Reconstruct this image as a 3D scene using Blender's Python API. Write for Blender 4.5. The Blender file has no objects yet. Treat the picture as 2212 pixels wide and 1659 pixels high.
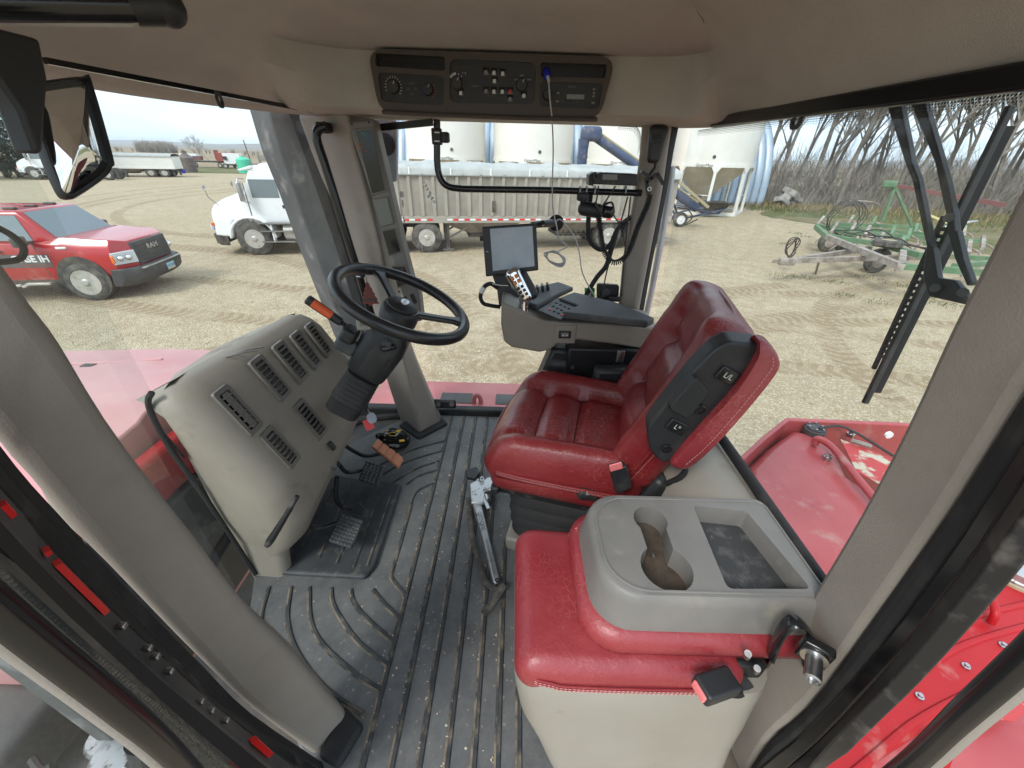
import bpy, bmesh, math, random
from mathutils import Vector as V, Matrix, Euler, noise as mnoise
random.seed(7)
SC = bpy.context.scene
COL = SC.collection
R_ = math.radians

# ------------------------------------------------------------------ camera
# metres; z = 0 is the cab floor, the yard lies at z = G
F_PX, CX, CY = 831.0, 1106.0, 829.5          # focal length and centre for a 2212 px wide picture
PITCH, ROLL, CAMZ, G = R_(30.65), R_(1.6), 1.3, -1.8
_fw = V((0, math.cos(PITCH), -math.sin(PITCH)))
_u0 = V((0, math.sin(PITCH), math.cos(PITCH)))
_r0 = V((1, 0, 0))
_R = _r0 * math.cos(ROLL) + _u0 * math.sin(ROLL)
_U = _u0 * math.cos(ROLL) - _r0 * math.sin(ROLL)
CAMLOC = V((0, 0, CAMZ))
cam = bpy.data.cameras.new('camera')
cam.sensor_width = 36.0
cam.lens = 36.0 * F_PX / 2212.0
cam.clip_start, cam.clip_end = 0.02, 9000
camo = bpy.data.objects.new('camera', cam)
COL.objects.link(camo)
camo.matrix_world = Matrix(((_R.x, _U.x, -_fw.x, 0), (_R.y, _U.y, -_fw.y, 0), (_R.z, _U.z, -_fw.z, CAMZ), (0, 0, 0, 1)))
SC.camera = camo

# ------------------------------------------------------------------ sky, sun, exposure
SUN_EL, SUN_AZ = R_(46), R_(215)             # azimuth measured from +Y towards +X
world = bpy.data.worlds.new('World')
SC.world = world
world.use_nodes = True
wn = world.node_tree
wn.nodes.clear()
w_out = wn.nodes.new('ShaderNodeOutputWorld')
w_bg = wn.nodes.new('ShaderNodeBackground')
w_bg.inputs['Strength'].default_value = 0.115
w_sky = wn.nodes.new('ShaderNodeTexSky')
w_sky.sky_type = 'NISHITA'
w_sky.sun_disc = False
w_sky.sun_elevation = SUN_EL
w_sky.sun_rotation = SUN_AZ
w_sky.air_density, w_sky.dust_density, w_sky.ozone_density = 1.3, 2.0, 1.2
w_tc = wn.nodes.new('ShaderNodeTexCoord')
w_map = wn.nodes.new('ShaderNodeMapping')
w_map.inputs['Scale'].default_value = (1.0, 1.0, 5.5)
w_no = wn.nodes.new('ShaderNodeTexNoise')
w_no.inputs['Scale'].default_value = 2.6
w_no.inputs['Detail'].default_value = 7
w_no.inputs['Roughness'].default_value = 0.55
w_rp = wn.nodes.new('ShaderNodeValToRGB')
w_rp.color_ramp.elements[0].position, w_rp.color_ramp.elements[1].position = 0.33, 0.66
w_rp.color_ramp.elements[0].color = (4.3, 5.4, 6.6, 1)
w_rp.color_ramp.elements[1].color = (7.4, 8.2, 8.9, 1)
w_mx = wn.nodes.new('ShaderNodeMix')
w_mx.data_type = 'RGBA'
w_mx.inputs[0].default_value = 0.86
wn.links.new(w_tc.outputs['Generated'], w_map.inputs['Vector'])
wn.links.new(w_map.outputs[0], w_no.inputs['Vector'])
wn.links.new(w_no.outputs[0], w_rp.inputs[0])
wn.links.new(w_sky.outputs[0], w_mx.inputs[6])
wn.links.new(w_rp.outputs[0], w_mx.inputs[7])
wn.links.new(w_mx.outputs[2], w_bg.inputs[0])
wn.links.new(w_bg.outputs[0], w_out.inputs[0])
sl = bpy.data.lights.new('sun', 'SUN')
sl.energy, sl.angle, sl.color = 1.5, R_(18), (1.0, 0.97, 0.93)
so = bpy.data.objects.new('sun', sl)
COL.objects.link(so)
_sd = V((math.sin(SUN_AZ) * math.cos(SUN_EL), math.cos(SUN_AZ) * math.cos(SUN_EL), math.sin(SUN_EL)))
so.rotation_euler = _sd.to_track_quat('Z', 'Y').to_euler()
so.location = _sd * 40
vs = SC.view_settings
vs.view_transform, vs.look, vs.exposure, vs.gamma, vs.use_curve_mapping = 'Standard', 'None', 1.0, 1.0, False
SC.render.engine = 'CYCLES'
cy = SC.cycles
cy.max_bounces, cy.diffuse_bounces, cy.glossy_bounces, cy.transparent_max_bounces, cy.transmission_bounces = 10, 5, 4, 24, 6
cy.use_denoising = True
cy.sample_clamp_indirect = 6.0
cy.caustics_reflective = cy.caustics_refractive = False


def ray(u, v):
    return _fw + _R * ((u - CX) / F_PX) - _U * ((v - CY) / F_PX)


def at(u, v, x=None, y=None, z=None):
    """the point of the plane x=, y= or z= that is seen at u, v of the 2212 px wide photograph"""
    d = ray(u, v)
    t = x / d.x if x is not None else y / d.y if y is not None else (z - CAMZ) / d.z
    return CAMLOC + d * t


# ------------------------------------------------------------------ mesh helpers
def smooth_pts(pts, n=6, closed=False):
    pts = [V(p) for p in pts]
    m = len(pts)
    out = []
    for i in range(m if closed else m - 1):
        p0 = pts[(i - 1) % m] if closed or i > 0 else pts[0] * 2 - pts[1]
        p1, p2 = pts[i], pts[(i + 1) % m]
        p3 = pts[(i + 2) % m] if closed or i + 2 < m else pts[-1] * 2 - pts[-2]
        for k in range(n):
            t = k / n
            out.append(0.5 * ((2 * p1) + (p2 - p0) * t + (2 * p0 - 5 * p1 + 4 * p2 - p3) * t * t + (3 * p1 - p0 - 3 * p2 + p3) * t ** 3))
    if not closed:
        out.append(pts[-1])
    return out


def frame(d, up=None):
    d = V(d).normalized()
    up = V(up) if up is not None else (V((0, 0, 1)) if abs(d.z) < 0.93 else V((1, 0, 0)))
    s = d.cross(up).normalized()
    return s, s.cross(d).normalized(), d       # side, up, dir


def basis(o, x, y, z):
    return Matrix(((x[0], y[0], z[0], o[0]), (x[1], y[1], z[1], o[1]), (x[2], y[2], z[2], o[2]), (0, 0, 0, 1)))


def aim(o, d, up=None):
    """matrix whose z axis points along d"""
    s, u, d = frame(d, up)
    return basis(o, s, u, d)


class MB:
    def __init__(s):
        s.v, s.f = [], []

    def add(s, vs_, fs, M=None):
        b = len(s.v)
        s.v += [(M @ V(p)) if M else V(p) for p in vs_]
        s.f += [tuple(i + b for i in f) for f in fs]
        return s

    def hexa(s, p):      # 8 points: bottom ring 0-3, top ring 4-7
        return s.add(p, [(3, 2, 1, 0), (4, 5, 6, 7), (0, 1, 5, 4), (1, 2, 6, 5), (2, 3, 7, 6), (3, 0, 4, 7)])

    def box(s, c, size, rot=None, M=None):
        hx, hy, hz = size[0] / 2, size[1] / 2, size[2] / 2
        p = [V((x, y, z)) for z in (-hz, hz) for x, y in ((-hx, -hy), (hx, -hy), (hx, hy), (-hx, hy))]
        T = Matrix.Translation(V(c))
        if rot is not None:
            T = T @ (rot if isinstance(rot, Matrix) else Euler(rot).to_matrix().to_4x4())
        if M:
            T = M @ T
        return s.hexa([T @ q for q in p])

    def bar(s, a, b, w, h=None, up=None):
        a, b = V(a), V(b)
        sd, u, d = frame(b - a, up)
        h = h or w
        r = [sd * (w / 2) * i + u * (h / 2) * j for i, j in ((-1, -1), (1, -1), (1, 1), (-1, 1))]
        return s.hexa([a + q for q in r] + [b + q for q in r])

    def loft(s, rings, caps=True, closed=True):
        n = len(rings[0])
        b = len(s.v)
        for r in rings:
            s.v += [V(p) for p in r]
        for i in range(len(rings) - 1):
            for j in range(n if closed else n - 1):
                k = (j + 1) % n
                s.f.append((b + i * n + j, b + i * n + k, b + (i + 1) * n + k, b + (i + 1) * n + j))
        if caps and closed:
            s.f.append(tuple(b + j for j in reversed(range(n))))
            s.f.append(tuple(b + (len(rings) - 1) * n + j for j in range(n)))
        return s

    def prism(s, poly, off):
        poly = [V(p) for p in poly]
        return s.loft([poly, [p + V(off) for p in poly]])

    def tube(s, pts, r, n=8, closed=False, caps=True, up=None, sy=1.0):
        pts = [V(p) for p in pts]
        m = len(pts)
        rings = []
        pu = V(up) if up is not None else None
        for i, p in enumerate(pts):
            if closed:
                d = pts[(i + 1) % m] - pts[i - 1]
            else:
                d = pts[min(i + 1, m - 1)] - pts[max(i - 1, 0)]
            sd, u, d = frame(d, pu)
            if up is None:
                pu = u
            rr = r[i] if isinstance(r, (list, tuple)) else r
            rings.append([p + sd * (math.cos(2 * math.pi * k / n) * rr) + u * (math.sin(2 * math.pi * k / n) * rr * sy) for k in range(n)])
        if closed:
            rings.append(rings[0])
        return s.loft(rings, caps=caps and not closed)

    def lathe(s, prof, M=None, n=24, a0=0.0, a1=2 * math.pi):
        M = M or Matrix()
        full = abs(a1 - a0 - 2 * math.pi) < 1e-6
        cnt = n if full else n + 1
        rings = [[M @ V((r * math.cos(a0 + (a1 - a0) * k / n), r * math.sin(a0 + (a1 - a0) * k / n), h)) for k in range(cnt)] for r, h in prof]
        return s.loft(rings, caps=full, closed=full)

    def cyl(s, a, b, r, n=16, r2=None):
        a, b = V(a), V(b)
        M = aim(a, b - a)
        L = (b - a).length
        return s.lathe([(r, 0), (r2 if r2 is not None else r, L)], M, n)

    def disc(s, M, r, n=20, h=0.002):
        return s.lathe([(r, 0), (r, h)], M, n)

    def sphere(s, c, r, n=12, sc=(1, 1, 1), M=None):
        T = (M or Matrix()) @ Matrix.Translation(V(c)) @ Matrix.Diagonal((sc[0], sc[1], sc[2], 1))
        prof = [(max(1e-4, r * math.sin(math.pi * k / n)), -r * math.cos(math.pi * k / n)) for k in range(n + 1)]
        return s.lathe(prof, T, n * 2)

    def rbox(s, size, r, n=4, M=None, fn=None, seg=1):
        """box with rounded edges, seg flat divisions per side, fn(V)->V deforms it"""
        h = [q / 2 for q in size]
        r = min(r, min(h) * 0.999)
        tabs = []
        for q in h:
            t = [(-q + r, -math.cos(math.pi / 2 * k / n), ) for k in range(n)]
            ang = [(-1, math.pi / 2 * (1 - k / n)) for k in range(n + 1)]
            row = [(-(q - r), a) for a in [-math.tan(math.pi / 4 * (1 - k / n)) for k in range(n)]]
            row += [(-(q - r) + 2 * (q - r) * k / seg, 0.0) for k in range(seg + 1)]
            row += [((q - r), math.tan(math.pi / 4 * (k + 1) / n)) for k in range(n)]
            tabs.append(row)
        vmap, vs_, fs = {}, [], []

        def vid(cp, dp):
            key = tuple(round(c, 6) for c in cp) + tuple(round(d, 5) for d in dp)
            if key not in vmap:
                d = V(dp).normalized() * r
                p = V(cp) + d
                if fn:
                    p = fn(p)
                vmap[key] = len(vs_)
                vs_.append((M @ p) if M else p)
            return vmap[key]
        for ax in range(3):
            b, c = (ax + 1) % 3, (ax + 2) % 3
            for sg in (-1, 1):
                tb, tc = tabs[b], tabs[c]
                for i in range(len(tb) - 1):
                    for j in range(len(tc) - 1):
                        q = []
                        for ii, jj in ((i, j), (i + 1, j), (i + 1, j + 1), (i, j + 1)):
                            cp, dp = [0, 0, 0], [0, 0, 0]
                            cp[ax], dp[ax] = sg * (h[ax] - r), sg
                            cp[b], dp[b] = tb[ii]
                            cp[c], dp[c] = tc[jj]
                            q.append(vid(cp, dp))
                        if sg < 0:
                            q.reverse()
                        if len(set(q)) > 2:
                            fs.append(tuple(dict.fromkeys(q)))
        return s.add(vs_, fs)

    def mesh(s, name):
        me = bpy.data.meshes.new(name)
        me.from_pydata([tuple(p) for p in s.v], [], s.f)
        me.validate()
        return me

    def build(s, name, mt, parent=None, smooth=38, bevel=0, seg=2, fix=False, sub=0, kind=None, label=None):
        me = s.mesh(name)
        if fix:
            bm = bmesh.new()
            bm.from_mesh(me)
            bmesh.ops.remove_doubles(bm, verts=bm.verts, dist=1e-5)
            bmesh.ops.recalc_face_normals(bm, faces=bm.faces)
            bm.to_mesh(me)
            bm.free()
        o = link(name, me, mt, parent, smooth)
        if bevel:
            m = o.modifiers.new('bevel', 'BEVEL')
            m.width, m.segments, m.limit_method, m.angle_limit = bevel, seg, 'ANGLE', R_(35)
            m.harden_normals = False
        if sub:
            m = o.modifiers.new('sub', 'SUBSURF')
            m.levels = m.render_levels = sub
        if kind:
            o['kind'] = kind
        if label:
            o['label'] = label
        return o


LOC = {}


def link(name, me, mt, parent=None, smooth=38):
    if mt is not None:
        me.materials.clear()
        me.materials.append(MT[mt] if isinstance(mt, str) else mt)
    if smooth:
        me.polygons.foreach_set('use_smooth', [True] * len(me.polygons))
        try:
            me.set_sharp_from_angle(angle=R_(smooth))
        except Exception:
            pass
    o = bpy.data.objects.new(name, me)
    COL.objects.link(o)
    if parent is not None:
        o.parent = parent
        if parent.name in LOC:
            o.matrix_parent_inverse = LOC[parent.name]
    return o


def tag(o, label=None, cat=None, group=None, kind=None):
    for k, v_ in (('label', label), ('category', cat), ('group', group), ('kind', kind)):
        if v_:
            o[k] = v_
    return o


def thing(name, label, cat, loc=(0, 0, 0), rz=0.0, group=None, local=False):
    """Empty at a thing's base; local=True: parts are given in its own frame, else in world coordinates"""
    o = bpy.data.objects.new(name, None)
    COL.objects.link(o)
    o.empty_display_size = 0.1
    o.location = loc
    o.rotation_euler = (0, 0, rz)
    if not local:
        LOC[o.name] = (Matrix.Translation(V(loc)) @ Matrix.Rotation(rz, 4, 'Z')).inverted()
    return tag(o, label, cat, group)


def copy_tree(o, parent=None):
    c = o.copy()
    COL.objects.link(c)
    if parent is not None:
        c.parent = parent
    for ch in list(o.children):
        copy_tree(ch, c)
    return c


def text_mesh(body, size, M, mt, name='lettering', parent=None, ext=0.0, align='CENTER', bold=0.0, sx=1.0, shear=0.0):
    cu = bpy.data.curves.new('txt', 'FONT')
    cu.body, cu.size, cu.extrude, cu.offset, cu.shear = body, size, ext, bold, shear
    cu.align_x, cu.align_y = align, 'CENTER'
    cu.resolution_u = 2
    ob = bpy.data.objects.new('txt', cu)
    me = bpy.data.meshes.new_from_object(ob)
    me.transform(M @ Matrix.Diagonal((sx, 1, 1, 1)))
    bpy.data.objects.remove(ob)
    bpy.data.curves.remove(cu)
    return link(name, me, mt, parent, 0)


# ------------------------------------------------------------------ materials
MT = {}


def new_mat(name):
    m = bpy.data.materials.new(name)
    m.use_nodes = True
    m.node_tree.nodes.clear()
    MT[name] = m
    nt = m.node_tree
    out = nt.nodes.new('ShaderNodeOutputMaterial')
    return m, nt, out


def node(nt, typ, ins=None, **props):
    n = nt.nodes.new(typ)
    for k, v_ in props.items():
        setattr(n, k, v_)
    for k, v_ in (ins or {}).items():
        if hasattr(v_, 'outputs'):
            nt.links.new(v_.outputs[0], n.inputs[k])
        elif hasattr(v_, 'is_linked'):
            nt.links.new(v_, n.inputs[k])
        else:
            n.inputs[k].default_value = v_
    return n


def c4(c):
    return (c[0], c[1], c[2], 1)


def ramp(nt, fac, stops):
    n = node(nt, 'ShaderNodeValToRGB', {0: fac})
    e = n.color_ramp.elements
    while len(e) < len(stops):
        e.new(0.5)
    for i, (p, c) in enumerate(stops):
        e[i].position = p
        e[i].color = c4(c) if not isinstance(c, (int, float)) else (c, c, c, 1)
    return n


def mixc(nt, fac, a, b, mode='MIX'):
    n = nt.nodes.new('ShaderNodeMix')
    n.data_type = 'RGBA'
    n.blend_type = mode
    for i, v_ in ((0, fac), (6, a), (7, b)):
        if hasattr(v_, 'outputs'):
            nt.links.new(v_.outputs[2] if v_.bl_idname == 'ShaderNodeMix' else v_.outputs[0], n.inputs[i])
        elif isinstance(v_, (tuple, list)):
            n.inputs[i].default_value = c4(v_)
        else:
            n.inputs[i].default_value = v_
    return n


def osock(n):
    return n.outputs[2] if n.bl_idname == 'ShaderNodeMix' else n.outputs[0]


def mat(name, col, rough=0.5, metal=0.0, var=None, bump=None, coat=0.0, spec=0.5, rvar=None, dirt=None, emit=None):
    """var=(colour2, scale, lo, hi) noise-mixed colour; bump=(scale, strength, kind); dirt=(colour, scale, lo, hi)"""
    m, nt, out = new_mat(name)
    b = node(nt, 'ShaderNodeBsdfPrincipled', {'Roughness': rough, 'Metallic': metal, 'Base Color': c4(col)})
    b.inputs['Coat Weight'].default_value = coat
    b.inputs['Coat Roughness'].default_value = 0.12
    b.inputs['Specular IOR Level'].default_value = spec
    tc = node(nt, 'ShaderNodeTexCoord')
    cur = col
    for spec_ in (var, dirt):
        if spec_:
            no = node(nt, 'ShaderNodeTexNoise', {'Vector': tc.outputs['Object'], 'Scale': spec_[1], 'Detail': 6.0, 'Roughness': 0.6})
            rp = ramp(nt, no, [(spec_[2], 0.0), (spec_[3], 1.0)])
            cur = mixc(nt, rp, cur, spec_[0])
            if spec_ is dirt:
                rr = node(nt, 'ShaderNodeMapRange', {0: rp, 3: rough, 4: min(1, rough + 0.35)})
                nt.links.new(rr.outputs[0], b.inputs['Roughness'])
    if not isinstance(cur, tuple):
        nt.links.new(osock(cur), b.inputs['Base Color'])
    if bump:
        if bump[2] == 'noise':
            t = node(nt, 'ShaderNodeTexNoise', {'Vector': tc.outputs['Object'], 'Scale': bump[0], 'Detail': 4.0})
        elif bump[2] == 'crack':
            t = node(nt, 'ShaderNodeTexVoronoi', {'Vector': tc.outputs['Object'], 'Scale': bump[0]}, feature='DISTANCE_TO_EDGE')
            t = ramp(nt, t, [(0.0, 0.0), (0.12, 1.0)])
        else:
            t = node(nt, 'ShaderNodeTexVoronoi', {'Vector': tc.outputs['Object'], 'Scale': bump[0]})
        bp = node(nt, 'ShaderNodeBump', {'Height': t.outputs[0], 'Strength': bump[1], 'Distance': bump[3] if len(bump) > 3 else 0.002})
        nt.links.new(bp.outputs[0], b.inputs['Normal'])
    if emit:
        b.inputs['Emission Color'].default_value = c4(emit[0])
        b.inputs['Emission Strength'].default_value = emit[1]
    nt.links.new(b.outputs[0], out.inputs[0])
    return m


def glass_mat(name, tint=(0.93, 0.96, 0.95), dust=0.05, dust_col=(0.55, 0.53, 0.5), refl=1.0, streak=3.0):
    m, nt, out = new_mat(name)
    tr = node(nt, 'ShaderNodeBsdfTransparent', {0: c4(tint)})
    gl = node(nt, 'ShaderNodeBsdfGlossy', {0: (1, 1, 1, 1), 'Roughness': 0.02})
    lw = node(nt, 'ShaderNodeLayerWeight', {0: 0.5})
    pw = node(nt, 'ShaderNodeMath', {0: lw.outputs['Facing'], 1: 5.0}, operation='POWER')
    mu = node(nt, 'ShaderNodeMath', {0: pw, 1: 0.8 * refl, 2: 0.035 * refl}, operation='MULTIPLY_ADD')
    mx = node(nt, 'ShaderNodeMixShader', {0: mu, 1: tr, 2: gl})
    df = node(nt, 'ShaderNodeBsdfDiffuse', {0: c4(dust_col)})
    tl = node(nt, 'ShaderNodeBsdfTranslucent', {0: c4(dust_col)})
    ad = node(nt, 'ShaderNodeMixShader', {0: 0.5, 1: df, 2: tl})
    tc = node(nt, 'ShaderNodeTexCoord')
    no = node(nt, 'ShaderNodeTexNoise', {'Vector': tc.outputs['Object'], 'Scale': streak, 'Detail': 8.0, 'Roughness': 0.7})
    rp = node(nt, 'ShaderNodeMapRange', {0: no.outputs[0], 1: 0.3, 2: 0.75, 3: dust * 0.3, 4: dust * 1.7})
    m2 = node(nt, 'ShaderNodeMixShader', {0: rp, 1: mx, 2: ad})
    nt.links.new(m2.outputs[0], out.inputs[0])
    return m


# cab interior
mat('tan_trim', (0.245, 0.219, 0.19), 0.58, var=((0.29, 0.262, 0.228), 5, 0.35, 0.7), bump=(330, 0.3, 'vor', 0.0008), dirt=((0.2, 0.165, 0.13), 6, 0.6, 0.85))
mat('tan_plastic', (0.25, 0.222, 0.182), 0.5, var=((0.29, 0.262, 0.218), 4, 0.35, 0.7), bump=(650, 0.2, 'vor', 0.0005), dirt=((0.17, 0.14, 0.11), 7, 0.58, 0.8))
mat('tan_plastic_pale', (0.26, 0.24, 0.20), 0.5, var=((0.30, 0.28, 0.24), 4, 0.35, 0.7), bump=(650, 0.2, 'vor', 0.0005), dirt=((0.2, 0.165, 0.125), 6, 0.6, 0.8))
mat('grey_plastic', (0.16, 0.155, 0.145), 0.5, var=((0.2, 0.19, 0.175), 6, 0.4, 0.7), bump=(700, 0.15, 'vor', 0.0004), dirt=((0.24, 0.22, 0.18), 14, 0.6, 0.75))
mat('vent_plastic', (0.155, 0.144, 0.126), 0.5, bump=(900, 0.1, 'vor', 0.0003))
mat('console_brown', (0.062, 0.05, 0.042), 0.6, bump=(700, 0.1, 'vor', 0.0004))
mat('headliner', (0.39, 0.365, 0.335), 0.95, var=((0.46, 0.435, 0.40), 8, 0.3, 0.75), bump=(500, 0.5, 'noise', 0.002), spec=0.15)
mat('black_plastic', (0.018, 0.019, 0.021), 0.48, bump=(600, 0.15, 'vor', 0.0004), dirt=((0.07, 0.065, 0.06), 9, 0.55, 0.85))
mat('black_gloss', (0.012, 0.012, 0.013), 0.2)
mat('black_rubber', (0.016, 0.016, 0.017), 0.75, dirt=((0.06, 0.055, 0.05), 12, 0.55, 0.85))
mat('black_leather', (0.016, 0.016, 0.018), 0.36, bump=(230, 0.2, 'vor', 0.0008), coat=0.15)
mat('charcoal', (0.045, 0.048, 0.052), 0.55, bump=(600, 0.2, 'vor', 0.0005), dirt=((0.13, 0.125, 0.115), 11, 0.5, 0.8))
mat('black_metal', (0.02, 0.02, 0.021), 0.4, 0.3)
mat('worn_black_metal', (0.025, 0.025, 0.027), 0.45, 0.4, dirt=((0.14, 0.13, 0.12), 20, 0.55, 0.75))
mat('chrome', (0.75, 0.75, 0.76), 0.08, 1.0)
mat('steel', (0.45, 0.45, 0.45), 0.33, 1.0, bump=(90, 0.15, 'noise'))
mat('dull_aluminium', (0.5, 0.5, 0.5), 0.42, 0.85, dirt=((0.1, 0.09, 0.08), 40, 0.55, 0.7))
mat('white_print', (0.6, 0.6, 0.58), 0.6)
mat('dim_print', (0.2, 0.2, 0.2), 0.6)
mat('orange_plastic', (0.75, 0.11, 0.03), 0.45)
mat('orange_button', (0.6, 0.2, 0.04), 0.45)
mat('salmon_plastic', (0.55, 0.22, 0.115), 0.6, bump=(300, 0.2, 'noise'))
mat('pink_plastic', (0.72, 0.19, 0.19), 0.45)
mat('red_tag', (0.55, 0.02, 0.02), 0.4)
mat('grey_tag', (0.35, 0.36, 0.42), 0.4)
mat('grey_cable', (0.42, 0.42, 0.42), 0.5)
mat('white_plastic', (0.7, 0.7, 0.7), 0.4)
mat('blue_plastic', (0.01, 0.02, 0.4), 0.4)
mat('green_sticker', (0.05, 0.35, 0.06), 0.5)
mat('yellow_wrap', (0.75, 0.42, 0.03), 0.35)
mat('tree_card', (0.16, 0.045, 0.035), 0.7)
mat('stitch', (0.62, 0.3, 0.28), 0.8)
mat('lcd', (0.17, 0.19, 0.17), 0.25)
mat('seam_dark', (0.045, 0.005, 0.006), 0.7)
mat('dark_glass', (0.012, 0.016, 0.016), 0.12)
mat('screen_glass', (0.26, 0.3, 0.34), 0.22, var=((0.36, 0.4, 0.44), 9, 0.35, 0.7), spec=0.6)  # raised grey-blue base colour stands in for sky reflected in the dark screen
mat('mirror_glass', (0.85, 0.87, 0.88), 0.02, 1.0)
mat('strap_cloth', (0.06, 0.055, 0.05), 0.9, bump=(700, 0.4, 'noise'), dirt=((0.2, 0.17, 0.13), 30, 0.5, 0.75))


def leather(name, c1, c2, crack=0.25, rough=0.3):
    m, nt, out = new_mat(name)
    tc = node(nt, 'ShaderNodeTexCoord')
    ob = tc.outputs['Object']
    n1 = node(nt, 'ShaderNodeTexNoise', {'Vector': ob, 'Scale': 5.0, 'Detail': 6.0})
    col = mixc(nt, ramp(nt, n1, [(0.3, 0.0), (0.72, 1.0)]), c1, c2)
    wv = node(nt, 'ShaderNodeTexNoise', {'Vector': ob, 'Scale': 14.0, 'Detail': 3.0})
    wo = node(nt, 'ShaderNodeMix', {0: 0.06}, data_type='VECTOR')
    nt.links.new(ob, wo.inputs[4])
    nt.links.new(wv.outputs[1], wo.inputs[5])
    ck = node(nt, 'ShaderNodeTexVoronoi', {'Vector': wo.outputs[1], 'Scale': 62.0}, feature='DISTANCE_TO_EDGE')
    ckr = ramp(nt, ck, [(0.0, 1.0), (0.055, 0.0)])
    msk = ramp(nt, node(nt, 'ShaderNodeTexNoise', {'Vector': ob, 'Scale': 4.2, 'Detail': 3.0}), [(0.48, 0.0), (0.62, 1.0)])
    mm = node(nt, 'ShaderNodeMath', {0: ckr, 1: msk}, operation='MULTIPLY')
    m2 = node(nt, 'ShaderNodeMath', {0: mm, 1: crack}, operation='MULTIPLY')
    col = mixc(nt, m2, col, (0.5, 0.17, 0.15))
    gr = node(nt, 'ShaderNodeTexVoronoi', {'Vector': ob, 'Scale': 330.0})
    b1 = node(nt, 'ShaderNodeBump', {'Height': gr.outputs[0], 'Strength': 0.16, 'Distance': 0.0008})
    wr = node(nt, 'ShaderNodeTexNoise', {'Vector': ob, 'Scale': 30.0, 'Detail': 7.0, 'Roughness': 0.65})
    b2 = node(nt, 'ShaderNodeBump', {'Height': wr.outputs[0], 'Strength': 0.5, 'Distance': 0.006, 'Normal': b1.outputs[0]})
    b3 = node(nt, 'ShaderNodeBump', {'Height': mm.outputs[0], 'Strength': -0.3, 'Distance': 0.002, 'Normal': b2.outputs[0]})
    rr = node(nt, 'ShaderNodeMapRange', {0: n1.outputs[0], 1: 0.3, 2: 0.7, 3: rough - 0.06, 4: rough + 0.14})
    b = node(nt, 'ShaderNodeBsdfPrincipled', {'Roughness': rr.outputs[0], 'Normal': b3.outputs[0], 'Coat Weight': 0.35, 'Coat Roughness': 0.2, 'Coat Normal': b2.outputs[0]})
    nt.links.new(osock(col), b.inputs['Base Color'])
    nt.links.new(b.outputs[0], out.inputs[0])


leather('red_leather', (0.165, 0.011, 0.013), (0.25, 0.025, 0.027), 0.6, 0.34)
leather('red_leather_bright', (0.23, 0.018, 0.025), (0.31, 0.042, 0.048), 0.5, 0.42)

glass_mat('window_glass', dust=0.035)
glass_mat('windscreen_glass', tint=(0.92, 0.96, 0.95), dust=0.035, refl=0.55)
glass_mat('rear_glass', tint=(0.9, 0.94, 0.93), dust=0.03, refl=0.8)
glass_mat('door_glass', tint=(0.86, 0.92, 0.91), dust=0.06)
mat('vehicle_glass', (0.16, 0.2, 0.22), 0.06, spec=0.9)

# tractor body and yard
mat('tank_red', (0.36, 0.045, 0.05), 0.4, var=((0.44, 0.085, 0.085), 3, 0.35, 0.7), coat=0.2, dirt=((0.45, 0.3, 0.26), 7, 0.58, 0.85))  # red paled to paint in the reflective haze of the dirty rear glass
mat('tractor_red', (0.36, 0.009, 0.012), 0.45, var=((0.42, 0.016, 0.02), 2, 0.35, 0.7), spec=0.3, dirt=((0.42, 0.2, 0.17), 9, 0.6, 0.8))
mat('tractor_red_pale', (0.46, 0.12, 0.125), 0.5, var=((0.54, 0.19, 0.18), 3, 0.35, 0.7), dirt=((0.5, 0.4, 0.33), 5, 0.62, 0.9))  # paler, pinker red than the rest of the bodywork
mat('hood_sky_haze', (0.55, 0.24, 0.24), 0.45, var=((0.62, 0.34, 0.33), 3, 0.35, 0.7), dirt=((0.6, 0.5, 0.45), 4, 0.6, 0.9))  # hood red paled to paint in the sky reflected off the dusty windshield
mat('red_flaked', (0.46, 0.05, 0.05), 0.6, dirt=((0.5, 0.46, 0.36), 9, 0.5, 0.56))
mat('reflector_red', (0.7, 0.02, 0.02), 0.35)
mat('reflector_white', (0.8, 0.8, 0.8), 0.35)
mat('dusty_black', (0.05, 0.05, 0.05), 0.7, var=((0.14, 0.13, 0.12), 3, 0.35, 0.75), bump=(60, 0.2, 'noise'))
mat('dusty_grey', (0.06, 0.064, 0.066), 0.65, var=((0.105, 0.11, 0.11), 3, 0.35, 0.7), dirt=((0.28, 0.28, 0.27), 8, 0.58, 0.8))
mat('pipe_tan', (0.38, 0.3, 0.2), 0.75, var=((0.2, 0.13, 0.08), 12, 0.5, 0.75))
mat('galvanised', (0.42, 0.44, 0.46), 0.5, 0.6, var=((0.33, 0.35, 0.37), 9, 0.4, 0.6))
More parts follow.
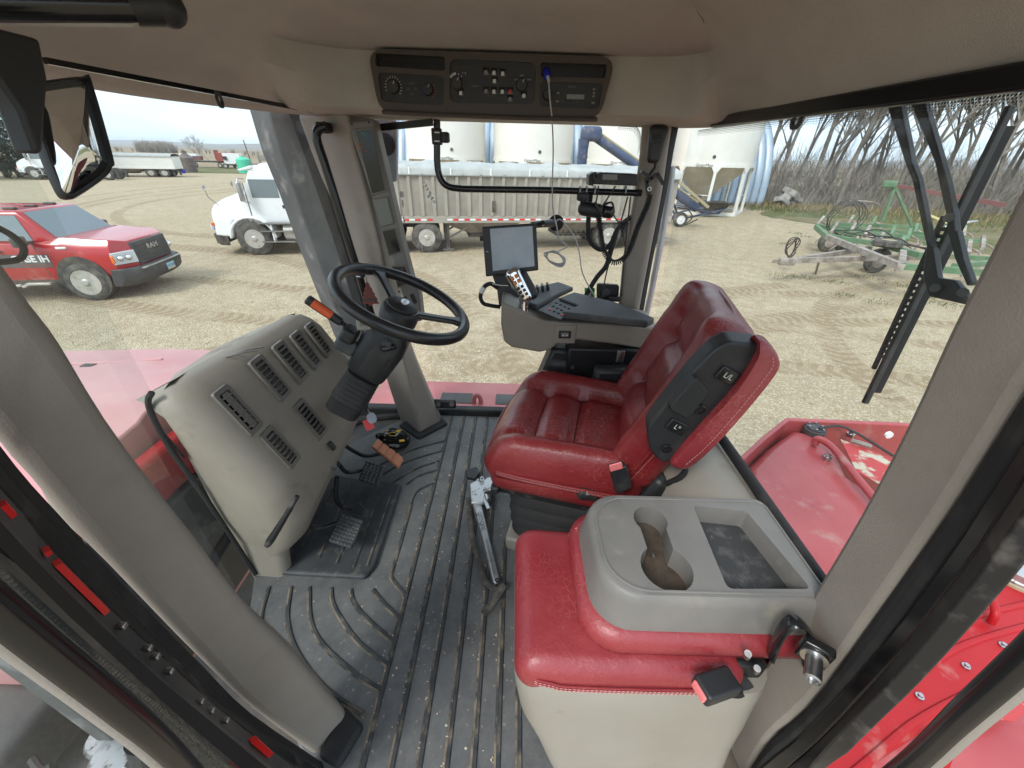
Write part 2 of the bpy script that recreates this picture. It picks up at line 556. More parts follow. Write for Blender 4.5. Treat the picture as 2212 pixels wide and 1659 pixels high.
# ================================================================== the yard outside
def gravel_mat():
    m, nt, out = new_mat('gravel')
    tc = node(nt, 'ShaderNodeTexCoord')
    ob = tc.outputs['Object']
    big = node(nt, 'ShaderNodeTexNoise', {'Vector': ob, 'Scale': 0.22, 'Detail': 7.0, 'Roughness': 0.6})
    mid = node(nt, 'ShaderNodeTexNoise', {'Vector': ob, 'Scale': 2.2, 'Detail': 8.0, 'Roughness': 0.7})
    st = node(nt, 'ShaderNodeTexVoronoi', {'Vector': ob, 'Scale': 38.0, 'Randomness': 1.0})
    st2 = node(nt, 'ShaderNodeTexVoronoi', {'Vector': ob, 'Scale': 95.0, 'Randomness': 1.0})
    c = mixc(nt, ramp(nt, big, [(0.32, 0.0), (0.68, 1.0)]), (0.46, 0.365, 0.235), (0.57, 0.47, 0.325))
    c = mixc(nt, ramp(nt, mid, [(0.36, 0.0), (0.66, 1.0)]), c, (0.37, 0.29, 0.185))
    rnd = node(nt, 'ShaderNodeSeparateColor', {0: st.outputs['Color']})
    pale = ramp(nt, rnd, [(0.6, 0.0), (0.85, 0.75)])
    c = mixc(nt, pale, c, (0.60, 0.53, 0.41))
    rnd2 = node(nt, 'ShaderNodeSeparateColor', {0: st2.outputs['Color']})
    c = mixc(nt, ramp(nt, rnd2, [(0.55, 0.0), (0.95, 0.65)]), c, (0.22, 0.17, 0.115))
    # tyre tracks: arcs of pressed ground with cleat marks, broken up by noise
    sx = node(nt, 'ShaderNodeSeparateXYZ', {0: ob})
    acc = None
    for cx_, cy_, r_, w_ in ((-9, 31, 15.2, .28), (-9, 31, 17.3, .28), (-2, 36, 26.5, .3), (-2, 36, 28.6, .3), (9, -3, 11.5, .3), (9, -3, 13.6, .3), (3, -9, 15.2, .3), (3, -9, 17.2, .3), (14, 4, 8.2, .3), (-14, 2, 12.5, .3), (-14, 2, 14.6, .3)):
        dx = node(nt, 'ShaderNodeMath', {0: sx.outputs[0], 1: cx_}, operation='SUBTRACT')
        dy = node(nt, 'ShaderNodeMath', {0: sx.outputs[1], 1: cy_}, operation='SUBTRACT')
        cb = node(nt, 'ShaderNodeCombineXYZ', {0: dx, 1: dy})
        ln = node(nt, 'ShaderNodeVectorMath', {0: cb}, operation='LENGTH')
        df = node(nt, 'ShaderNodeMath', {0: ln.outputs['Value'], 1: r_}, operation='SUBTRACT')
        ab = node(nt, 'ShaderNodeMath', {0: df}, operation='ABSOLUTE')
        mr = node(nt, 'ShaderNodeMapRange', {0: ab, 1: w_ * .75, 2: w_, 3: 1.0, 4: 0.0})
        an = node(nt, 'ShaderNodeMath', {0: dy, 1: dx}, operation='ARCTAN2')
        am = node(nt, 'ShaderNodeMath', {0: an, 1: r_ * 26, 2: 0.0}, operation='MULTIPLY_ADD')
        ch_ = node(nt, 'ShaderNodeMath', {0: ab, 1: 14.0, 2: am.outputs[0]}, operation='MULTIPLY_ADD')
        sn = node(nt, 'ShaderNodeMath', {0: ch_}, operation='SINE')
        sg = node(nt, 'ShaderNodeMapRange', {0: sn, 1: -0.4, 2: 0.4, 3: 0.35, 4: 1.0})
        tr_ = node(nt, 'ShaderNodeMath', {0: mr, 1: sg}, operation='MULTIPLY')
        acc = tr_ if acc is None else node(nt, 'ShaderNodeMath', {0: acc, 1: tr_}, operation='MAXIMUM')
    brk = ramp(nt, node(nt, 'ShaderNodeTexNoise', {'Vector': ob, 'Scale': 0.8, 'Detail': 5.0}), [(0.33, 0.0), (0.5, 1.0)])
    trk = node(nt, 'ShaderNodeMath', {0: acc, 1: brk}, operation='MULTIPLY')
    trc = node(nt, 'ShaderNodeMath', {0: trk, 1: 0.75}, operation='MULTIPLY')
    c = mixc(nt, trc, c, (0.28, 0.205, 0.125))
    hgt = node(nt, 'ShaderNodeMath', {0: mid.outputs[0], 1: st.outputs[0]}, operation='SUBTRACT')
    b0 = node(nt, 'ShaderNodeBump', {'Height': hgt.outputs[0], 'Strength': 0.8, 'Distance': 0.03})
    b1 = node(nt, 'ShaderNodeBump', {'Height': trk.outputs[0], 'Strength': -0.35, 'Distance': 0.05, 'Normal': b0.outputs[0]})
    b = node(nt, 'ShaderNodeBsdfPrincipled', {'Roughness': 0.95, 'Normal': b1.outputs[0]})
    b.inputs['Specular IOR Level'].default_value = 0.1
    nt.links.new(osock(c), b.inputs['Base Color'])
    nt.links.new(b.outputs[0], out.inputs[0])


gravel_mat()
mat('field_stubble', (0.27, 0.205, 0.135), 0.95, var=((0.33, 0.265, 0.185), 0.03, 0.3, 0.7), dirt=((0.19, 0.15, 0.1), 0.012, 0.45, 0.65), spec=0.1)
mat('hill_far', (0.2, 0.19, 0.17), 0.95, var=((0.26, 0.235, 0.2), 0.004, 0.35, 0.65), spec=0.1)
mat('grass_ground', (0.17, 0.15, 0.085), 0.95, var=((0.1, 0.125, 0.045), 0.5, 0.35, 0.65), dirt=((0.25, 0.2, 0.13), 0.35, 0.5, 0.7), spec=0.1)
mat('grass_blade', (0.075, 0.125, 0.035), 0.8, var=((0.16, 0.16, 0.07), 1.5, 0.4, 0.7), spec=0.2)
mat('dry_grass', (0.3, 0.235, 0.13), 0.9, var=((0.2, 0.165, 0.09), 2, 0.35, 0.65), spec=0.1)
mat('bark_grey', (0.27, 0.24, 0.205), 0.9, var=((0.17, 0.15, 0.13), 7, 0.35, 0.65), bump=(20, 0.6, 'noise', 0.02), spec=0.15)
mat('twig_grey', (0.34, 0.305, 0.265), 0.9, var=((0.2, 0.175, 0.15), 1.2, 0.4, 0.65), spec=0.1)
mat('bark_brown', (0.09, 0.06, 0.04), 0.9)
mat('spruce_needles', (0.022, 0.034, 0.022), 0.8, var=((0.045, 0.058, 0.04), 1.2, 0.35, 0.7), spec=0.2)
mat('stone', (0.36, 0.34, 0.31), 0.9, var=((0.24, 0.22, 0.2), 3, 0.35, 0.65), bump=(12, 0.5, 'noise', 0.03))
mat('pebble', (0.5, 0.43, 0.33), 0.9, var=((0.3, 0.24, 0.17), 0.7, 0.4, 0.6))
mat('bin_white', (0.74, 0.73, 0.69), 0.45, var=((0.7, 0.68, 0.62), 0.8, 0.35, 0.7), dirt=((0.58, 0.53, 0.43), 1.1, 0.62, 0.85))
mat('bin_cone', (0.5, 0.44, 0.34), 0.6, var=((0.6, 0.55, 0.45), 1.2, 0.35, 0.7))
mat('blue_steel', (0.36, 0.45, 0.55), 0.45, 0.25, var=((0.42, 0.5, 0.58), 0.8, 0.35, 0.65))
mat('auger_blue', (0.045, 0.065, 0.13), 0.45, dirt=((0.2, 0.19, 0.17), 2.5, 0.52, 0.75))
mat('auger_tan', (0.36, 0.31, 0.19), 0.6)
mat('truck_white', (0.76, 0.77, 0.77), 0.3, coat=0.3, dirt=((0.5, 0.44, 0.34), 1.6, 0.6, 0.85))
mat('trailer_side', (0.235, 0.212, 0.175), 0.55, 0.1, var=((0.33, 0.305, 0.26), 1.2, 0.35, 0.7), dirt=((0.27, 0.235, 0.19), 1.5, 0.55, 0.8))
mat('trailer_rib', (0.34, 0.315, 0.27), 0.5, 0.1, dirt=((0.27, 0.235, 0.19), 1.8, 0.5, 0.8))
mat('tarp', (0.33, 0.35, 0.335), 0.7, var=((0.45, 0.465, 0.45), 2, 0.35, 0.7))
mat('tarp_edge', (0.25, 0.27, 0.26), 0.7)
mat('frame_grey', (0.27, 0.25, 0.22), 0.6, dirt=((0.2, 0.165, 0.12), 3, 0.45, 0.7))
mat('chassis_black', (0.03, 0.03, 0.03), 0.6, dirt=((0.15, 0.125, 0.095), 4, 0.45, 0.75))
mat('tyre', (0.03, 0.03, 0.03), 0.85, dirt=((0.19, 0.17, 0.14), 6, 0.35, 0.75), bump=(60, 0.3, 'noise', 0.01))
mat('wheel_steel', (0.5, 0.48, 0.44), 0.45, 0.4, dirt=((0.3, 0.25, 0.19), 6, 0.5, 0.75))
mat('pickup_red', (0.40, 0.014, 0.018), 0.22, coat=0.6, dirt=((0.42, 0.2, 0.17), 1.5, 0.6, 1.0))
mat('pickup_black', (0.045, 0.045, 0.045), 0.5, dirt=((0.13, 0.12, 0.105), 3, 0.5, 0.8))
mat('door_stripe', (0.1, 0.09, 0.09), 0.5)
mat('lens', (0.62, 0.64, 0.66), 0.12)
mat('amber_lens', (0.7, 0.16, 0.03), 0.2)
mat('plate_blue', (0.3, 0.5, 0.62), 0.4)
mat('plate_tan', (0.6, 0.42, 0.25), 0.4)
mat('implement_green', (0.085, 0.17, 0.085), 0.55, var=((0.15, 0.25, 0.145), 3, 0.35, 0.7), dirt=((0.22, 0.18, 0.13), 4, 0.55, 0.75))
mat('implement_rust', (0.21, 0.17, 0.14), 0.75, var=((0.38, 0.34, 0.3), 4, 0.4, 0.65))
mat('hose_black', (0.035, 0.033, 0.032), 0.7)
mat('pale_yellow', (0.6, 0.52, 0.25), 0.6)
mat('maroon_beam', (0.19, 0.08, 0.075), 0.7)
mat('tank_green', (0.08, 0.52, 0.33), 0.45)
mat('tank_rust', (0.115, 0.085, 0.075), 0.8, var=((0.2, 0.165, 0.15), 2, 0.35, 0.65))
mat('implement_red', (0.3, 0.07, 0.05), 0.6)


def sheet(name, pts, mt, z, seed=0, jit=0.0):
    mb = MB()
    mb.add([V((x, y, z)) for x, y in pts], [tuple(range(len(pts)))])
    o = mb.build(name, mt, smooth=0)
    o['kind'] = 'structure'
    return o


sheet('ground', [(-3500, -1500), (3500, -1500), (3500, 4500), (-3500, 4500)], 'gravel', G)
sheet('field', [(-3500, 76), (-70, 74), (-30, 79), (10, 84), (40, 82), (3500, 82), (3500, 4500), (-3500, 4500)], 'field_stubble', G + 0.008)
gv = smooth_pts([(-130, 46, 0), (-90, 48.5, 0), (-62, 51, 0), (-52, 57, 0), (-42, 61, 0), (-30, 64, 0), (-10, 66, 0), (15, 62, 0), (20, 70, 0), (0, 79, 0), (-40, 78, 0), (-130, 70, 0)], 4, True)
sheet('grass_verge', [(p.x, p.y) for p in gv], 'grass_ground', G + 0.012)
gb = smooth_pts([(20.8, 35.2, 0), (17.2, 29.2, 0), (17.6, 25.5, 0), (19, 20, 0), (20.5, 15.5, 0), (23, 12, 0), (35, 8, 0), (90, 20, 0), (90, 75, 0), (40, 70, 0), (24, 50, 0)], 5, True)
sheet('grass_bank', [(p.x + random.uniform(-.4, .4), p.y + random.uniform(-.4, .4)) for p in gb], 'grass_ground', G + 0.012)


def hills():
    mb = MB()
    for (y0, h, ph, sc) in ((1900, 26, 0.3, 700), (2900, 52, 2.0, 1100)):
        n = 60
        ring = []
        for k in range(n + 1):
            x = -3400 + 6800 * k / n
            z = G + h * (0.55 + 0.45 * math.sin(x / sc + ph) * math.cos(x / (sc * 0.37) + ph))
            ring.append([V((x, y0 - 500, G - 1)), V((x, y0, z)), V((x, y0 + 700, G - 1))])
        mb.loft(ring, closed=False)
    o = mb.build('hills', 'hill_far', smooth=60)
    o['kind'] = 'structure'


hills()


# ------------------------------------------------------------------ wheels
def wheel_parts(parent, M, r, w, rim_r, spokes=0, rim_mt='wheel_steel', hub=True, holes=0, name='wheel', dish=.07):
    """M: z axis along the axle, outwards; returns the wheel part"""
    t = MB()
    prof = [(rim_r, -w / 2 + .02), (rim_r + .02, -w / 2), (r - .05, -w / 2 + .005), (r, -w / 2 + .05), (r, w / 2 - .05), (r - .05, w / 2 - .005), (rim_r + .02, w / 2), (rim_r, w / 2 - .02)]
    rings = []
    n = 40
    for k in range(n):
        a = 2 * math.pi * k / n
        rings.append([M @ V(((q + (0.012 if k % 2 and 2 < i < 5 else 0)) * math.cos(a), (q + (0.012 if k % 2 and 2 < i < 5 else 0)) * math.sin(a), h)) for i, (q, h) in enumerate(prof)])
    rings.append(rings[0])
    t.loft(rings, caps=False, closed=False)
    wo = t.build(name, 'tyre', parent)
    d = MB()
    d.lathe([(rim_r + .012, w / 2 - .012), (rim_r - .02, w / 2 - .015), (rim_r - .035, w / 2 - dish), (rim_r * .5, w / 2 - dish - .005), (.001, w / 2 - dish)], M, 28)
    if spokes:
        for k in range(spokes):
            a = 2 * math.pi * k / spokes
            d.bar(M @ V((.05 * math.cos(a), .05 * math.sin(a), w / 2 - .045)), M @ V(((rim_r - .02) * math.cos(a), (rim_r - .02) * math.sin(a), w / 2 - .04)), rim_r * .33, .05, up=M.to_3x3() @ V((0, 0, 1)))
    if hub:
        d.lathe([(rim_r * .34, w / 2 - .07), (rim_r * .32, w / 2 - .01), (rim_r * .2, w / 2 + .02), (.001, w / 2 + .022)], M, 16)
    d.build('rim', rim_mt, wo)
    if holes:
        for k in range(holes):
            a = 2 * math.pi * k / holes
            h = MB()
            h.disc(M @ Matrix.Translation((rim_r * .7 * math.cos(a), rim_r * .7 * math.sin(a), w / 2 - .072)), rim_r * .085, 8, 0.006)
            h.build('hand_hole', 'chassis_black', wo)
    return wo


def side_m(x, y, z, s):
    """axle matrix for a wheel in a vehicle's frame, s=-1 right side (-y), s=+1 left side"""
    return basis((x, y, z), (1, 0, 0), (0, 0, -s if s < 0 else 1) if False else (0, 0, 1), (0, -1, 0)) if s < 0 else basis((x, y, z), (-1, 0, 0), (0, 0, 1), (0, 1, 0))


# ------------------------------------------------------------------ pickup
def pickup():
    t = thing('pickup_truck', 'red crew cab pickup truck with black grille and dark door stripe', 'pickup truck', (-9.83, 9.47, G), R_(11), local=True)
    b = MB()

    def sec(x, zt, zs, w, zb, wt):
        h = [(w * .96, zb), (w, zb + .12), (w, zs - .12), (w - .03, zs), (wt, zt)]
        return [V((x, y, z)) for y, z in h] + [V((x, -y, z)) for y, z in reversed(h)]
    b.loft([sec(.95, 1.12, 1.02, .64, .62, .56), sec(.90, 1.23, 1.1, .70, .55, .64), sec(.70, 1.29, 1.15, .97, .5, .84), sec(.2, 1.33, 1.17, 1.0, .5, .84),
            sec(.05, 1.35, 1.18, 1.0, .5, .84), sec(-.16, 1.36, 1.22, 1.0, .48, .86), sec(-.55, 1.26, 1.25, 1.0, .48, .95), sec(-3.2, 1.27, 1.26, 1.0, .48, .95),
            sec(-3.3, 1.36, 1.34, 1.0, .5, .97), sec(-5.0, 1.36, 1.34, 1.0, .55, .97)])
    body = b.build('body', 'pickup_red', t, bevel=.03)
    c = MB()
    c.hexa([V((-.16, -.93, 1.25)), V((-.16, .93, 1.25)), V((-2.8, .93, 1.25)), V((-2.8, -.93, 1.25)),
            V((-.74, -.77, 1.87)), V((-.74, .77, 1.87)), V((-2.65, .77, 1.87)), V((-2.65, -.77, 1.87))])
    c.build('cab', 'pickup_red', t, bevel=.06, seg=3)
    for k in (-.45, 0, .45):
        MB().box((-1.8, k, 1.873), (1.2, .05, .012)).build('roof_rib', 'pickup_red', t, bevel=.004)

    def lerp(a, b_, f):
        return a + (b_ - a) * f

    def pane(corners, name, mt='vehicle_glass', off=.012):
        p = [V(q) for q in corners]
        n_ = (p[1] - p[0]).cross(p[3] - p[0]).normalized()
        MB().prism([q + n_ * off for q in p], -n_ * .01).build(name, mt, t, smooth=0)
    # windshield and side panes lie on the cab's sloping faces
    A, B, C_, D = V((-.16, .93, 1.25)), V((-.16, -.93, 1.25)), V((-.74, -.77, 1.87)), V((-.74, .77, 1.87))

    def on(f, g):
        return lerp(lerp(A, B, f), lerp(D, C_, f), g)
    pane([on(.05, .12), on(.05, .93), on(.95, .93), on(.95, .12)], 'windshield')
    for s in (-1, 1):
        A2, B2, C2, D2 = V((-.16, s * .93, 1.25)), V((-2.8, s * .93, 1.25)), V((-2.65, s * .77, 1.87)), V((-.74, s * .77, 1.87))

        def on2(f, g):
            return lerp(lerp(A2, B2, f), lerp(D2, C2, f), g)
        for q in ([on2(.16, .08), on2(.47, .08), on2(.44, .86), on2(.07, .86)], [on2(.53, .08), on2(.86, .08), on2(.88, .86), on2(.5, .86)]):
            pane(q[::-1] if s < 0 else q, 'side_window')
        for x in (-.62, -1.55, -2.5):
            MB().box((x, s * 1.001, .92), (.012, .006, .75)).build('door_gap', 'chassis_black', t, smooth=0)
        for x in (-1.32, -2.3):
            MB().box((x, s * 1.02, 1.1), (.2, .05, .035)).build('door_handle', 'pickup_black', t, bevel=.012)
        # towing mirror
        mm = MB()
        mm.rbox((.12, .27, .2), .04, 3, Matrix.Translation((-.66, s * 1.2, 1.33)))
        mm.bar((-.66, s * .95, 1.27), (-.66, s * 1.1, 1.29), .07, .05)
        mm.build('side_mirror', 'pickup_black', t)
        # wheel arches
        for x in (0, -3.8):
            ar = MB()
            Ma = side_m(x, s * .72, .5, s)
            ar.lathe([(.49, 0), (.49, .284)], Ma, 28)
            ar.build('wheel_arch', 'chassis_black', t)
            wheel_parts(t, side_m(x, s * .89, .42, s), .42, .3, .27, 0, 'wheel_steel', dish=.03)
            for k in range(8):
                a = k * math.pi / 4
                MB().rbox((.075, .05, .012), .005, 2, side_m(x, s * 1.012, .42, s) @ Matrix.Rotation(a, 4, 'Z') @ Matrix.Translation((.165, 0, 0))).build('rim_window', 'chassis_black', t)
        # side step
        st = MB()
        for xa, xb, z in ((-.65, -1.1, .42), (-1.1, -1.2, .36), (-1.2, -1.7, .34), (-1.7, -1.8, .42), (-1.8, -2.7, .42)):
            st.bar((xa, s * 1.03, z if z > .4 else .4), (xb, s * 1.03, z), .09, .05)
        st.build('side_step', 'wheel_steel', t, bevel=.01)
        # headlamp
        h = MB()
        h.hexa([V((.68, s * .95, .78)), V((.90, s * .64, .78)), V((.88, s * .64, 1.05)), V((.66, s * .95, 1.03)),
                V((.71, s * 1.01, .78)), V((.985, s * .64, .78)), V((.975, s * .64, 1.05)), V((.70, s * 1.005, 1.03))])
        h.build('headlamp', 'lens', t, fix=True, bevel=.01)
        for f in (.3, .68):
            MB().sphere((lerp(.74, .975, f), s * lerp(1.0, .68, f), .91), .06, 8).build('lamp_bulb', 'chrome', t)
        MB().box((.72, s * 1.012, .9), (.06, .03, .16)).build('marker_lamp', 'amber_lens', t, bevel=.01)
        MB().rbox((.2, .05, .05), .022, 3, Matrix.Translation((-.15, s * .985, 1.16))).build('model_badge', 'reflector_white', t)
    # CASE IH stripe on the near doors
    MB().box((-1.4, -1.004, .90), (1.9, .006, .27)).build('door_stripe', 'door_stripe', t, smooth=0)
    TM = basis((-.80, -1.0095, .94), (1, 0, 0), (0, 0, 1), (0, -1, 0))
    text_mesh('CASE IH', .19, TM, 'reflector_white', parent=t, bold=.006)
    text_mesh('AGRICULTURE', .075, Matrix.Translation((.05, 0, -.125)) @ TM, 'implement_red', parent=t)
    # grille, bumper, plate
    g = MB()
    g.hexa([V((.90, -.64, .72)), V((.90, .64, .72)), V((.86, .64, 1.2)), V((.86, -.64, 1.2)),
            V((1.0, -.62, .72)), V((1.0, .62, .72)), V((.965, .62, 1.2)), V((.965, -.62, 1.2))])
    g.build('grille', 'pickup_black', t, fix=True, bevel=.02)
    for z in (.8, .88, .96, 1.1):
        MB().box((1.0 - (z - .72) * .075, 0, z), (.02, 1.16, .018)).build('grille_bar', 'chassis_black', t, smooth=0)
    GM = basis((1.012 - .075 * .3, 0, 1.03), (0, 1, 0), (-.073, 0, .997), (.997, 0, .073))
    text_mesh('RAM', .15, GM, 'chrome', parent=t, ext=.006, bold=.004, sx=1.35)
    bp = MB()
    prof = [(.86, .68), (1.06, .7), (1.1, .62), (1.07, .42), (.95, .3), (.8, .3)]
    rings = []
    for y, sx in ((-1.02, -.3), (-.85, -.06), (-.4, 0), (.4, 0), (.85, -.06), (1.02, -.3)):
        rings.append([V((x + sx, y, z)) for x, z in prof])
    bp.loft(rings)
    bp.build('bumper', 'pickup_black', t, fix=True, bevel=.02)
    MB().box((1.075, 0, .66), (.06, 1.5, .025)).build('bumper_line', 'wheel_steel', t, bevel=.005)
    pl = MB().box((1.1, .2, .5), (.012, .31, .16)).build('licence_plate', 'plate_blue', t, bevel=.003)
    PM = basis((1.108, .2, .505), (0, 1, 0), (0, 0, 1), (1, 0, 0))
    text_mesh('192 DHB', .075, PM, 'chassis_black', 'plate_lettering', pl)
    MB().box((1.1075, .2, .445), (.004, .3, .035)).build('plate_band', 'plate_tan', pl, smooth=0)
    # roof marker lamps
    for y in (-.5, 0, .5):
        MB().rbox((.22, .1, .05), .022, 3, Matrix.Translation((-1.05, y, 1.885))).build('roof_lamp', 'pickup_black', t)
    MB().rbox((.25, .2, .02), .009, 2, Matrix.Translation((.1, -.1, 1.31))).build('hood_seam', 'pickup_red', t)
    for y in (-.35, .3):
        MB().bar((-.3, y, 1.375), (-.38, y + .45, 1.40), .02, .015).build('wiper', 'chassis_black', t)
    MB().box((-2.2, 0, .62), (4.2, 1.3, .3)).build('underbody', 'chassis_black', t)
    pass


pickup()

# ------------------------------------------------------------------ semi tractor and grain trailer (one line, 12 degrees to the picture)
UA = R_(12)


def semi(loc, rz, label, name='semi_truck', group=None):
    """x forward, y left; origin under the front axle"""
    t = thing(name, label, 'truck', loc, rz, group, local=True)
    b = MB()

    def sec(x, zt, w, zb, wt):
        h = [(w, zb), (w, zt - .2), (w - .04, zt - .08), (wt, zt)]
        return [V((x, y, z)) for y, z in h] + [V((x, -y, z)) for y, z in reversed(h)]
    b.loft([sec(1.25, 1.3, .72, .75, .5), sec(1.1, 1.5, .86, .72, .62), sec(.75, 1.68, .9, .7, .72), sec(.35, 1.82, .95, .7, .8), sec(.05, 1.92, 1.0, .7, .86)])
    b.build('hood', 'truck_white', t, fix=True, bevel=.05, seg=3)
    for s in (-1, 1):
        f = MB()       # fender arch over the front wheel
        rings = []
        for k in range(13):
            a = math.pi * (1.0 - k / 12)
            c, s_ = math.cos(a), math.sin(a)
            rr = [(.60, .68), (.68, .68), (.68, 1.2), (.60, 1.2)]
            rings.append([V((q * c * 1.05, s * y, .55 + q * s_)) for q, y in rr])
        f.loft(rings)
        f.build('fender', 'truck_white', t, fix=True, bevel=.03)
        MB().hexa([V((.60, s * .66, .6)), V((1.28, s * .6, .62)), V((1.12, s * 1.1, .62)), V((.6, s * 1.2, .6)),
                   V((.55, s * .66, 1.18)), V((1.2, s * .6, 1.15)), V((1.06, s * 1.08, 1.12)), V((.5, s * 1.2, 1.15))]).build('fender_nose', 'truck_white', t, fix=True, bevel=.06, seg=3)
        MB().box((1.12, s * 1.06, .98), (.1, .06, .1)).build('marker_lamp', 'amber_lens', t, bevel=.01)
        MB().box((1.22, s * .82, .86), (.06, .34, .18)).build('headlamp', 'lens', t, bevel=.02)
        wheel_parts(t, side_m(0, s * 1.02, .53, s), .53, .3, .29, 0, 'wheel_steel', True, 10)
        # sleeper-less cab side: door, window, mirror, tank and steps
        tk = MB()
        tk.cyl((-.95, s * .9, .72), (-2.3, s * .9, .72), .31, 20)
        tk.build('fuel_tank', 'wheel_steel', t)
        for z in (.45, .78, 1.02):
            MB().box((-.75, s * 1.17, z), (1.0, .2, .04)).build('step', 'steel', t)
        MB().box((-.62, s * 1.12, .72), (.05, .2, .62)).build('step_side', 'truck_white', t, bevel=.01)
        MB().box((-.70, s * 1.083, 1.62), (1.15, .01, 1.1)).build('door', 'truck_white', t, bevel=.004)
        MB().box((-.67, s * 1.092, 2.02), (.8, .008, .52)).build('door_window', 'vehicle_glass', t, smooth=0)
        for x in (-1.29, -.10):
            MB().box((x, s * 1.09, 1.6), (.018, .012, 1.15)).build('door_gap', 'chassis_black', t, smooth=0)
        MB().box((-1.15, s * 1.1, 1.5), (.13, .03, .1)).build('door_handle', 'chassis_black', t, bevel=.01)
        mr = MB()
        mr.rbox((.1, .24, .55), .04, 3, Matrix.Translation((-.07, s * 1.33, 1.95)))
        mr.tube(smooth_pts([(-.15, s * 1.05, 2.28), (-.07, s * 1.3, 2.3), (-.07, s * 1.34, 2.1), (-.07, s * 1.32, 1.7), (-.15, s * 1.05, 1.62)], 4), .018, 6)
        mr.build('door_mirror', 'steel', t)
        hm = MB()
        hm.tube([(.85, s * .85, 1.5), (1.02, s * 1.0, 1.75), (1.05, s * 1.02, 2.0)], .012, 6)
        hm.sphere((1.05, s * 1.02, 2.03), .09, 8, (.3, 1, 1))
        hm.build('hood_mirror', 'steel', t)
        MB().box((-3.6, s * .42, .9), (4.6, .12, .26)).build('chassis_rail', 'chassis_black', t)
        for x in (-4.3, -5.6):
            wheel_parts(t, side_m(x, s * .98, .52, s), .52, .5, .28, 0, 'wheel_steel', True)
        MB().box((-6.35, s * .95, .55), (.03, .55, .75)).build('mud_flap', 'chassis_black', t)
    c = MB()
    c.hexa([V((0.070, -1.08, .95)), V((0.070, 1.08, .95)), V((-1.700, 1.08, .95)), V((-1.700, -1.08, .95)),
            V((0.030, -1.08, 1.75)), V((0.030, 1.08, 1.75)), V((-1.700, 1.08, 1.75)), V((-1.700, -1.08, 1.75))])
    c.hexa([V((0.030, -1.08, 1.75)), V((0.030, 1.08, 1.75)), V((-1.700, 1.08, 1.75)), V((-1.700, -1.08, 1.75)),
            V((-0.310, -1.02, 2.5)), V((-0.310, 1.02, 2.5)), V((-1.700, 1.02, 2.5)), V((-1.700, -1.02, 2.5))])
    c.hexa([V((-0.250, -1.02, 2.5)), V((-0.250, 1.02, 2.5)), V((-1.700, 1.02, 2.5)), V((-1.700, -1.02, 2.5)),
            V((-0.700, -.88, 2.72)), V((-0.700, .88, 2.72)), V((-1.700, .92, 2.78)), V((-1.700, -.92, 2.78))])
    c.build('cab', 'truck_white', t, fix=True, bevel=.05, seg=3)
    wv = V((-.34, 0, .75)).normalized()
    wnr = V((.75, 0, .34)).normalized()
    W0 = V((.02, 0, 1.75))
    MB().prism([W0 + V((0, y, 0)) + wv * h + wnr * .02 for y, h in ((-.98, .06), (.98, .06), (.93, .74), (-.93, .74))], -wnr * .012).build('windshield', 'vehicle_glass', t, smooth=0)
    MB().hexa([V((-0.030, -1.0, 2.50)), V((-0.030, 1.0, 2.50)), V((-0.450, 1.02, 2.56)), V((-0.450, -1.02, 2.56)),
               V((-0.050, -1.0, 2.54)), V((-0.050, 1.0, 2.54)), V((-0.450, 1.02, 2.66)), V((-0.450, -1.02, 2.66))]).build('sun_visor', 'truck_white', t, fix=True, bevel=.015)
    bp = MB()
    bp.loft([[V((x + sx, y, z)) for x, z in ((1.05, .32), (1.34, .34), (1.37, .66), (1.05, .68))] for y, sx in ((-1.12, -.28), (-.8, -.04), (.8, -.04), (1.12, -.28))])
    bp.build('bumper', 'chassis_black', t, fix=True, bevel=.03)
    MB().box((1.26, 0, 1.0), (.06, 1.1, .4)).build('grille', 'chassis_black', t, bevel=.02)
    MB().cyl((-1.9, -.75, .9), (-1.9, -.75, 3.4), .09, 12).build('exhaust_stack', 'steel', t)
    return t


_e = V((math.cos(UA), math.sin(UA), 0))
_n = V((-math.sin(UA), math.cos(UA), 0))
TR0 = V((0, 15.1, G))
semi(TR0 + _e * -8.85 + _n * 1.2, math.pi + UA, 'white semi truck with sloped hood hitched to the long grey grain trailer')


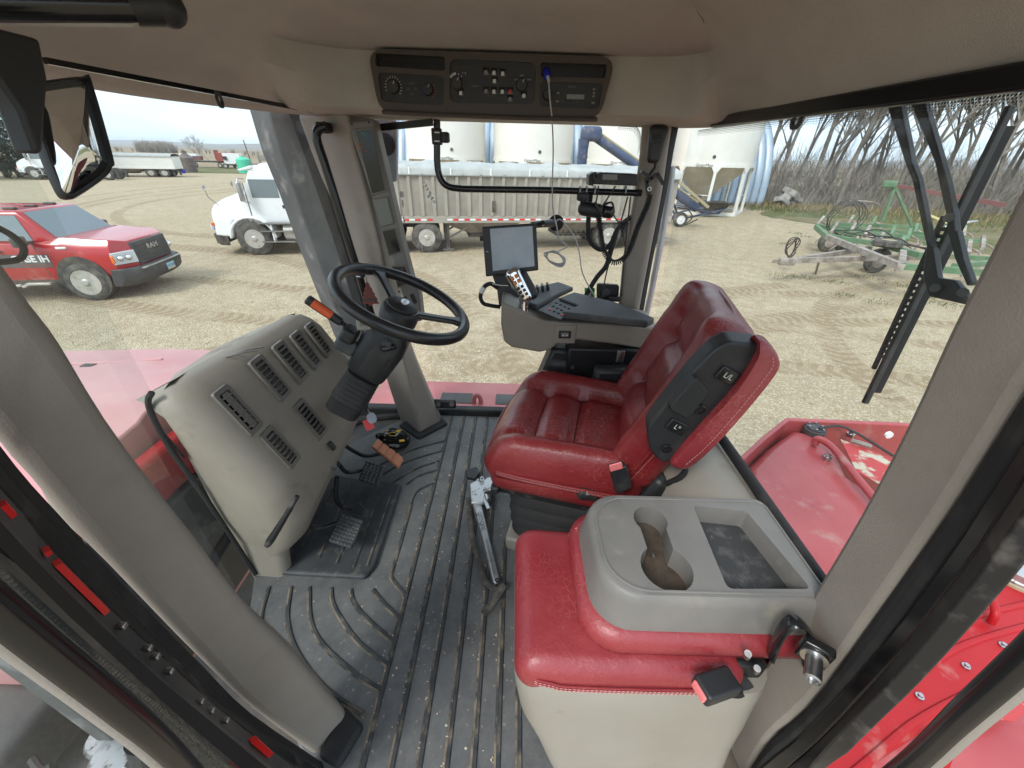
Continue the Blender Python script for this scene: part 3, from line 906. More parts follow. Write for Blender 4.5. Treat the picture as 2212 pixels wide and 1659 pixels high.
def grain_trailer(loc, rz, L0, L1, label, side_mt, rib_mt, ribs, near=True, group=None):
    t = thing('grain_trailer', label, 'trailer', loc, rz, group, local=True)
    W = 2.55
    MB().box(((L0 + L1) / 2, W / 2, 1.87), (L1 - L0, W, 1.3)).build('box', side_mt, t)
    MB().box(((L0 + L1) / 2, W / 2, 2.56), (L1 - L0 + .04, W + .08, .1)).build('top_rail', 'trailer_rib', t, bevel=.01)
    if ribs:
        k, x = 0, L0 + .1
        while x < L1:
            MB().hexa([V((x - .075, -.002, 1.24)), V((x + .075, -.002, 1.24)), V((x + .04, -.06, 1.24)), V((x - .04, -.06, 1.24)),
                       V((x - .075, -.002, 2.5)), V((x + .075, -.002, 2.5)), V((x + .04, -.06, 2.5)), V((x - .04, -.06, 2.5))]).build('rib', rib_mt, t, smooth=0)
            x += .40
    # rolled tarp, arched over bows
    tp = MB()
    rings = []
    nx = int((L1 - L0) / .12)
    for i in range(nx + 1):
        x = L0 + (L1 - L0) * i / nx
        sag = .05 * abs(math.sin(x * math.pi / 1.5)) + .012 * math.sin(x * 7) + .01 * math.sin(x * 17)
        row = []
        for k in range(13):
            a = math.pi * k / 12
            row.append(V((x, W / 2 - math.cos(a) * (W / 2 + .06), 2.66 + math.sin(a) * (.25 - sag))))
        hem = 2.5 + .018 * math.sin(x * 9) + .015 * math.sin(x * 23)
        row = [V((x, -.075, hem))] + row + [V((x, W + .075, hem))]
        rings.append(row)
    tp.loft(rings, closed=False)
    tp.build('tarp', 'tarp', t)
    if near:
        x = L0 + .4
        while x < L1:
            MB().box((x, -.084, 2.6), (.05, .012, .22)).build('tarp_strap', 'reflector_white', t, smooth=0)
            x += 1.35
        MB().box(((L0 + L1) / 2, -.08, 2.495), (L1 - L0, .03, .03)).build('tarp_tube', 'tarp_edge', t)
    # lower side rail and reflective strips
    MB().box(((L0 + L1) / 2, W / 2, 1.12), (L1 - L0, W + .1, .22)).build('side_rail', 'trailer_rib' if ribs else side_mt, t, bevel=.008)
    if near:
        for a, b_ in ((-4.2, -3.0), (-2.5, .75), (1.25, 4.0), (4.6, 5.9)):
            x, k = a, 0
            while x < b_:
                MB().box((x + .1, -.056, 1.12), (.195, .006, .05)).build('reflector_strip', 'reflector_red' if k % 2 else 'reflector_white', t, smooth=0)
                x += .2
                k += 1
        for x in (-.85, 3.35):
            MB().rbox((.12, .03, .36), .05, 3, Matrix.Translation((x, -.07, 1.55))).build('sight_window', 'chassis_black', t)
    # hoppers, frame, landing gear
    for cx in (L0 + (L1 - L0) * .36, L0 + (L1 - L0) * .66):
        h = MB()
        h.hexa([V((cx - .4, .75, .52)), V((cx + .4, .75, .52)), V((cx + .4, W - .75, .52)), V((cx - .4, W - .75, .52)),
                V((cx - 1.5, .1, 1.02)), V((cx + 1.5, .1, 1.02)), V((cx + 1.5, W - .1, 1.02)), V((cx - 1.5, W - .1, 1.02))])
        h.build('hopper', 'frame_grey', t, smooth=0)
        MB().box((cx, W / 2, .47), (.95, 1.3, .1)).build('hopper_gate', 'chassis_black', t)
    for y in (.45, W - .45):
        lg = MB()
        lx = L0 + (L1 - L0) * .25 if ribs else L0 + 2.2
        lg.box((lx, y, .75), (.16, .16, .75))
        lg.box((lx, y, .3), (.12, .12, .5))
        lg.box((lx, y, .045), (.42, .3, .06))
        lg.bar((lx + .1, y, .45), (lx + 1.1, y, 1.0), .06)
        lg.build('landing_leg', 'frame_grey', t, smooth=0)
        MB().box(((L1 - 2.0), y + (.3 if y < 1 else -.3), .85), (4.2, .12, .3)).build('frame_beam', 'chassis_black', t, smooth=0)
    for s in (-1, 1):
        for x in (L1 - 2.5, L1 - 1.2):
            wheel_parts(t, side_m(x, W / 2 + s * 1.0, .52, s), .52, .5, .29, 0, 'wheel_steel', True, 0)
    for y in (.3, W - .3):
        MB().box((L1 - .35, y, .52), (.03, .6, .7)).build('mud_flap', 'chassis_black', t)
    return t


grain_trailer(TR0, UA, -5.4, 6.2, 'long grey ribbed grain trailer with rolled tarp behind the white semi truck', 'trailer_side', 'trailer_rib', True)
# the far, pale trailer and truck at the edge of the yard
FT = at(372, 383, z=G)
FD = (at(245, 387, z=G) - FT)
fa = math.atan2(-FD.y, -FD.x)
grain_trailer(FT, R_(20), -12.8, 0.6, 'pale cream grain trailer parked at the far edge of the yard', 'bin_white', 'bin_white', False, near=False).scale = (1, 1, .82)
semi(at(108, 389, z=G) + V((-1.5, 1.0, 0)), R_(200), 'distant white semi truck beside the dark spruce tree')


# ------------------------------------------------------------------ hopper bins
def bin_proto():
    t = thing('grain_bin', 'x', 'grain bin', (0, 0, 0), local=True)
    r, z0 = 2.62, 2.95
    MB().lathe([(r, z0), (r, 8.6)], None, 64).build('wall', 'bin_white', t, smooth=60)
    MB().lathe([(r + .06, 8.6), (r + .06, 8.66), (.5, 10.1), (.5, 10.3), (.001, 10.3)], None, 48).build('roof', 'bin_white', t)
    MB().lathe([(r + .05, z0 - .16), (r + .05, z0 + .02), (r - .02, z0 + .02), (r - .02, z0 - .16), (r + .05, z0 - .16)], None, 64).build('ring_beam', 'bin_white', t)
    MB().lathe([(r - .03, z0 - .05), (.3, .85), (.3, .6), (.001, .6)], None, 48).build('hopper_cone', 'bin_cone', t, smooth=60)
    for k in range(8):
        a = 2 * math.pi * (k + .5) / 8 + R_(8)
        ca, sa = math.cos(a), math.sin(a)
        l = MB()
        l.bar((r * ca, r * sa, z0 - .1), ((r + .12) * ca, (r + .12) * sa, .12), .16, .16, up=(-sa, ca, 0))
        l.build('leg', 'bin_white', t, smooth=0)
        g = MB()
        u = V((-sa, ca, 0))
        p = V((r * ca * 1.03, r * sa * 1.03, z0 - .14))
        g.prism([p - u * .3, p + u * .3, p + u * .1 - V((0, 0, .3)), p - u * .1 - V((0, 0, .3))], V((ca, sa, 0)) * .02)
        g.build('gusset', 'bin_white', t, smooth=0)
        a2 = a + 2 * math.pi / 8
        q = [V(((r + .12) * math.cos(w), (r + .12) * math.sin(w), 0)) for w in (a, a2)]
        MB().bar(q[0] + V((0, 0, .1)), q[1] + V((0, 0, .1)), .16, .2).build('base_beam', 'bin_white', t, smooth=0)
        if k % 2 == 0:
            MB().bar(q[0] * .97 + V((0, 0, 1.2)), q[1] * .97 + V((0, 0, 1.2)), .05, .05).build('tie_bar', 'bin_white', t, smooth=0)
    return t


BIN_X = (-4.85, .95, 6.9, 13.05)
BIN_LABEL = ('white hopper grain bin at left, seen just beside the gauge post', 'white hopper grain bin directly behind the middle of the grey trailer',
             'white hopper grain bin half hidden by the blue auger', 'white hopper grain bin standing on open legs beside the bare trees')
bp0 = bin_proto()
for i, x in enumerate(BIN_X):
    o = bp0 if i == 0 else copy_tree(bp0)
    o.location = (x, 30.3, G)
    tag(o, BIN_LABEL[i], 'grain bin', 'white hopper grain bins in a row')
for i, (x, (lu, lv)) in enumerate(zip(BIN_X, ((934, 337), (1147, 345), (1357, 357), (1578, 363)))):
    o = [q for q in bpy.data.objects if q.get('group') == 'white hopper grain bins in a row'][i]
    a = math.atan2(-30.3, -x) + (-.05, .0, -.02, -.12)[i]
    nrm = V((math.cos(a), math.sin(a), 0))
    M = basis(nrm * (2.62 + .058) + V((0, 0, 2.88)), (-nrm.y, nrm.x, 0), (0, 0, 1), nrm)
    text_mesh('GrainMax', .26, M, 'dusty_grey', 'lettering', o)
    a += .17
    nrm = V((math.cos(a), math.sin(a), 0))
    MB().disc(basis(nrm * 2.62 + V((0, 0, 3.35)), (-nrm.y, nrm.x, 0), (0, 0, 1), nrm), .1, 16, .03).build('inspection_disc', 'dusty_grey', o)


# ------------------------------------------------------------------ blue arched steel shed behind the bins
def quonset():
    t = thing('arched_shed', 'light blue corrugated steel shed behind the white grain bins', 'shed', (6, 42, G), local=True)
    r, h = 6.3, 7.0
    x0, x1 = -19.5, 14.6
    n = int((x1 - x0) / .62)
    prot = None
    for k in range(n):
        mb = MB()
        rings = []
        for j in range(19):
            a = math.pi * j / 18
            row = []
            for q, d in ((0, 0), (.06, .09), (.3, .16), (.54, .09), (.6, 0)):
                row.append(V((q, -math.cos(a) * (r + d), max(0.0, math.sin(a)) ** .85 * (h + d))))
            rings.append(row)
        if prot is None:
            mb.loft(rings, closed=False)
            prot = mb.build('arch_panel', 'blue_steel', t, smooth=50)
            o = prot
        else:
            o = prot.copy()
            COL.objects.link(o)
            o.parent = t
        o.location = (x0 + k * .62, 0, 0)
    e = MB()
    pts = [V((x1 - .3, -math.cos(math.pi * j / 18) * (r - .02), max(0, math.sin(math.pi * j / 18)) ** .85 * (h - .02))) for j in range(19)]
    e.add(pts, [tuple(range(19))])
    e.build('end_wall', 'blue_steel', t, smooth=0)


quonset()


# ------------------------------------------------------------------ augers
def auger():
    t = thing('grain_auger', 'dark blue grain auger with a hooded spout leaning over the trailer', 'auger', tuple(at(1500, 470, z=G)), 0)
    Y = 22.0
    top, low = at(1275, 288, y=Y), at(1505, 450, y=Y)
    d = (low - top).normalized()
    MB().cyl(top + d * .3, low, .2, 16).build('tube', 'auger_blue', t)
    MB().cyl(top + d * .5 + V((0, 0, .26)), low + V((0, 0, .26)), .06, 8).build('drive_shaft', 'auger_tan', t)
    h = MB()
    h.rbox((1.0, .62, .62), .2, 4, aim(top + d * .05, V((0, 1, 0)), (0, 0, 1)))
    h.build('hood', 'auger_blue', t)
    MB().lathe([(.27, 0), (.25, -.35), (.24, -.36), (.24, -1.35)], Matrix.Translation(at(1262, 300, y=Y)), 16).build('spout', 'auger_blue', t)
    MB().lathe([(.265, -.72), (.265, -.78)], Matrix.Translation(at(1262, 300, y=Y)), 16).build('spout_band', 'auger_blue', t)
    # undercarriage to the right of the post
    w = at(1466, 490, z=G)
    for y in (0, 1.9):
        wheel_parts(t, basis((w.x, w.y + y, G + .36), (1, 0, 0), (0, 0, 1), (0, -1, 0)), .36, .22, .21, 0, 'reflector_white', True)
        fr = MB()
        fr.bar((w.x, w.y + y + .15, G + .36), at(1440, 400, y=w.y + y), .09)
        fr.bar((w.x, w.y + y + .15, G + .36), (w.x + 2.2, w.y + y, G + .9), .08)
        fr.bar((w.x - .3, w.y + y, G + .95), (w.x + 1.9, w.y + y, G + .75), .07)
        fr.build('undercarriage', 'auger_blue', t, smooth=0)
    MB().bar((w.x, w.y + .1, G + .36), (w.x, w.y + 1.8, G + .36), .1).build('axle', 'auger_blue', t)
    hp = MB()
    c = at(1530, 468, z=G) + V((0, 0, .1))
    hp.hexa([c + V((-.5, -.3, .1)), c + V((.5, -.3, .1)), c + V((.5, .3, .1)), c + V((-.5, .3, .1)), c + V((-1, -.7, .8)), c + V((1, -.7, .8)), c + V((1, .7, .8)), c + V((-1, .7, .8))])
    hp.build('intake_hopper', 'chassis_black', t, smooth=0)
    tk = MB()
    p = at(1480, 445, y=21.5)
    tk.tube(smooth_pts([p, p + V((.5, 0, -.5)), p + V((.2, 0, -.9)), p + V((.8, 0, -.6))], 5), .03, 6)
    tk.build('hose', 'hose_black', t)
    MB().bar(at(1458, 385, y=21.6), at(1530, 448, y=21.6), .13, .13).build('transport_arm', 'auger_tan', t)
    MB().rbox((.5, .5, .5), .08, 2, Matrix.Translation(at(1500, 432, y=22.3))).build('engine', 'chassis_black', t)


auger()


# ------------------------------------------------------------------ folded cultivator
def cultivator():
    t = thing('field_cultivator', 'green field cultivator with bare tines and frame parked on gravel', 'cultivator', tuple(at(1880, 560, z=G)))
    Zf = -1.15

    def P(u, v, z=Zf):
        return at(u, v, z=z)

    def beam(a, b_, w, h, mt='implement_green', name='frame_beam'):
        MB().bar(a, b_, w, h).build(name, mt, t, smooth=0)
    # hitch tongue (rust worn A-frame)
    beam(P(1705, 563), P(1885, 558), .11, .14, 'implement_rust', 'tongue_beam')
    beam(P(1725, 560), P(1880, 536), .11, .14, 'implement_rust', 'tongue_beam')
    beam(P(1885, 558), P(1990, 556), .11, .14, 'implement_rust', 'tongue_beam')
    MB().rbox((.45, .16, .2), .03, 2, Matrix.Translation(P(1700, 565))).build('hitch', 'implement_rust', t)
    MB().bar(P(1703, 565) - V((.45, 0, 0)), P(1703, 565), .05, .1).build('hitch_clevis', 'implement_rust', t)
    beam(P(1770, 562), at(1762, 590, z=G), .06, .06, 'implement_rust', 'jack_stand')
    # big diagonal beam and frame
    z2 = -.95
    beam(P(1788, 512, z2), P(1945, 575, z2), .16, .16, 'implement_rust', 'draw_beam')
    beam(P(1763, 490, z2), P(1788, 512, z2), .15, .16)
    beam(P(1763, 487, z2), P(1850, 507, z2), .13, .14)
    beam(P(1790, 510, z2), P(1900, 528, z2), .15, .15)
    beam(P(1760, 488, z2), P(2010, 506, z2), .12, .12)
    beam(P(1840, 502, z2), P(2130, 522, z2), .12, .12)
    beam(P(1800, 484, z2), P(2080, 494, z2), .12, .12)
    beam(P(1900, 527, z2), P(1990, 552, z2), .15, .15)
    beam(P(1945, 575, z2), P(2140, 590, z2), .15, .15)
    beam(P(1950, 545, z2), P(1945, 578, z2), .15, .15, 'implement_rust')
    beam(P(1990, 550, z2), P(2150, 560, z2), .13, .13)
    beam(P(2060, 575, z2), P(2160, 566, z2), .13, .13)
    # slanting cross members with folded shanks
    for u, v in ((1770, 482), (1800, 496), (1835, 480), (1838, 500), (1870, 505), (1885, 482), (1900, 520), (1925, 505), (1945, 530), (1960, 512), (1975, 500), (2000, 520), (2080, 505), (2090, 540), (2120, 530)):
        a = P(u, v, z2)
        beam(a + V((-.3, -.35, -.05)), a + V((.45, .5, .2)), .1, .12, 'implement_rust' if (u + v) % 3 else 'implement_green', 'cross_member')
        s = MB()
        s.tube(smooth_pts([a + V((.1, 0, .05)), a + V((.35, -.1, -.1)), a + V((.3, -.2, -.45)), a + V((-.05, -.3, -.75))], 4), .035, 5)
        s.build('tine', 'implement_rust', t)
    # A-frame mast and its brace
    beam(at(1905, 478, y=17.5), at(1932, 405, y=17.5), .1, .1, name='mast_leg')
    beam(at(1975, 500, y=17.2), at(1934, 405, y=17.5), .09, .08, name='mast_leg')
    MB().rbox((.5, .2, .25), .05, 2, Matrix.Translation(at(1922, 398, y=17.5))).build('mast_head', 'implement_green', t)
    MB().tube(smooth_pts([at(1835, 434, y=18), at(1880, 436, y=18), at(1900, 445, y=18), at(1905, 475, y=18)], 5), .03, 6).build('stand_pipe', 'implement_rust', t)
    # coiled hydraulic hoses
    for c, rr, k in ((at(1826, 472, y=17), .55, 5), (at(1711, 535, y=13), .28, 4)):
        for j in range(k):
            pts = []
            for i in range(21):
                a = 2 * math.pi * i / 20
                pts.append(c + V((math.cos(a) * rr * (1 + .1 * j) * (1 if k == 5 else .45), .1 * math.sin(a * 2 + j), math.sin(a) * rr * (.9 + .08 * j))))
            MB().tube(pts, .015, 5).build('hydraulic_hose', 'hose_black', t)
    for j in range(7):
        a, b_ = P(1800 + 22 * j, 498 + 3 * j, -.85), P(1905 + 20 * j, 516 + 4 * j, -.85)
        m_ = (a + b_) / 2 + V((random.uniform(-.4, .4), random.uniform(-.6, .6), random.uniform(-.05, .25)))
        MB().tube(smooth_pts([a, m_, b_], 6), .02, 5).build('hydraulic_hose', 'hose_black', t)
    # gauge wheels
    for u, v, h in ((1790, 522, 0), (1825, 522, 0), (1895, 563, 0), (1935, 548, 1)):
        c = at(u, v, z=-1.4)
        if h:
            M = Matrix.Translation(P(1912, 536, z2) + V((0, 0, .15)))
        else:
            M = basis(c, (1, 0, 0), (0, 0, 1), (0, -1, 0))
        wheel_parts(t, M, .38, .22, .2, 0, 'implement_rust' if not h else 'auger_tan', False)
    beam(at(1985, 455, y=16), at(2085, 497, y=15), .1, .06, 'pale_yellow', 'yellow_bar')
    MB().tube([P(2040, 490, -.6), P(2090, 480, -.4), P(2110, 478, -.4)], .05, 6).build('hydraulic_ram', 'chrome', t)


cultivator()
o = MB().bar(at(1938, 402, y=20), at(2170, 443, y=16), .13, .15).build('steel_beam', 'maroon_beam')
tag(o, 'long maroon steel beam lying behind the green cultivator', 'beam')


# ------------------------------------------------------------------ trees
def bare_tree(seed, h, spread=1.0, lean=0.0, twig=True):
    rnd = random.Random(seed)
    tk, cr = MB(), MB()

    def grow(p, d, L, r, lvl, mb):
        n = 3 if lvl < 2 else 2
        pts, rs = [p], [r]
        q, dd = p.copy(), d.copy()
        for i in range(n):
            dd = (dd + V((rnd.uniform(-.16, .16), rnd.uniform(-.16, .16), rnd.uniform(-.02, .12)))).normalized()
            q = q + dd * (L / n)
            pts.append(q.copy())
            rs.append(max(.011, r * (1 - .55 * (i + 1) / n)))
        mb.tube(pts, rs, 5 if lvl < 2 else 3, caps=False)
        if lvl >= 4 or (lvl >= 3 and not twig):
            return
        k = (6, 6, 5, 4)[lvl]
        for j in range(k):
            f = rnd.uniform(.35, 1.0) if j else 1.0
            i = min(int(f * n), n - 1)
            bp_ = pts[i].lerp(pts[i + 1], f * n - i)
            ax = V((rnd.uniform(-1, 1), rnd.uniform(-1, 1), rnd.uniform(-.15, .45))).normalized()
            nd = (dd * rnd.uniform(.5, .9) + ax * rnd.uniform(.45, .9) * spread).normalized()
            grow(bp_, nd, L * rnd.uniform(.45, .66), max(.012, rs[i] * rnd.uniform(.42, .62)), lvl + 1, cr)
    grow(V((0, 0, -.05)), V((lean, rnd.uniform(-.08, .08), 1)).normalized(), h * .55, h * .0125, 0, tk)
    return tk, cr


def tree_proto(seed, h, **k):
    t = thing('bare_tree', 'x', 'tree', local=True)
    a, b = bare_tree(seed, h, **k)
    a.build('trunk', 'bark_grey', t)
    b.build('crown', 'twig_grey', t, smooth=60)
    return t


PROT = [tree_proto(11 + i, 11 + (i % 3), spread=.8 + .12 * (i % 3), lean=(.12, -.1, .05, -.02, .16, 0)[i]) for i in range(6)]
rt = random.Random(5)
spots = []
for i in range(52):
    f = i / 51
    row = i % 4
    x = 22.5 + 34 * f + rt.uniform(-.9, .9)
    y = 38.0 + row * 2.8 - 9 * f + rt.uniform(-1, 1)
    spots.append((x, y))
looks = ('slender', 'forked', 'leaning', 'straight', 'crooked', 'broad')
used = set()
BT = []
for i, (x, y) in enumerate(spots):
    p = PROT[i % 6]
    o = p if i % 6 not in used else copy_tree(p)
    used.add(i % 6)
    o.location = (x, y, G)
    o.rotation_euler = (0, 0, rt.uniform(0, 6.28))
    s = rt.uniform(.9, 1.45)
    o.scale = (s, s, s)
    tag(o, 'x', 'tree', 'leafless shelterbelt trees')
    BT.append(o)
TENS = ('', '', 'twenty', 'thirty', 'forty', 'fifty')
ORD = 'zeroth first second third fourth fifth sixth seventh eighth ninth tenth eleventh twelfth thirteenth fourteenth fifteenth sixteenth seventeenth eighteenth nineteenth'.split()
for i, o in enumerate(sorted(BT, key=lambda q: q.location.x / q.location.y), 1):
    w_ = ORD[i] if i < 20 else (TENS[i // 10][:-1] + 'ieth' if i % 10 == 0 else TENS[i // 10] + '-' + ORD[i % 10])
    o['label'] = w_ + ' bare grey tree rightwards from the blue shed in the shelterbelt'


def thicket():
    rnd = random.Random(3)
    mb = MB()
    for i in range(3400):
        f = rnd.random()
        x = 21.5 + 38 * f + rnd.uniform(-1, 1)
        y = 36.6 - 9 * f + rnd.uniform(-.8, 10)
        h = rnd.uniform(.6, 4.6)
        p = V((x, y, G))
        d = V((rnd.uniform(-.6, .6), rnd.uniform(-.6, .6), 1)).normalized()
        q = p + d * h * .5
        e = q + (d + V((rnd.uniform(-.6, .6), rnd.uniform(-.6, .6), rnd.uniform(-.5, .2)))).normalized() * h * .5
        mb.tube([p, q, e], [.018, .012, .006], 3, caps=False)
        e2 = q + (d + V((rnd.uniform(-.9, .9), rnd.uniform(-.9, .9), 0))).normalized() * h * .4
        mb.tube([q, e2], [.01, .005], 3, caps=False)
    for i in range(900):
        f = rnd.random()
        x = 23 + 60 * f + rnd.uniform(-1, 1)
        y = 49 - 6 * f + rnd.uniform(0, 9)
        h = rnd.uniform(2.5, 6.5)
        p = V((x, y, G))
        d = V((rnd.uniform(-.35, .35), rnd.uniform(-.35, .35), 1)).normalized()
        q = p + d * h * .6
        e = q + (d + V((rnd.uniform(-.5, .5), rnd.uniform(-.5, .5), 0))).normalized() * h * .4
        mb.tube([p, q, e], [.035, .025, .012], 3, caps=False)
        for k in range(3):
            b_ = p.lerp(q, rnd.uniform(.3, 1))
            mb.tube([b_, b_ + (d + V((rnd.uniform(-1, 1), rnd.uniform(-1, 1), 0))).normalized() * h * .28], [.018, .01], 3, caps=False)
    o = mb.build('brush_thicket', 'twig_grey', smooth=0)
    tag(o, 'tangle of leafless brush under the shelterbelt trees', 'brush', kind='stuff')


thicket()


def grass():
    rnd = random.Random(9)
    for nm, mt, cnt, lab in (('green_grass', 'grass_blade', 9000, 'low green grass growing between gravel and trees'), ('dry_grass', 'dry_grass', 5000, 'dry straw coloured grass along the tree edge')):
        mb = MB()
        vs_, fs = [], []
        for i in range(cnt):
            if nm == 'green_grass' and i < 900:          # small tufts in the gravel by the cultivator
                c = at(*rnd.choice(((1690, 600), (1720, 505), (1740, 512), (1800, 610), (1830, 640), (1860, 600), (1700, 528), (1950, 620), (1985, 640), (2040, 660), (1900, 655), (1730, 600))), z=G)
                x, y = c.x + rnd.gauss(0, .22), c.y + rnd.gauss(0, .15)
                h = rnd.uniform(.03, .1)
            else:
                f = rnd.random()
                x = 17.8 + 30 * f * f + rnd.uniform(-.5, 4)
                y = 34 - 20 * rnd.random() * f + rnd.uniform(-2, 3.5)
                if x < 21 and y < 24:
                    x += 3
                h = rnd.uniform(.06, .24) if nm == 'green_grass' else rnd.uniform(.15, .5)
                if nm == 'dry_grass':
                    y += 3
            a = rnd.uniform(0, 6.28)
            w = V((math.cos(a), math.sin(a), 0)) * (h * .12)
            l = V((rnd.uniform(-.5, .5), rnd.uniform(-.5, .5), 1)).normalized() * h
            p = V((x, y, G + .01))
            b = len(vs_)
            vs_ += [p - w, p + w, p + l]
            fs.append((b, b + 1, b + 2))
        mb.add(vs_, fs)
        tag(mb.build(nm, mt, smooth=0), lab, 'grass', kind='stuff')


grass()


def pebbles():
    rnd = random.Random(4)
    mb = MB()
    ico = [V(p).normalized() for p in ((1, 0, 0), (-1, 0, 0), (0, 1, 0), (0, -1, 0), (0, 0, 1), (0, 0, -1))]
    fc = [(0, 2, 4), (2, 1, 4), (1, 3, 4), (3, 0, 4), (2, 0, 5), (1, 2, 5), (3, 1, 5), (0, 3, 5)]
    for i in range(7000):
        r = 2.3 + 20 * rnd.random() ** 1.4
        a = rnd.uniform(-1.05, 1.1)
        c = V((math.sin(a) * r, math.cos(a) * r, G))
        s = rnd.uniform(.006, .022) * (1 if rnd.random() < .96 else 1.8)
        mb.add([c + V((p.x * s * rnd.uniform(.7, 1.4), p.y * s * rnd.uniform(.7, 1.4), (p.z + .5) * s * .7)) for p in ico], fc)
    tag(mb.build('loose_gravel', 'pebble', smooth=0), 'loose pale stones scattered over the gravel yard', 'gravel', kind='stuff')


pebbles()


def spruce(loc, h, label, seed):
    rnd = random.Random(seed)
    t = thing('spruce_tree', label, 'tree', loc, rnd.uniform(0, 6), 'dark spruces at the yard edge', local=True)
    MB().tube([(0, 0, -.1), (0, 0, h)], [h * .018, .02], 7).build('trunk', 'bark_brown', t)
    vs_, fs = [], []
    n = int(h * 34)
    for i in range(n):
        z = h * (.06 + .92 * (i / n))
        R0 = (h - z) * .36 + .3
        a = i * 2.399 + rnd.uniform(-.3, .3)
        L = R0 * rnd.uniform(.7, 1.12)
        d = V((math.cos(a), math.sin(a), rnd.uniform(-.28, .02))).normalized()
        for j in range(int(10 + L * 12)):
            f = rnd.uniform(.15, 1.0)
            p = V((0, 0, z)) + d * (L * f) + V((0, 0, -.12 * L * f * f)) + V((rnd.gauss(0, .1), rnd.gauss(0, .1), rnd.gauss(0, .06)))
            s = rnd.uniform(.12, .26)
            u = V((rnd.uniform(-1, 1), rnd.uniform(-1, 1), rnd.uniform(-.7, .2))).normalized() * s
            w = V((rnd.uniform(-1, 1), rnd.uniform(-1, 1), rnd.uniform(-.6, .6))).normalized() * s * .32
            b = len(vs_)
            vs_ += [p, p + u * .5 + w, p + u, p + u * .5 - w]
            fs.append((b, b + 1, b + 2, b + 3))
    mb = MB()
    mb.add(vs_, fs)
    mb.build('crown', 'spruce_needles', t, smooth=0)


spruce(at(18, 384, z=G), 15, 'tall dark spruce tree beside the hanging mirror', 1)
spruce(at(52, 384, z=G) + V((1, 5, 0)), 9.5, 'shorter dark spruce tree next to the tall one', 2)
spruce(at(-30, 386, z=G) + V((0, 3, 0)), 13, 'dark spruce tree at the left edge of the view', 3)


def far_trees():
    rnd = random.Random(21)
    mb = MB()
    for i in range(150):
        u = rnd.uniform(300, 385) if i < 110 else rnd.uniform(190, 560)
        c = at(u, 334, y=rnd.uniform(235, 262))
        c.z = G
        h = rnd.uniform(3, 6.5) if i < 110 else rnd.uniform(1.5, 3.5)
        for k in range(14):
            d = V((rnd.uniform(-.5, .5), rnd.uniform(-.5, .5), 1)).normalized()
            q = c + d * h * rnd.uniform(.5, 1)
            mb.tube([c + V((rnd.uniform(-.4, .4), 0, 0)), q], [.09, .03], 3, caps=False)
            mb.tube([c.lerp(q, .6), q + V((rnd.uniform(-1, 1), rnd.uniform(-1, 1), rnd.uniform(.2, 1)))], [.04, .02], 3, caps=False)
    tag(mb.build('far_treeline', 'twig_grey', smooth=0), 'low belt of bare trees across the distant field', 'trees', kind='stuff')


far_trees()


# ------------------------------------------------------------------ distant things at the yard's edge
def ground_at(u, v):
    return at(u, v, z=G)


p = ground_at(412, 372)
t = thing('rusty_tank', 'dark rusty upright tank with a conical top beside the cream trailer', 'tank', tuple(p), local=True)
MB().lathe([(2.2, 0), (2.2, 4.4)], None, 28).build('shell', 'tank_rust', t)
MB().lathe([(2.25, 4.4), (.75, 5.7), (.7, 5.75), (.7, 6.4), (.8, 6.4), (.8, 6.5), (.001, 6.5)], None, 28).build('cone_top', 'tank_rust', t)
for z in (1.4, 2.9):
    MB().lathe([(2.21, z), (2.24, z + .03), (2.21, z + .06)], None, 28).build('weld_band', 'tank_rust', t)
t.scale = (.42, .42, .40)
o = MB().rbox((.4, .4, .5), .08, 2, Matrix.Translation(ground_at(403, 374) + V((0, -.5, .25)))).build('blue_barrel', 'blue_plastic')
tag(o, 'small blue plastic drum at the foot of the rusty tank', 'drum')
p = ground_at(533, 374)
t = thing('poly_tank', 'green plastic water tank with moulded rings', 'tank', tuple(p), local=True)
prof = [(2.0, 0)]
for k in range(6):
    prof += [(2.06, .1 + k * .62), (2.0, .3 + k * .62), (2.06, .56 + k * .62)]
prof += [(2.0, 3.8), (1.2, 4.25), (.45, 4.4), (.45, 4.55), (.001, 4.55)]
MB().lathe(prof, None, 32).build('shell', 'tank_green', t)
MB().lathe([(.5, 4.4), (.5, 4.62), (.001, 4.66)], None, 16).build('lid', 'tank_green', t)
t.scale = (.46, .46, .46)


def far_frame(u, v, L, name, label, cat, mt, parts):
    p = ground_at(u, v)
    t = thing(name, label, cat, tuple(p), R_(15), local=True)
    for nm, c, s, m_ in parts:
        MB().box(c, s).build(nm, m_, t, bevel=.03)
    for x in (-L * .3, L * .3):
        wheel_parts(t, side_m(x, -.9, .4, -1), .4, .25, .2, 0, 'wheel_steel', False)
    return t


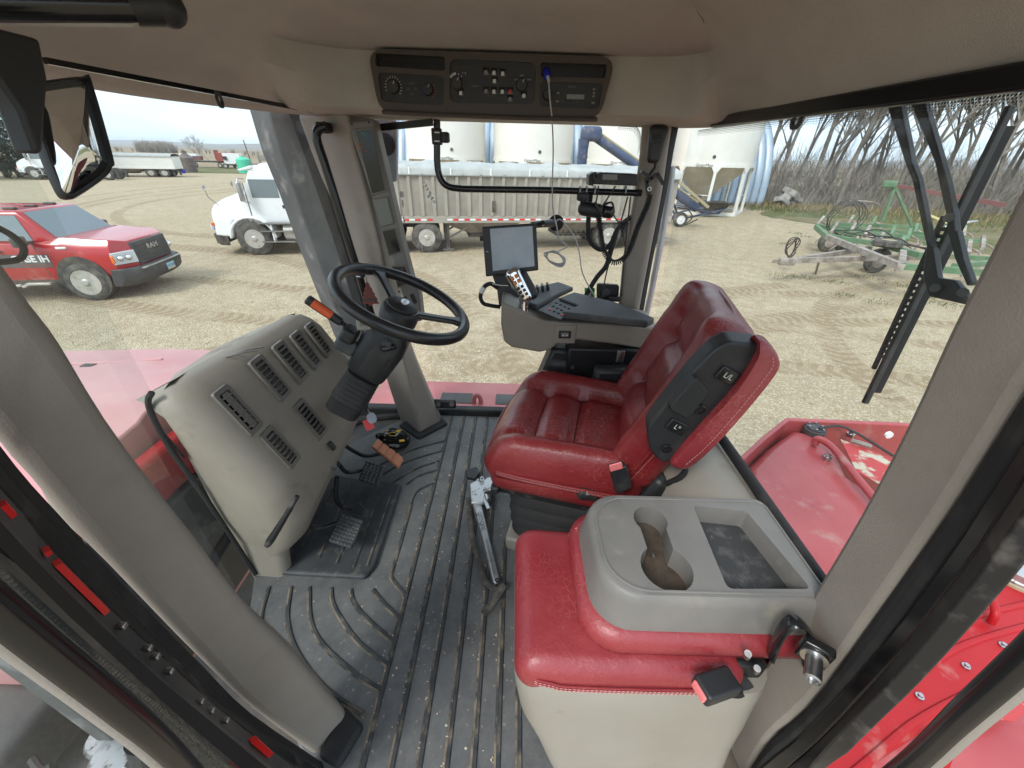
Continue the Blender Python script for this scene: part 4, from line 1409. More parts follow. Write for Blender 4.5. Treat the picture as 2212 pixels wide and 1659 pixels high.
far_frame(462, 362, 8, 'flatbed_trailer', 'white gooseneck flatbed trailer between the rusty and green tanks', 'trailer', 'bin_white',
          [('deck', (0, 0, .95), (9, 2.2, .25), 'chassis_black'), ('gooseneck', (-3.2, 0, 1.9), (2.6, 1.2, .35), 'reflector_white'), ('neck_post', (-4.2, 0, 1.4), (.4, 1.1, 1.1), 'reflector_white'), ('toolbox', (-2, 0, 1.45), (1.2, 1.1, .6), 'maroon_beam')])
far_frame(510, 364, 4, 'sprayer_cart', 'white tank cart with a dark pump near the green tank', 'cart', 'reflector_white',
          [('tank', (0, 0, 1.5), (2.6, 1.6, 1.6), 'reflector_white'), ('pump', (-1.0, -.85, 1.6), (.6, .3, .5), 'chassis_black'), ('frame', (0, 0, .6), (3.2, 1.6, .2), 'chassis_black')])
far_frame(498, 363, 4, 'grain_wagon', 'old red box wagon left of the green tank', 'wagon', 'implement_red',
          [('box', (0, 0, 1.7), (3.0, 1.8, 1.3), 'implement_red'), ('end_board', (-1.55, 0, 2.0), (.1, 1.9, 1.5), 'implement_red'), ('frame', (0, 0, .9), (3.6, 1.4, .2), 'chassis_black')])
far_frame(560, 374, 5, 'disc_implement', 'grey disc implement standing right of the green tank', 'implement', 'frame_grey',
          [('frame', (0, 0, 1.2), (5, 2, .2), 'frame_grey'), ('gang', (-.8, -.6, .6), (3.6, .5, .5), 'frame_grey'), ('mast', (.5, 0, 2.0), (.3, .3, 1.6), 'frame_grey'), ('seed_box', (1.5, 0, 2.0), (1.5, 1.2, .7), 'frame_grey')])
# a wind-thrown bare tree far out
t = thing('fallen_tree', 'bare tree blown over in the far field', 'tree', tuple(ground_at(458, 350)), local=True)
a, b = bare_tree(77, 7, spread=1.0, lean=-1.6)
a.build('trunk', 'bark_grey', t)
b.build('crown', 'twig_grey', t)
t = thing('leaning_pole', 'thin leaning pole behind the green tank', 'pole', tuple(ground_at(545, 358)), local=True)
MB().tube([(0, 0, 0), (-.4, 0, 4.6)], .09, 6).build('pole', 'bark_brown', t)
# rubble heap under the trees
rr = random.Random(8)
for k, (u, v, s) in enumerate(((1688, 436, 1.0), (1697, 428, .9), (1708, 418, 1.1), (1704, 440, .7), (1720, 432, .8), (1692, 424, .6))):
    c = at(u, v, y=35.2 + .4 * k)
    c.z = max(G + .2, c.z)
    mb = MB()
    mb.rbox((1.2 * s, .8 * s, .45 * s), .1 * s, 2, Matrix.Translation(c) @ Euler((rr.uniform(-.5, .5), rr.uniform(-.5, .5), rr.uniform(0, 3))).to_matrix().to_4x4())
    tag(mb.build('rubble_slab', 'stone'), 'broken concrete slab in the rubble heap by the blue shed', 'rubble', 'slabs in the rubble heap')
# ================================================================== tractor: cab shell, hood, fenders
trac = thing('tractor', 'red four wheel drive tractor with a tan trimmed glass cab', 'tractor', (0, 1.1, G))


def P3(px, **k):
    return [at(u, v, **k) for u, v in px]


def strip(name, A, B, thick, mt, bevel=.012, parent=trac, smooth=38, n=3):
    """slab between two edge lines A and B (lists of points), thickened away from the camera"""
    A, B = smooth_pts(A, n), smooth_pts(B, n)
    mb = MB()
    rings = []
    m = len(A)
    for i in range(m):
        d = (A[min(i + 1, m - 1)] - A[max(i - 1, 0)]).normalized()
        nrm = (B[i] - A[i]).cross(d).normalized()
        if nrm.dot(A[i] - CAMLOC) < 0:
            nrm = -nrm
        rings.append([A[i], B[i], B[i] + nrm * thick, A[i] + nrm * thick])
    mb.loft(rings)
    return mb.build(name, mt, parent, smooth=smooth, bevel=bevel, seg=3, fix=True)


# --- left front post (left edge of the picture)
LR = P3([(770, 1557), (645, 1428), (545, 1322), (440, 1185), (285, 980), (165, 792), (85, 680), (-10, 548)], y=.42) + [V((-.60, .42, 1.62))]
LL = P3([(703, 1652), (547, 1539), (443, 1436), (333, 1323), (207, 1189), (130, 1106), (40, 1005), (-60, 890)], y=.34) + [V((-.63, .34, 1.62))]
LR = [LR[0] + V((.0, 0, -.03))] + LR[1:]
post = strip('post', LR, LL, .07, 'tan_trim', .018)
post['label'] = 'tan trim of the left front post'
mb = MB()      # rubber foot moulding around the post
pf = [at(690, 1640, z=.004), at(735, 1668, z=.004), at(790, 1575, z=.004), at(745, 1530, z=.004)]
mb.prism(pf, V((0, 0, .03)))
mb.build('post_boot', 'black_rubber', trac, bevel=.012, seg=3)


def L_line(px, y):
    px = px[:1] + px
    px[0] = (px[1][0] + (px[1][0] - px[2][0]) * .5, px[1][1] + (px[1][1] - px[2][1]) * .5)
    last = (px[-1][0] - 160, px[-1][1] - 215)
    return P3(px + [last], y=y)


La = L_line([(703, 1648), (547, 1541), (443, 1438), (333, 1325), (207, 1191), (130, 1108), (40, 1007)], .335)
Lb = L_line([(655, 1640), (500, 1536), (400, 1440), (290, 1330), (165, 1195), (90, 1108), (0, 1005)], .31)
Lc = L_line([(640, 1659), (477, 1533), (370, 1435), (233, 1309), (110, 1186), (50, 1108), (-40, 1005)], .29)
Ld = L_line([(585, 1659), (440, 1540), (333, 1452), (200, 1325), (80, 1205), (10, 1128), (-80, 1025)], .25)
Le = L_line([(545, 1690), (380, 1551), (270, 1452), (150, 1345), (30, 1228), (-40, 1158), (-130, 1055)], .20)
strip('door_seal', La, Lb, .03, 'black_rubber', .006)
strip('sill_trim', Lb, Lc, .015, 'worn_black_metal', .003)
strip('door_channel', Lc, Ld, .02, 'dusty_black', .004)
strip('weather_strip', Ld, Le, .035, 'black_rubber', .01)
# red reflector pieces seen in the channel
for (a, b) in (((2, 1090), (36, 1120)), ((97, 1190), (113, 1203)), ((120, 1218), (236, 1328)), ((545, 1600), (590, 1636))):
    q = [at(a[0] - 2, a[1] + 6, y=.262), at(b[0] - 10, b[1] + 2, y=.262), at(b[0] + 2, b[1] - 8, y=.268), at(a[0] + 14, a[1] - 2, y=.268)]
    MB().prism(q, V((-.01, .006, 0))).build('reflector', 'reflector_red', trac, smooth=0)
for (u, v) in ((262, 1352), (318, 1400), (335, 1418), (365, 1450), (432, 1515), (455, 1535), (487, 1556)):
    c = at(u, v, y=.262)
    MB().rbox((.012, .008, .008), .002, 2, Matrix.Translation(c)).build('channel_screw', 'steel', trac)

# --- open door: pane with printed edge, and its tube frame
Dg = L_line([(500, 1655), (333, 1508), (183, 1383), (0, 1215), (-120, 1100)], .19)
Dg2 = [p + V((-.35, -.62, -.02)) for p in Dg]
mb = MB()
mb.loft([[a, b] for a, b in zip(Dg, Dg2)], closed=False)
mb.build('door_pane', 'door_glass', trac)
mb = MB()
mb.loft([[a + V((.0, .003, .003)), b] for a, b in zip(Le, Dg)], closed=False)
mb.build('pane_border', 'black_gloss', trac)


def dots(name, A, dirv, rows, pitch, r, parent, mt='black_gloss', fade=True):
    """printed dot rows along the edge line A of a pane"""
    A = smooth_pts(A, 8)
    vs_, fs = [], []
    d = V(dirv).normalized()
    acc, pts = 0, []
    for a, b in zip(A[:-1], A[1:]):
        L = (b - a).length
        while acc < L:
            pts.append((a.lerp(b, acc / L), (b - a).normalized()))
            acc += pitch
        acc -= L
    for k in range(rows):
        rr = r * (1 - (k / rows) * .65 if fade else 1)
        for i, (p, t) in enumerate(pts):
            c = p + d * (pitch * .8 * (k + .5)) + t * (pitch * .5 * (k % 2))
            b0 = len(vs_)
            for j in range(6):
                an = j * math.pi / 3
                vs_.append(c + t * (rr * math.cos(an)) + d * (rr * math.sin(an)))
            fs.append(tuple(range(b0, b0 + 6)))
    mb_ = MB()
    mb_.add(vs_, fs)
    o_ = mb_.build(name, mt, parent, smooth=0)
    o_['kind'] = 'stuff'
    return o_


dots('printed_dots', [p + V((-.001, -.001, .001)) for p in Dg[:-1]], (-.35, -.62, -.02), 3, .0055, .0021, trac)
tub = smooth_pts(P3([(470, 1740), (345, 1607), (225, 1505), (75, 1385), (-60, 1275)], y=.10), 6)
MB().tube(tub, .0085, 14).build('door_frame_tube', 'black_gloss', trac)
tub2 = [p + V((-.002, -.004, -.0075)) for p in tub]
MB().tube(tub2, .0058, 12).build('tube_trim', 'tan_trim', trac)
mb = MB()
mb.cyl(at(310, 1590, y=.105), at(330, 1700, y=.16), .0105, 14)
mb.build('tube_joint', 'black_gloss', trac)

# --- left rear post (right edge of the picture)
RL = P3([(1560, 1590), (1608, 1496), (1708, 1353), (1768, 1256), (1855, 1106), (1951, 920), (2040, 722), (2124, 553), (2212, 376), (2290, 220)], y=.42)
RR = P3([(1600, 1690), (1655, 1600), (1741, 1522), (1875, 1336), (2034, 1106), (2120, 970), (2212, 826), (2300, 690), (2400, 540), (2480, 420)], y=.33)
post2 = strip('post', RL, RR, .07, 'tan_trim', .022)
post2['label'] = 'grained tan trim of the left rear post'
Ra = P3([(1590, 1730), (1655, 1600), (1741, 1522), (1875, 1336), (2034, 1106), (2120, 970), (2212, 826), (2400, 540)], y=.332)
Rb = P3([(1560, 1760), (1641, 1659), (1735, 1580), (1900, 1397), (2052, 1193), (2108, 1108), (2240, 905), (2450, 600)], y=.30)
Rc = P3([(1600, 1790), (1690, 1675), (1770, 1600), (1925, 1430), (2085, 1225), (2150, 1130), (2280, 935), (2500, 630)], y=.275)
Rd = P3([(1640, 1810), (1758, 1650), (1850, 1545), (1945, 1448), (2112, 1244), (2208, 1108), (2330, 940), (2560, 640)], y=.25)
strip('door_seal', Ra, Rb, .035, 'black_rubber', .012)
strip('sill_trim', Rb, Rc, .02, 'black_gloss', .004)
strip('metal_trim', Rc, Rd, .02, 'worn_black_metal', .006)
tub = smooth_pts(P3([(1780, 1790), (1921 + 40, 1659), (2090, 1540), (2235, 1410), (2380, 1270)], y=.12), 6)
MB().tube(tub, .0085, 14).build('grab_rail', 'black_gloss', trac)
MB().tube([p + V((.003, -.004, -.0075)) for p in tub], .0058, 12).build('rail_trim', 'tan_trim', trac)
# striker bar outside the seal and the seat-belt anchor on the post
MB().box(at(1930, 1478, y=.29), (.05, .012, .012), (0, R_(45), 0)).build('striker_bar', 'dull_aluminium', trac, bevel=.002)
anc = at(1760, 1408, y=.34)
Man = aim(anc, V((-.55, -.75, -.05)), (0, 0, 1))
MB().box((0, 0, 0), (.045, .05, .018), M=Man).build('anchor_plate', 'black_gloss', trac, bevel=.004)
mb = MB()
mb.lathe([(.02, .008), (.02, .013), (.0125, .014), (.0125, .05), (.009, .052), (.009, .045), (.001, .044)], Man, 20)
mb.build('anchor_stud', 'steel', trac)
mb = MB()
mb.tube(smooth_pts(P3([(1740, 1440), (1752, 1380), (1730, 1345), (1700, 1350), (1678, 1385), (1665, 1420)], y=.36), 5), .012, 8, sy=.35)
mb.build('belt_loop', 'black_gloss', trac)

# --- right front post (far side) with its base boot
FL = P3([(870, 925), (837, 830), (800, 700), (752, 520), (690, 380), (640, 246)], y=1.76)
FF = P3([(909, 950), (867, 757), (845, 650), (812, 500), (770, 340), (745, 235)], y=1.61)
FR = P3([(957, 920), (884, 742), (868, 640), (845, 500), (815, 350), (795, 225)], y=1.72)
mb = MB()
rings = []
for a, b, c in zip(smooth_pts(FL, 3), smooth_pts(FF, 3), smooth_pts(FR, 3)):
    rings.append([a, b, c, c + V((-.02, .08, 0)), a + V((.02, .06, 0))])
mb.loft(rings)
fp = mb.build('post', 'tan_trim', trac, bevel=.016, seg=3, fix=True)
fp['label'] = 'tan right front post behind the steering wheel'
mb = MB()
mb.prism([at(862, 925, z=.003), at(905, 955, z=.003), at(968, 922, z=.003), at(935, 890, z=.003)], V((0, 0, .03)))
mb.build('post_boot', 'black_rubber', trac, bevel=.012, seg=3)
# black trim left of it, grey dusty panel outside the windshield
W1 = P3([(620, 243), (660, 350), (705, 480), (735, 570), (775, 700), (800, 790)], y=1.80)
W2 = P3([(655, 243), (690, 350), (728, 480), (757, 570), (795, 700), (822, 800)], y=1.78)
strip('window_gasket', W1, W2, .03, 'black_rubber', .008)
G1 = P3([(538, 235), (567, 330), (600, 410), (640, 520), (680, 620), (720, 720), (760, 800)], y=2.02)
Gm = P3([(578, 235), (605, 330), (634, 410), (672, 520), (708, 620), (740, 710), (775, 790)], y=1.9)
G2 = P3([(635, 235), (668, 330), (695, 410), (725, 500), (760, 610), (790, 700), (810, 780)], y=1.93)
strip('outer_panel', G1, Gm, .02, 'dusty_grey', .006)
strip('outer_panel', Gm, G2, .02, 'dusty_grey', .006)
# grab handle on that post
gh = smooth_pts(P3([(705, 272), (688, 280), (684, 300), (700, 350), (725, 430), (752, 520), (790, 640), (815, 720)], y=1.6), 6)
MB().tube(gh, .0155, 10).build('grab_handle', 'black_gloss', trac)
MB().rbox((.05, .05, .035), .012, 3, Matrix.Translation(at(700, 276, y=1.64))).build('handle_mount', 'black_gloss', trac)

# --- right rear post
CL = P3([(1386, 255), (1380, 330), (1368, 420), (1345, 553), (1336, 640), (1325, 720)], y=1.68)
CR = P3([(1452, 262), (1441, 330), (1428, 420), (1402, 553), (1381, 660), (1368, 740)], y=1.64)
strip('post', CL, CR, .1, 'tan_trim', .02)['label'] = 'tan right rear post beside the two-way radio'
C2a = P3([(1452, 270), (1443, 330), (1430, 420), (1404, 553), (1383, 664), (1370, 740)], y=1.66)
C2b = P3([(1470, 262), (1456, 330), (1441, 420), (1413, 553), (1392, 668), (1378, 745)], y=1.68)
strip('window_gasket', C2a, C2b, .03, 'black_rubber', .006)
po = P3([(1452, 360), (1448, 400), (1428, 520), (1405, 640), (1396, 680), (1386, 735)], y=1.85)
MB().tube(po, .014, 10).build('outer_grab_tube', 'galvanised', trac)

# --- floor under the mat, rear ledge and sills
MB().box((-.15, 1.08, -.06), (1.55, 1.52, .1)).build('cab_floor', 'chassis_black', trac)
MB().box((-.2, 1.83, .0), (1.5, .05, .1)).build('right_sill', 'black_rubber', trac, bevel=.01)
ldg = MB()
rings = []
for y in (.66, .8, .9, 1.3, 1.7):
    rings.append([V((.40, y, .0)), V((.43, y, .40)), V((.455, y, .53)), V((.50, y, .57)), V((.60, y, .585)), V((.63, y, .57)), V((.66, y, .0))])
ldg.loft(rings)
ldg.build('rear_ledge', 'tan_plastic_pale', trac, fix=True)
mb = MB()
mb.tube([V((.625, .38, .587)), V((.625, 1.1, .60)), V((.625, 1.66, .62))], .014, 10)
mb.build('rear_window_seal', 'black_rubber', trac)
MB().box((.65, 1.05, -.1), (.06, 1.5, 1.1)).build('rear_wall', 'tractor_red', trac)

# --- panes
mb = MB()
mb.add([V((.655, .36, .56)), V((.655, 1.70, .58)), V((.63, 1.70, 1.42)), V((.63, .30, 1.42))], [(0, 1, 2, 3)])
mb.build('rear_pane', 'rear_glass', trac)
dots('printed_dots', [V((.628, .30, 1.392)), V((.628, 1.62, 1.394))], (.018, 0, -1), 5, .005, .0022, trac)
mb = MB()
mb.add([V((-.42, 1.81, .02)), V((.52, 1.81, .02)), V((.50, 1.74, 1.42)), V((-.48, 1.74, 1.42))], [(0, 1, 2, 3)])
mb.build('right_pane', 'window_glass', trac)
dots('printed_dots', [at(1340, 267, y=1.735), at(1372, 271, y=1.735), at(1384, 290, y=1.735), at(1383, 320, y=1.737)], (-.4, 0, -1), 4, .007, .003, trac)
# bowed windshield
plan = smooth_pts([(-.50, .44, 0), (-.85, .55, 0), (-1.06, .80, 0), (-1.09, 1.17, 0), (-1.02, 1.5, 0), (-.85, 1.74, 0), (-.52, 1.82, 0)], 5)
mb = MB()
mb.loft([[V((p.x * (1.0 if z < 1 else .985), p.y, z)) for z in (-.02, .5, 1.0, 1.43)] for p in plan], closed=False)
mb.build('windshield', 'windscreen_glass', trac)
mb = MB()
mb.tube([V((p.x + .005, p.y, .0)) for p in plan], .02, 8)
mb.build('windshield_sill', 'black_rubber', trac)

# --- headliner: lofted from the window tops to the ceiling
st = []


def head_station(O, I, kind):
    O, I = V(O), V(I)
    if kind == 'side':
        prof = ((0, 0), (.10, .05), (.25, .3), (.42, .58), (.58, .78), (.72, .9), (.86, .97), (1, 1))
    else:
        prof = ((0, 0), (.43, .01), (.56, .06), (.585, .42), (.60, .80), (.745, .835), (.86, .94), (1, 1))
    return [V((O.x + (I.x - O.x) * a, O.y + (I.y - O.y) * a, O.z + (I.z - O.z) * b)) for a, b in prof]


ZC = 1.592
rows = [
    head_station((.64, .10, 1.395), (.35, .12, ZC), 'side'),
    head_station((.64, .45, 1.393), (.35, .50, ZC), 'side'),
    head_station((.64, .85, 1.392), (.34, .85, ZC), 'side'),
    head_station((.64, 1.15, 1.392), (.36, 1.05, ZC), 'side'),
    head_station((.64, 1.40, 1.395), (.38, 1.16, ZC), 'side'),
    head_station((.64, 1.62, 1.40), (.40, 1.18, ZC), 'bulk'),
    head_station((.52, 1.76, 1.405), (.36, 1.20, ZC), 'bulk'),
    head_station((.25, 1.78, 1.408), (.22, 1.23, ZC), 'bulk'),
    head_station((0, 1.78, 1.408), (0, 1.25, ZC), 'bulk'),
    head_station((-.25, 1.78, 1.408), (-.25, 1.25, ZC), 'bulk'),
    head_station((-.52, 1.80, 1.408), (-.48, 1.22, ZC), 'bulk'),
    head_station((-.72, 1.72, 1.408), (-.55, 1.14, ZC), 'bulk'),
    head_station((-.88, 1.50, 1.408), (-.55, 1.05, ZC), 'side'),
    head_station((-1.0, 1.22, 1.41), (-.6, .95, ZC), 'side'),
    head_station((-1.0, .95, 1.415), (-.6, .8, ZC), 'side'),
    head_station((-.93, .72, 1.42), (-.55, .55, ZC), 'side'),
    head_station((-.80, .50, 1.43), (-.50, .30, ZC), 'side'),
    head_station((-.70, .30, 1.44), (-.48, .10, ZC), 'side'),
]
fine = []
m = len(rows[0])
cols = [smooth_pts([r[j] for r in rows], 4) for j in range(m)]
mb = MB()
mb.loft([[cols[j][i] for j in range(m)] for i in range(len(cols[0]))], closed=False)
inner = cols[-1]
cent = V((0, .6, ZC + .012))
b0 = len(mb.v)
mb.v += list(inner) + [cent]
for i in range(len(inner) - 1):
    mb.f.append((b0 + i, b0 + i + 1, b0 + len(inner)))
mb.f.append((b0 + len(inner) - 1, b0, b0 + len(inner)))
hl = mb.build('headliner', 'headliner', trac, smooth=27, fix=True)
MB().hexa([V((-1.12, .02, 1.62)), V((.74, .02, 1.62)), V((.74, 1.9, 1.62)), V((-1.12, 1.9, 1.62)),
           V((-1.06, .06, 1.75)), V((.7, .06, 1.75)), V((.7, 1.86, 1.75)), V((-1.06, 1.86, 1.75))]).build('roof', 'tractor_red', trac, bevel=.03)
for a, b in (((.72, .05, 1.56), (.72, 1.85, 1.56)), ((-.5, 1.88, 1.56), (.72, 1.88, 1.56)), ((-1.08, .3, 1.56), (-1.08, 1.5, 1.56)), ((-1.08, 1.5, 1.56), (-.5, 1.88, 1.56))):
    MB().bar(a, b, .04, .18).build('roof_skirt', 'tractor_red', trac)
# rails along the headliner edge with their ring brackets
mb = MB()
mb.bar(at(1542, 264, x=.615), at(2300, 152, x=.60), .02, .030)
mb.build('sun_shade_rail', 'black_gloss', trac, bevel=.004)
mb = MB()
mb.bar(at(98, 131, x=-.86), at(680, 241, x=-.70), .012, .010)
mb.build('sun_shade_rail', 'black_gloss', trac)
for c, ax in ((at(472, 215, x=-.75), V((1, .25, 0))), (at(1723, 260, x=.608), V((-1, 0, 0)))):
    M = aim(c, ax, (0, 0, 1))
    mb = MB()
    ro, ri = .017, .0095
    ring = []
    for k in range(24):
        a = 2 * math.pi * k / 24
        c_, s_ = math.cos(a), math.sin(a)
        q = ro / max(abs(c_), abs(s_)) if s_ > 0 else ro * (1.15 if abs(c_) > .5 else 1.05)
        q = min(q, ro * 1.25)
        ring.append([M @ V((c_ * q, s_ * q, 0)), M @ V((c_ * ri, s_ * ri, 0)), M @ V((c_ * ri, s_ * ri, .004)), M @ V((c_ * q, s_ * q, .004))])
    ring.append(ring[0])
    mb.loft(ring, caps=False)
    mb.build('ring_bracket', 'black_plastic', trac)

# --- roller blind and mirror bracket at the upper left
ra, rb = at(-60, 8, z=1.455), at(392, 16, z=1.49)
d = (rb - ra).normalized()
mb = MB()
mb.cyl(ra, ra.lerp(rb, .72), .020, 16)
mb.build('roller_blind', 'black_gloss', trac)
mb = MB()
mb.cyl(ra.lerp(rb, .72), rb - d * .012, .0235, 16)
mb.sphere(rb - d * .02, .026, 8)
mb.build('blind_end', 'black_plastic', trac)
MB().cyl(ra + V((0, 0, -.018)), ra.lerp(rb, .70) + V((0, 0, -.020)), .004, 8).build('blind_hem', 'headliner', trac)
mb = MB()
q = P3([(-60, 45), (88, 84), (106, 172), (95, 330), (80, 335), (45, 240), (0, 175), (-60, 110)], x=-.60)
mb.prism(q, V((-.03, .0, 0)))
mb.build('mirror_bracket', 'black_plastic', trac, bevel=.006)

# --- red bodywork seen through the glass
hd = MB()
rings = []
for x, zt, hw in ((-1.22, .50, .56), (-1.6, .505, .56), (-2.3, .47, .55), (-3.0, .40, .53), (-3.45, .28, .48), (-3.6, .05, .42)):
    yc = 1.17
    rings.append([V((x, yc - hw - .02, -.75)), V((x, yc - hw, zt - .16)), V((x, yc - hw + .06, zt - .05)), V((x, yc - hw + .16, zt)), V((x, yc - .17, zt + .02)), V((x, yc - .13, zt + .035)),
                  V((x, yc + .13, zt + .035)), V((x, yc + .17, zt + .02)), V((x, yc + hw - .16, zt)), V((x, yc + hw - .06, zt - .05)), V((x, yc + hw, zt - .16)), V((x, yc + hw + .02, -.75))])
hd.loft(rings)
hd.build('hood', 'hood_sky_haze', trac, fix=True, smooth=25, bevel=.008)
MB().bar((-1.5, 1.45, .512), (-2.2, 1.33, .50), .012, .012).build('hood_crease', 'hood_sky_haze', trac)
MB().bar((-1.5, 1.30, .532), (-2.4, 1.62, .40), .012, .012).build('hood_crease', 'hood_sky_haze', trac)
MB().rbox((.05, .03, .012), .005, 2, Matrix.Translation((-1.75, 1.38, .512))).build('hood_latch', 'chassis_black', trac)
MB().box((-1.17, 1.17, .36), (.06, 1.5, .17)).build('cowl', 'tractor_red', trac, bevel=.02)
MB().box((-1.165, 1.17, -.02), (.06, 1.5, .56)).build('firewall', 'dusty_grey', trac, bevel=.01)  # dark grey colour stands in for the dash reflected in the glass
MB().box((-1.12, .62, .1), (.03, .25, .6)).build('cowl_grille', 'charcoal', trac, bevel=.01)
# right side step fender
MB().hexa([V((-.9, 1.9, -.12)), V((.7, 1.9, -.12)), V((.7, 2.35, -.16)), V((-.9, 2.35, -.16)), V((-.9, 1.9, -.02)), V((.7, 1.9, -.02)), V((.7, 2.33, -.07)), V((-.9, 2.33, -.07))]).build('right_step', 'tractor_red_pale', trac, bevel=.02)
for x in (-.35, .0, .3):
    MB().rbox((.2, .12, .006), .003, 2, Matrix.Translation((x, 2.05, -.03))).build('step_pad', 'dusty_black', trac)
mb = MB()
mb.tube(smooth_pts(P3([(1023, 895), (1024, 862), (1030, 853), (1038, 862), (1040, 895)], y=2.0), 4), .014, 8)
mb.build('step_handle', 'tractor_red_pale', trac)
mb = MB()
mb.rbox((.13, .025, .055), .024, 4, Matrix.Translation(at(960, 872, y=1.78)))
mb.build('sill_bracket', 'black_plastic', trac)
for u in (946, 976):
    MB().cyl(at(u, 873, y=1.765), at(u, 873, y=1.75), .014, 14).build('bracket_bolt', 'dusty_black', trac)
# rear fuel tank and deck behind the cab (right of the picture)
tz = -.02
rim = MB()
Yr = at(1750, 938, z=tz).y + .05
pr_ = [at(1600, 1000, z=tz + .06), at(1655, 948, z=tz + .08), at(1705, 908, y=Yr), at(1950, 918, y=Yr), at(2300, 945, y=Yr)]
rim.loft([[p, p + V((0, .03, 0)), p + V((.0, .03, -.75)), p + V((0, 0, -.75))] for p in pr_])
rim.build('tank_rim', 'tank_red', trac, fix=True, bevel=.006)
tk = MB()
top = [(1625, 1010), (1665, 968), (1715, 930), (1790, 945), (1830, 1030), (1960, 1120), (2330, 1170), (2300, 1700), (1800, 1760), (1700, 1400), (1640, 1180)]
tp = [at(u, v, z=tz) for u, v in top]
c = sum(tp, V()) / len(tp)
tk.loft([[p + (p - c).normalized() * .05 + V((0, 0, -.8)) for p in tp], [p + (p - c).normalized() * .03 + V((0, 0, -.06)) for p in tp], tp])
tk.build('fuel_tank', 'tank_red', trac, fix=True, bevel=.02, seg=3)
fl = [at(u, v, z=tz + .004) for u, v in ((1815, 950), (1950, 1000), (2300, 1060), (2300, 1150), (2000, 1100), (1850, 1020))]
MB().prism(fl, V((0, 0, .004))).build('flaked_paint', 'red_flaked', trac, smooth=0)
fl = [at(u, v, z=tz + .005) for u, v in ((2110, 1300), (2230, 1270), (2300, 1330), (2260, 1420), (2180, 1400))]
MB().prism(fl, V((0, 0, .004))).build('flaked_paint', 'red_flaked', trac, smooth=0)
cp = at(1756, 935, z=tz)
mb = MB()
mb.lathe([(.055, 0), (.055, .03), (.048, .034), (.048, .042), (.001, .045)], Matrix.Translation(cp), 24)
mb.build('filler_cap', 'charcoal', trac)
for k in range(6):
    a = k * math.pi / 3
    MB().cyl(cp + V((.038 * math.cos(a), .038 * math.sin(a), .042)), cp + V((.038 * math.cos(a), .038 * math.sin(a), .05)), .006, 8).build('cap_bolt', 'steel', trac)
MB().tube(smooth_pts([at(1760, 960, z=tz + .01), at(1768, 948, z=tz + .05), at(1800, 968, z=tz + .05), at(1850, 1030, z=tz + .05), at(1900, 1090, z=tz + .04)], 5), .018, 10).build('tank_pipe', 'tank_red', trac)
b_ = at(1835, 942, z=tz)
MB().lathe([(.02, 0), (.02, .02), (.012, .021), (.012, .04), (.001, .041)], Matrix.Translation(b_), 12).build('tank_bolt', 'steel', trac)
MB().lathe([(.02, 0), (.02, .02), (.012, .021), (.012, .03), (.001, .031)], Matrix.Translation(at(1785, 992, z=tz)), 12).build('tank_bolt', 'steel', trac)
MB().tube(smooth_pts([at(1770, 925, z=tz + .05), at(1810, 920, z=tz + .05), at(1850, 935, z=tz + .04), at(1930, 985, z=tz + .03)], 5), .007, 6).build('tank_wire', 'hose_black', trac)
MB().tube(smooth_pts([at(1840, 952, z=tz + .02), at(1862, 958, z=tz + .03), at(1880, 964, z=tz + .02)], 5), .012, 6).build('rag', 'stone', trac)
MB().disc(aim(at(1918, 938, z=tz + .06), (0, -1, 0)), .02, 14, .012).build('rim_hole', 'reflector_white', trac)
# raised step of the tank nearer the door, with cap and handle
st_ = [at(u, v, z=.03) for u, v in ((2090, 1215), (2330, 1120), (2400, 1400), (2120, 1500), (1900, 1640), (1830, 1760), (1700, 1800), (1770, 1600), (1960, 1400))]
mb = MB()
mb.loft([[p + V((0, 0, -.5)) for p in st_], [p + V((0, 0, -.02)) for p in st_], st_])
mb.build('tank_step', 'tractor_red', trac, fix=True, bevel=.02, seg=3)
cp = at(2195, 1232, z=.05)
mb = MB()
mb.lathe([(.075, -.05), (.075, .0), (.07, .004), (.07, .03), (.06, .034), (.001, .034)], Matrix.Translation(cp), 28)
mb.build('oil_cap', 'dull_aluminium', trac)
MB().lathe([(.085, -.06), (.085, -.01), (.079, -.008)], Matrix.Translation(cp), 28).build('cap_collar', 'pipe_tan', trac)
MB().tube(smooth_pts([at(2108, 1262, z=.05), at(2125, 1272, z=.09), at(2145, 1300, z=.09), at(2150, 1325, z=.08), at(2140, 1345, z=.04)], 5), .011, 10).build('lift_handle', 'tractor_red', trac)
MB().tube(smooth_pts([at(2030, 1660, z=.05), at(2040, 1630, z=.08), at(2055, 1610, z=.06)], 5), .014, 10).build('lift_handle', 'tractor_red', trac)
for px in ([(1700, 1790), (1880, 1640), (2000, 1545), (2212, 1440)], [(1960, 1405), (2060, 1345), (2230, 1300)], [(1990, 1450), (2090, 1390), (2260, 1340)]):
    MB().tube(smooth_pts([at(u, v, z=.032) for u, v in px], 5), .009, 8, sy=.6, up=(0, 0, 1)).build('pressed_ridge', 'tractor_red', trac)
for u, v in ((1985, 1505), (2085, 1440), (2010, 1590), (2165, 1395)):
    MB().lathe([(.010, 0), (.010, .005), (.006, .006), (.006, .012), (.001, .012)], Matrix.Translation(at(u, v, z=.03)), 10).build('deck_bolt', 'steel', trac)
fl = [at(u, v, z=.034) for u, v in ((2140, 1500), (2212, 1465), (2240, 1520), (2190, 1560), (2130, 1550))]
MB().prism(fl, V((0, 0, .003))).build('flaked_paint', 'red_flaked', trac, smooth=0)
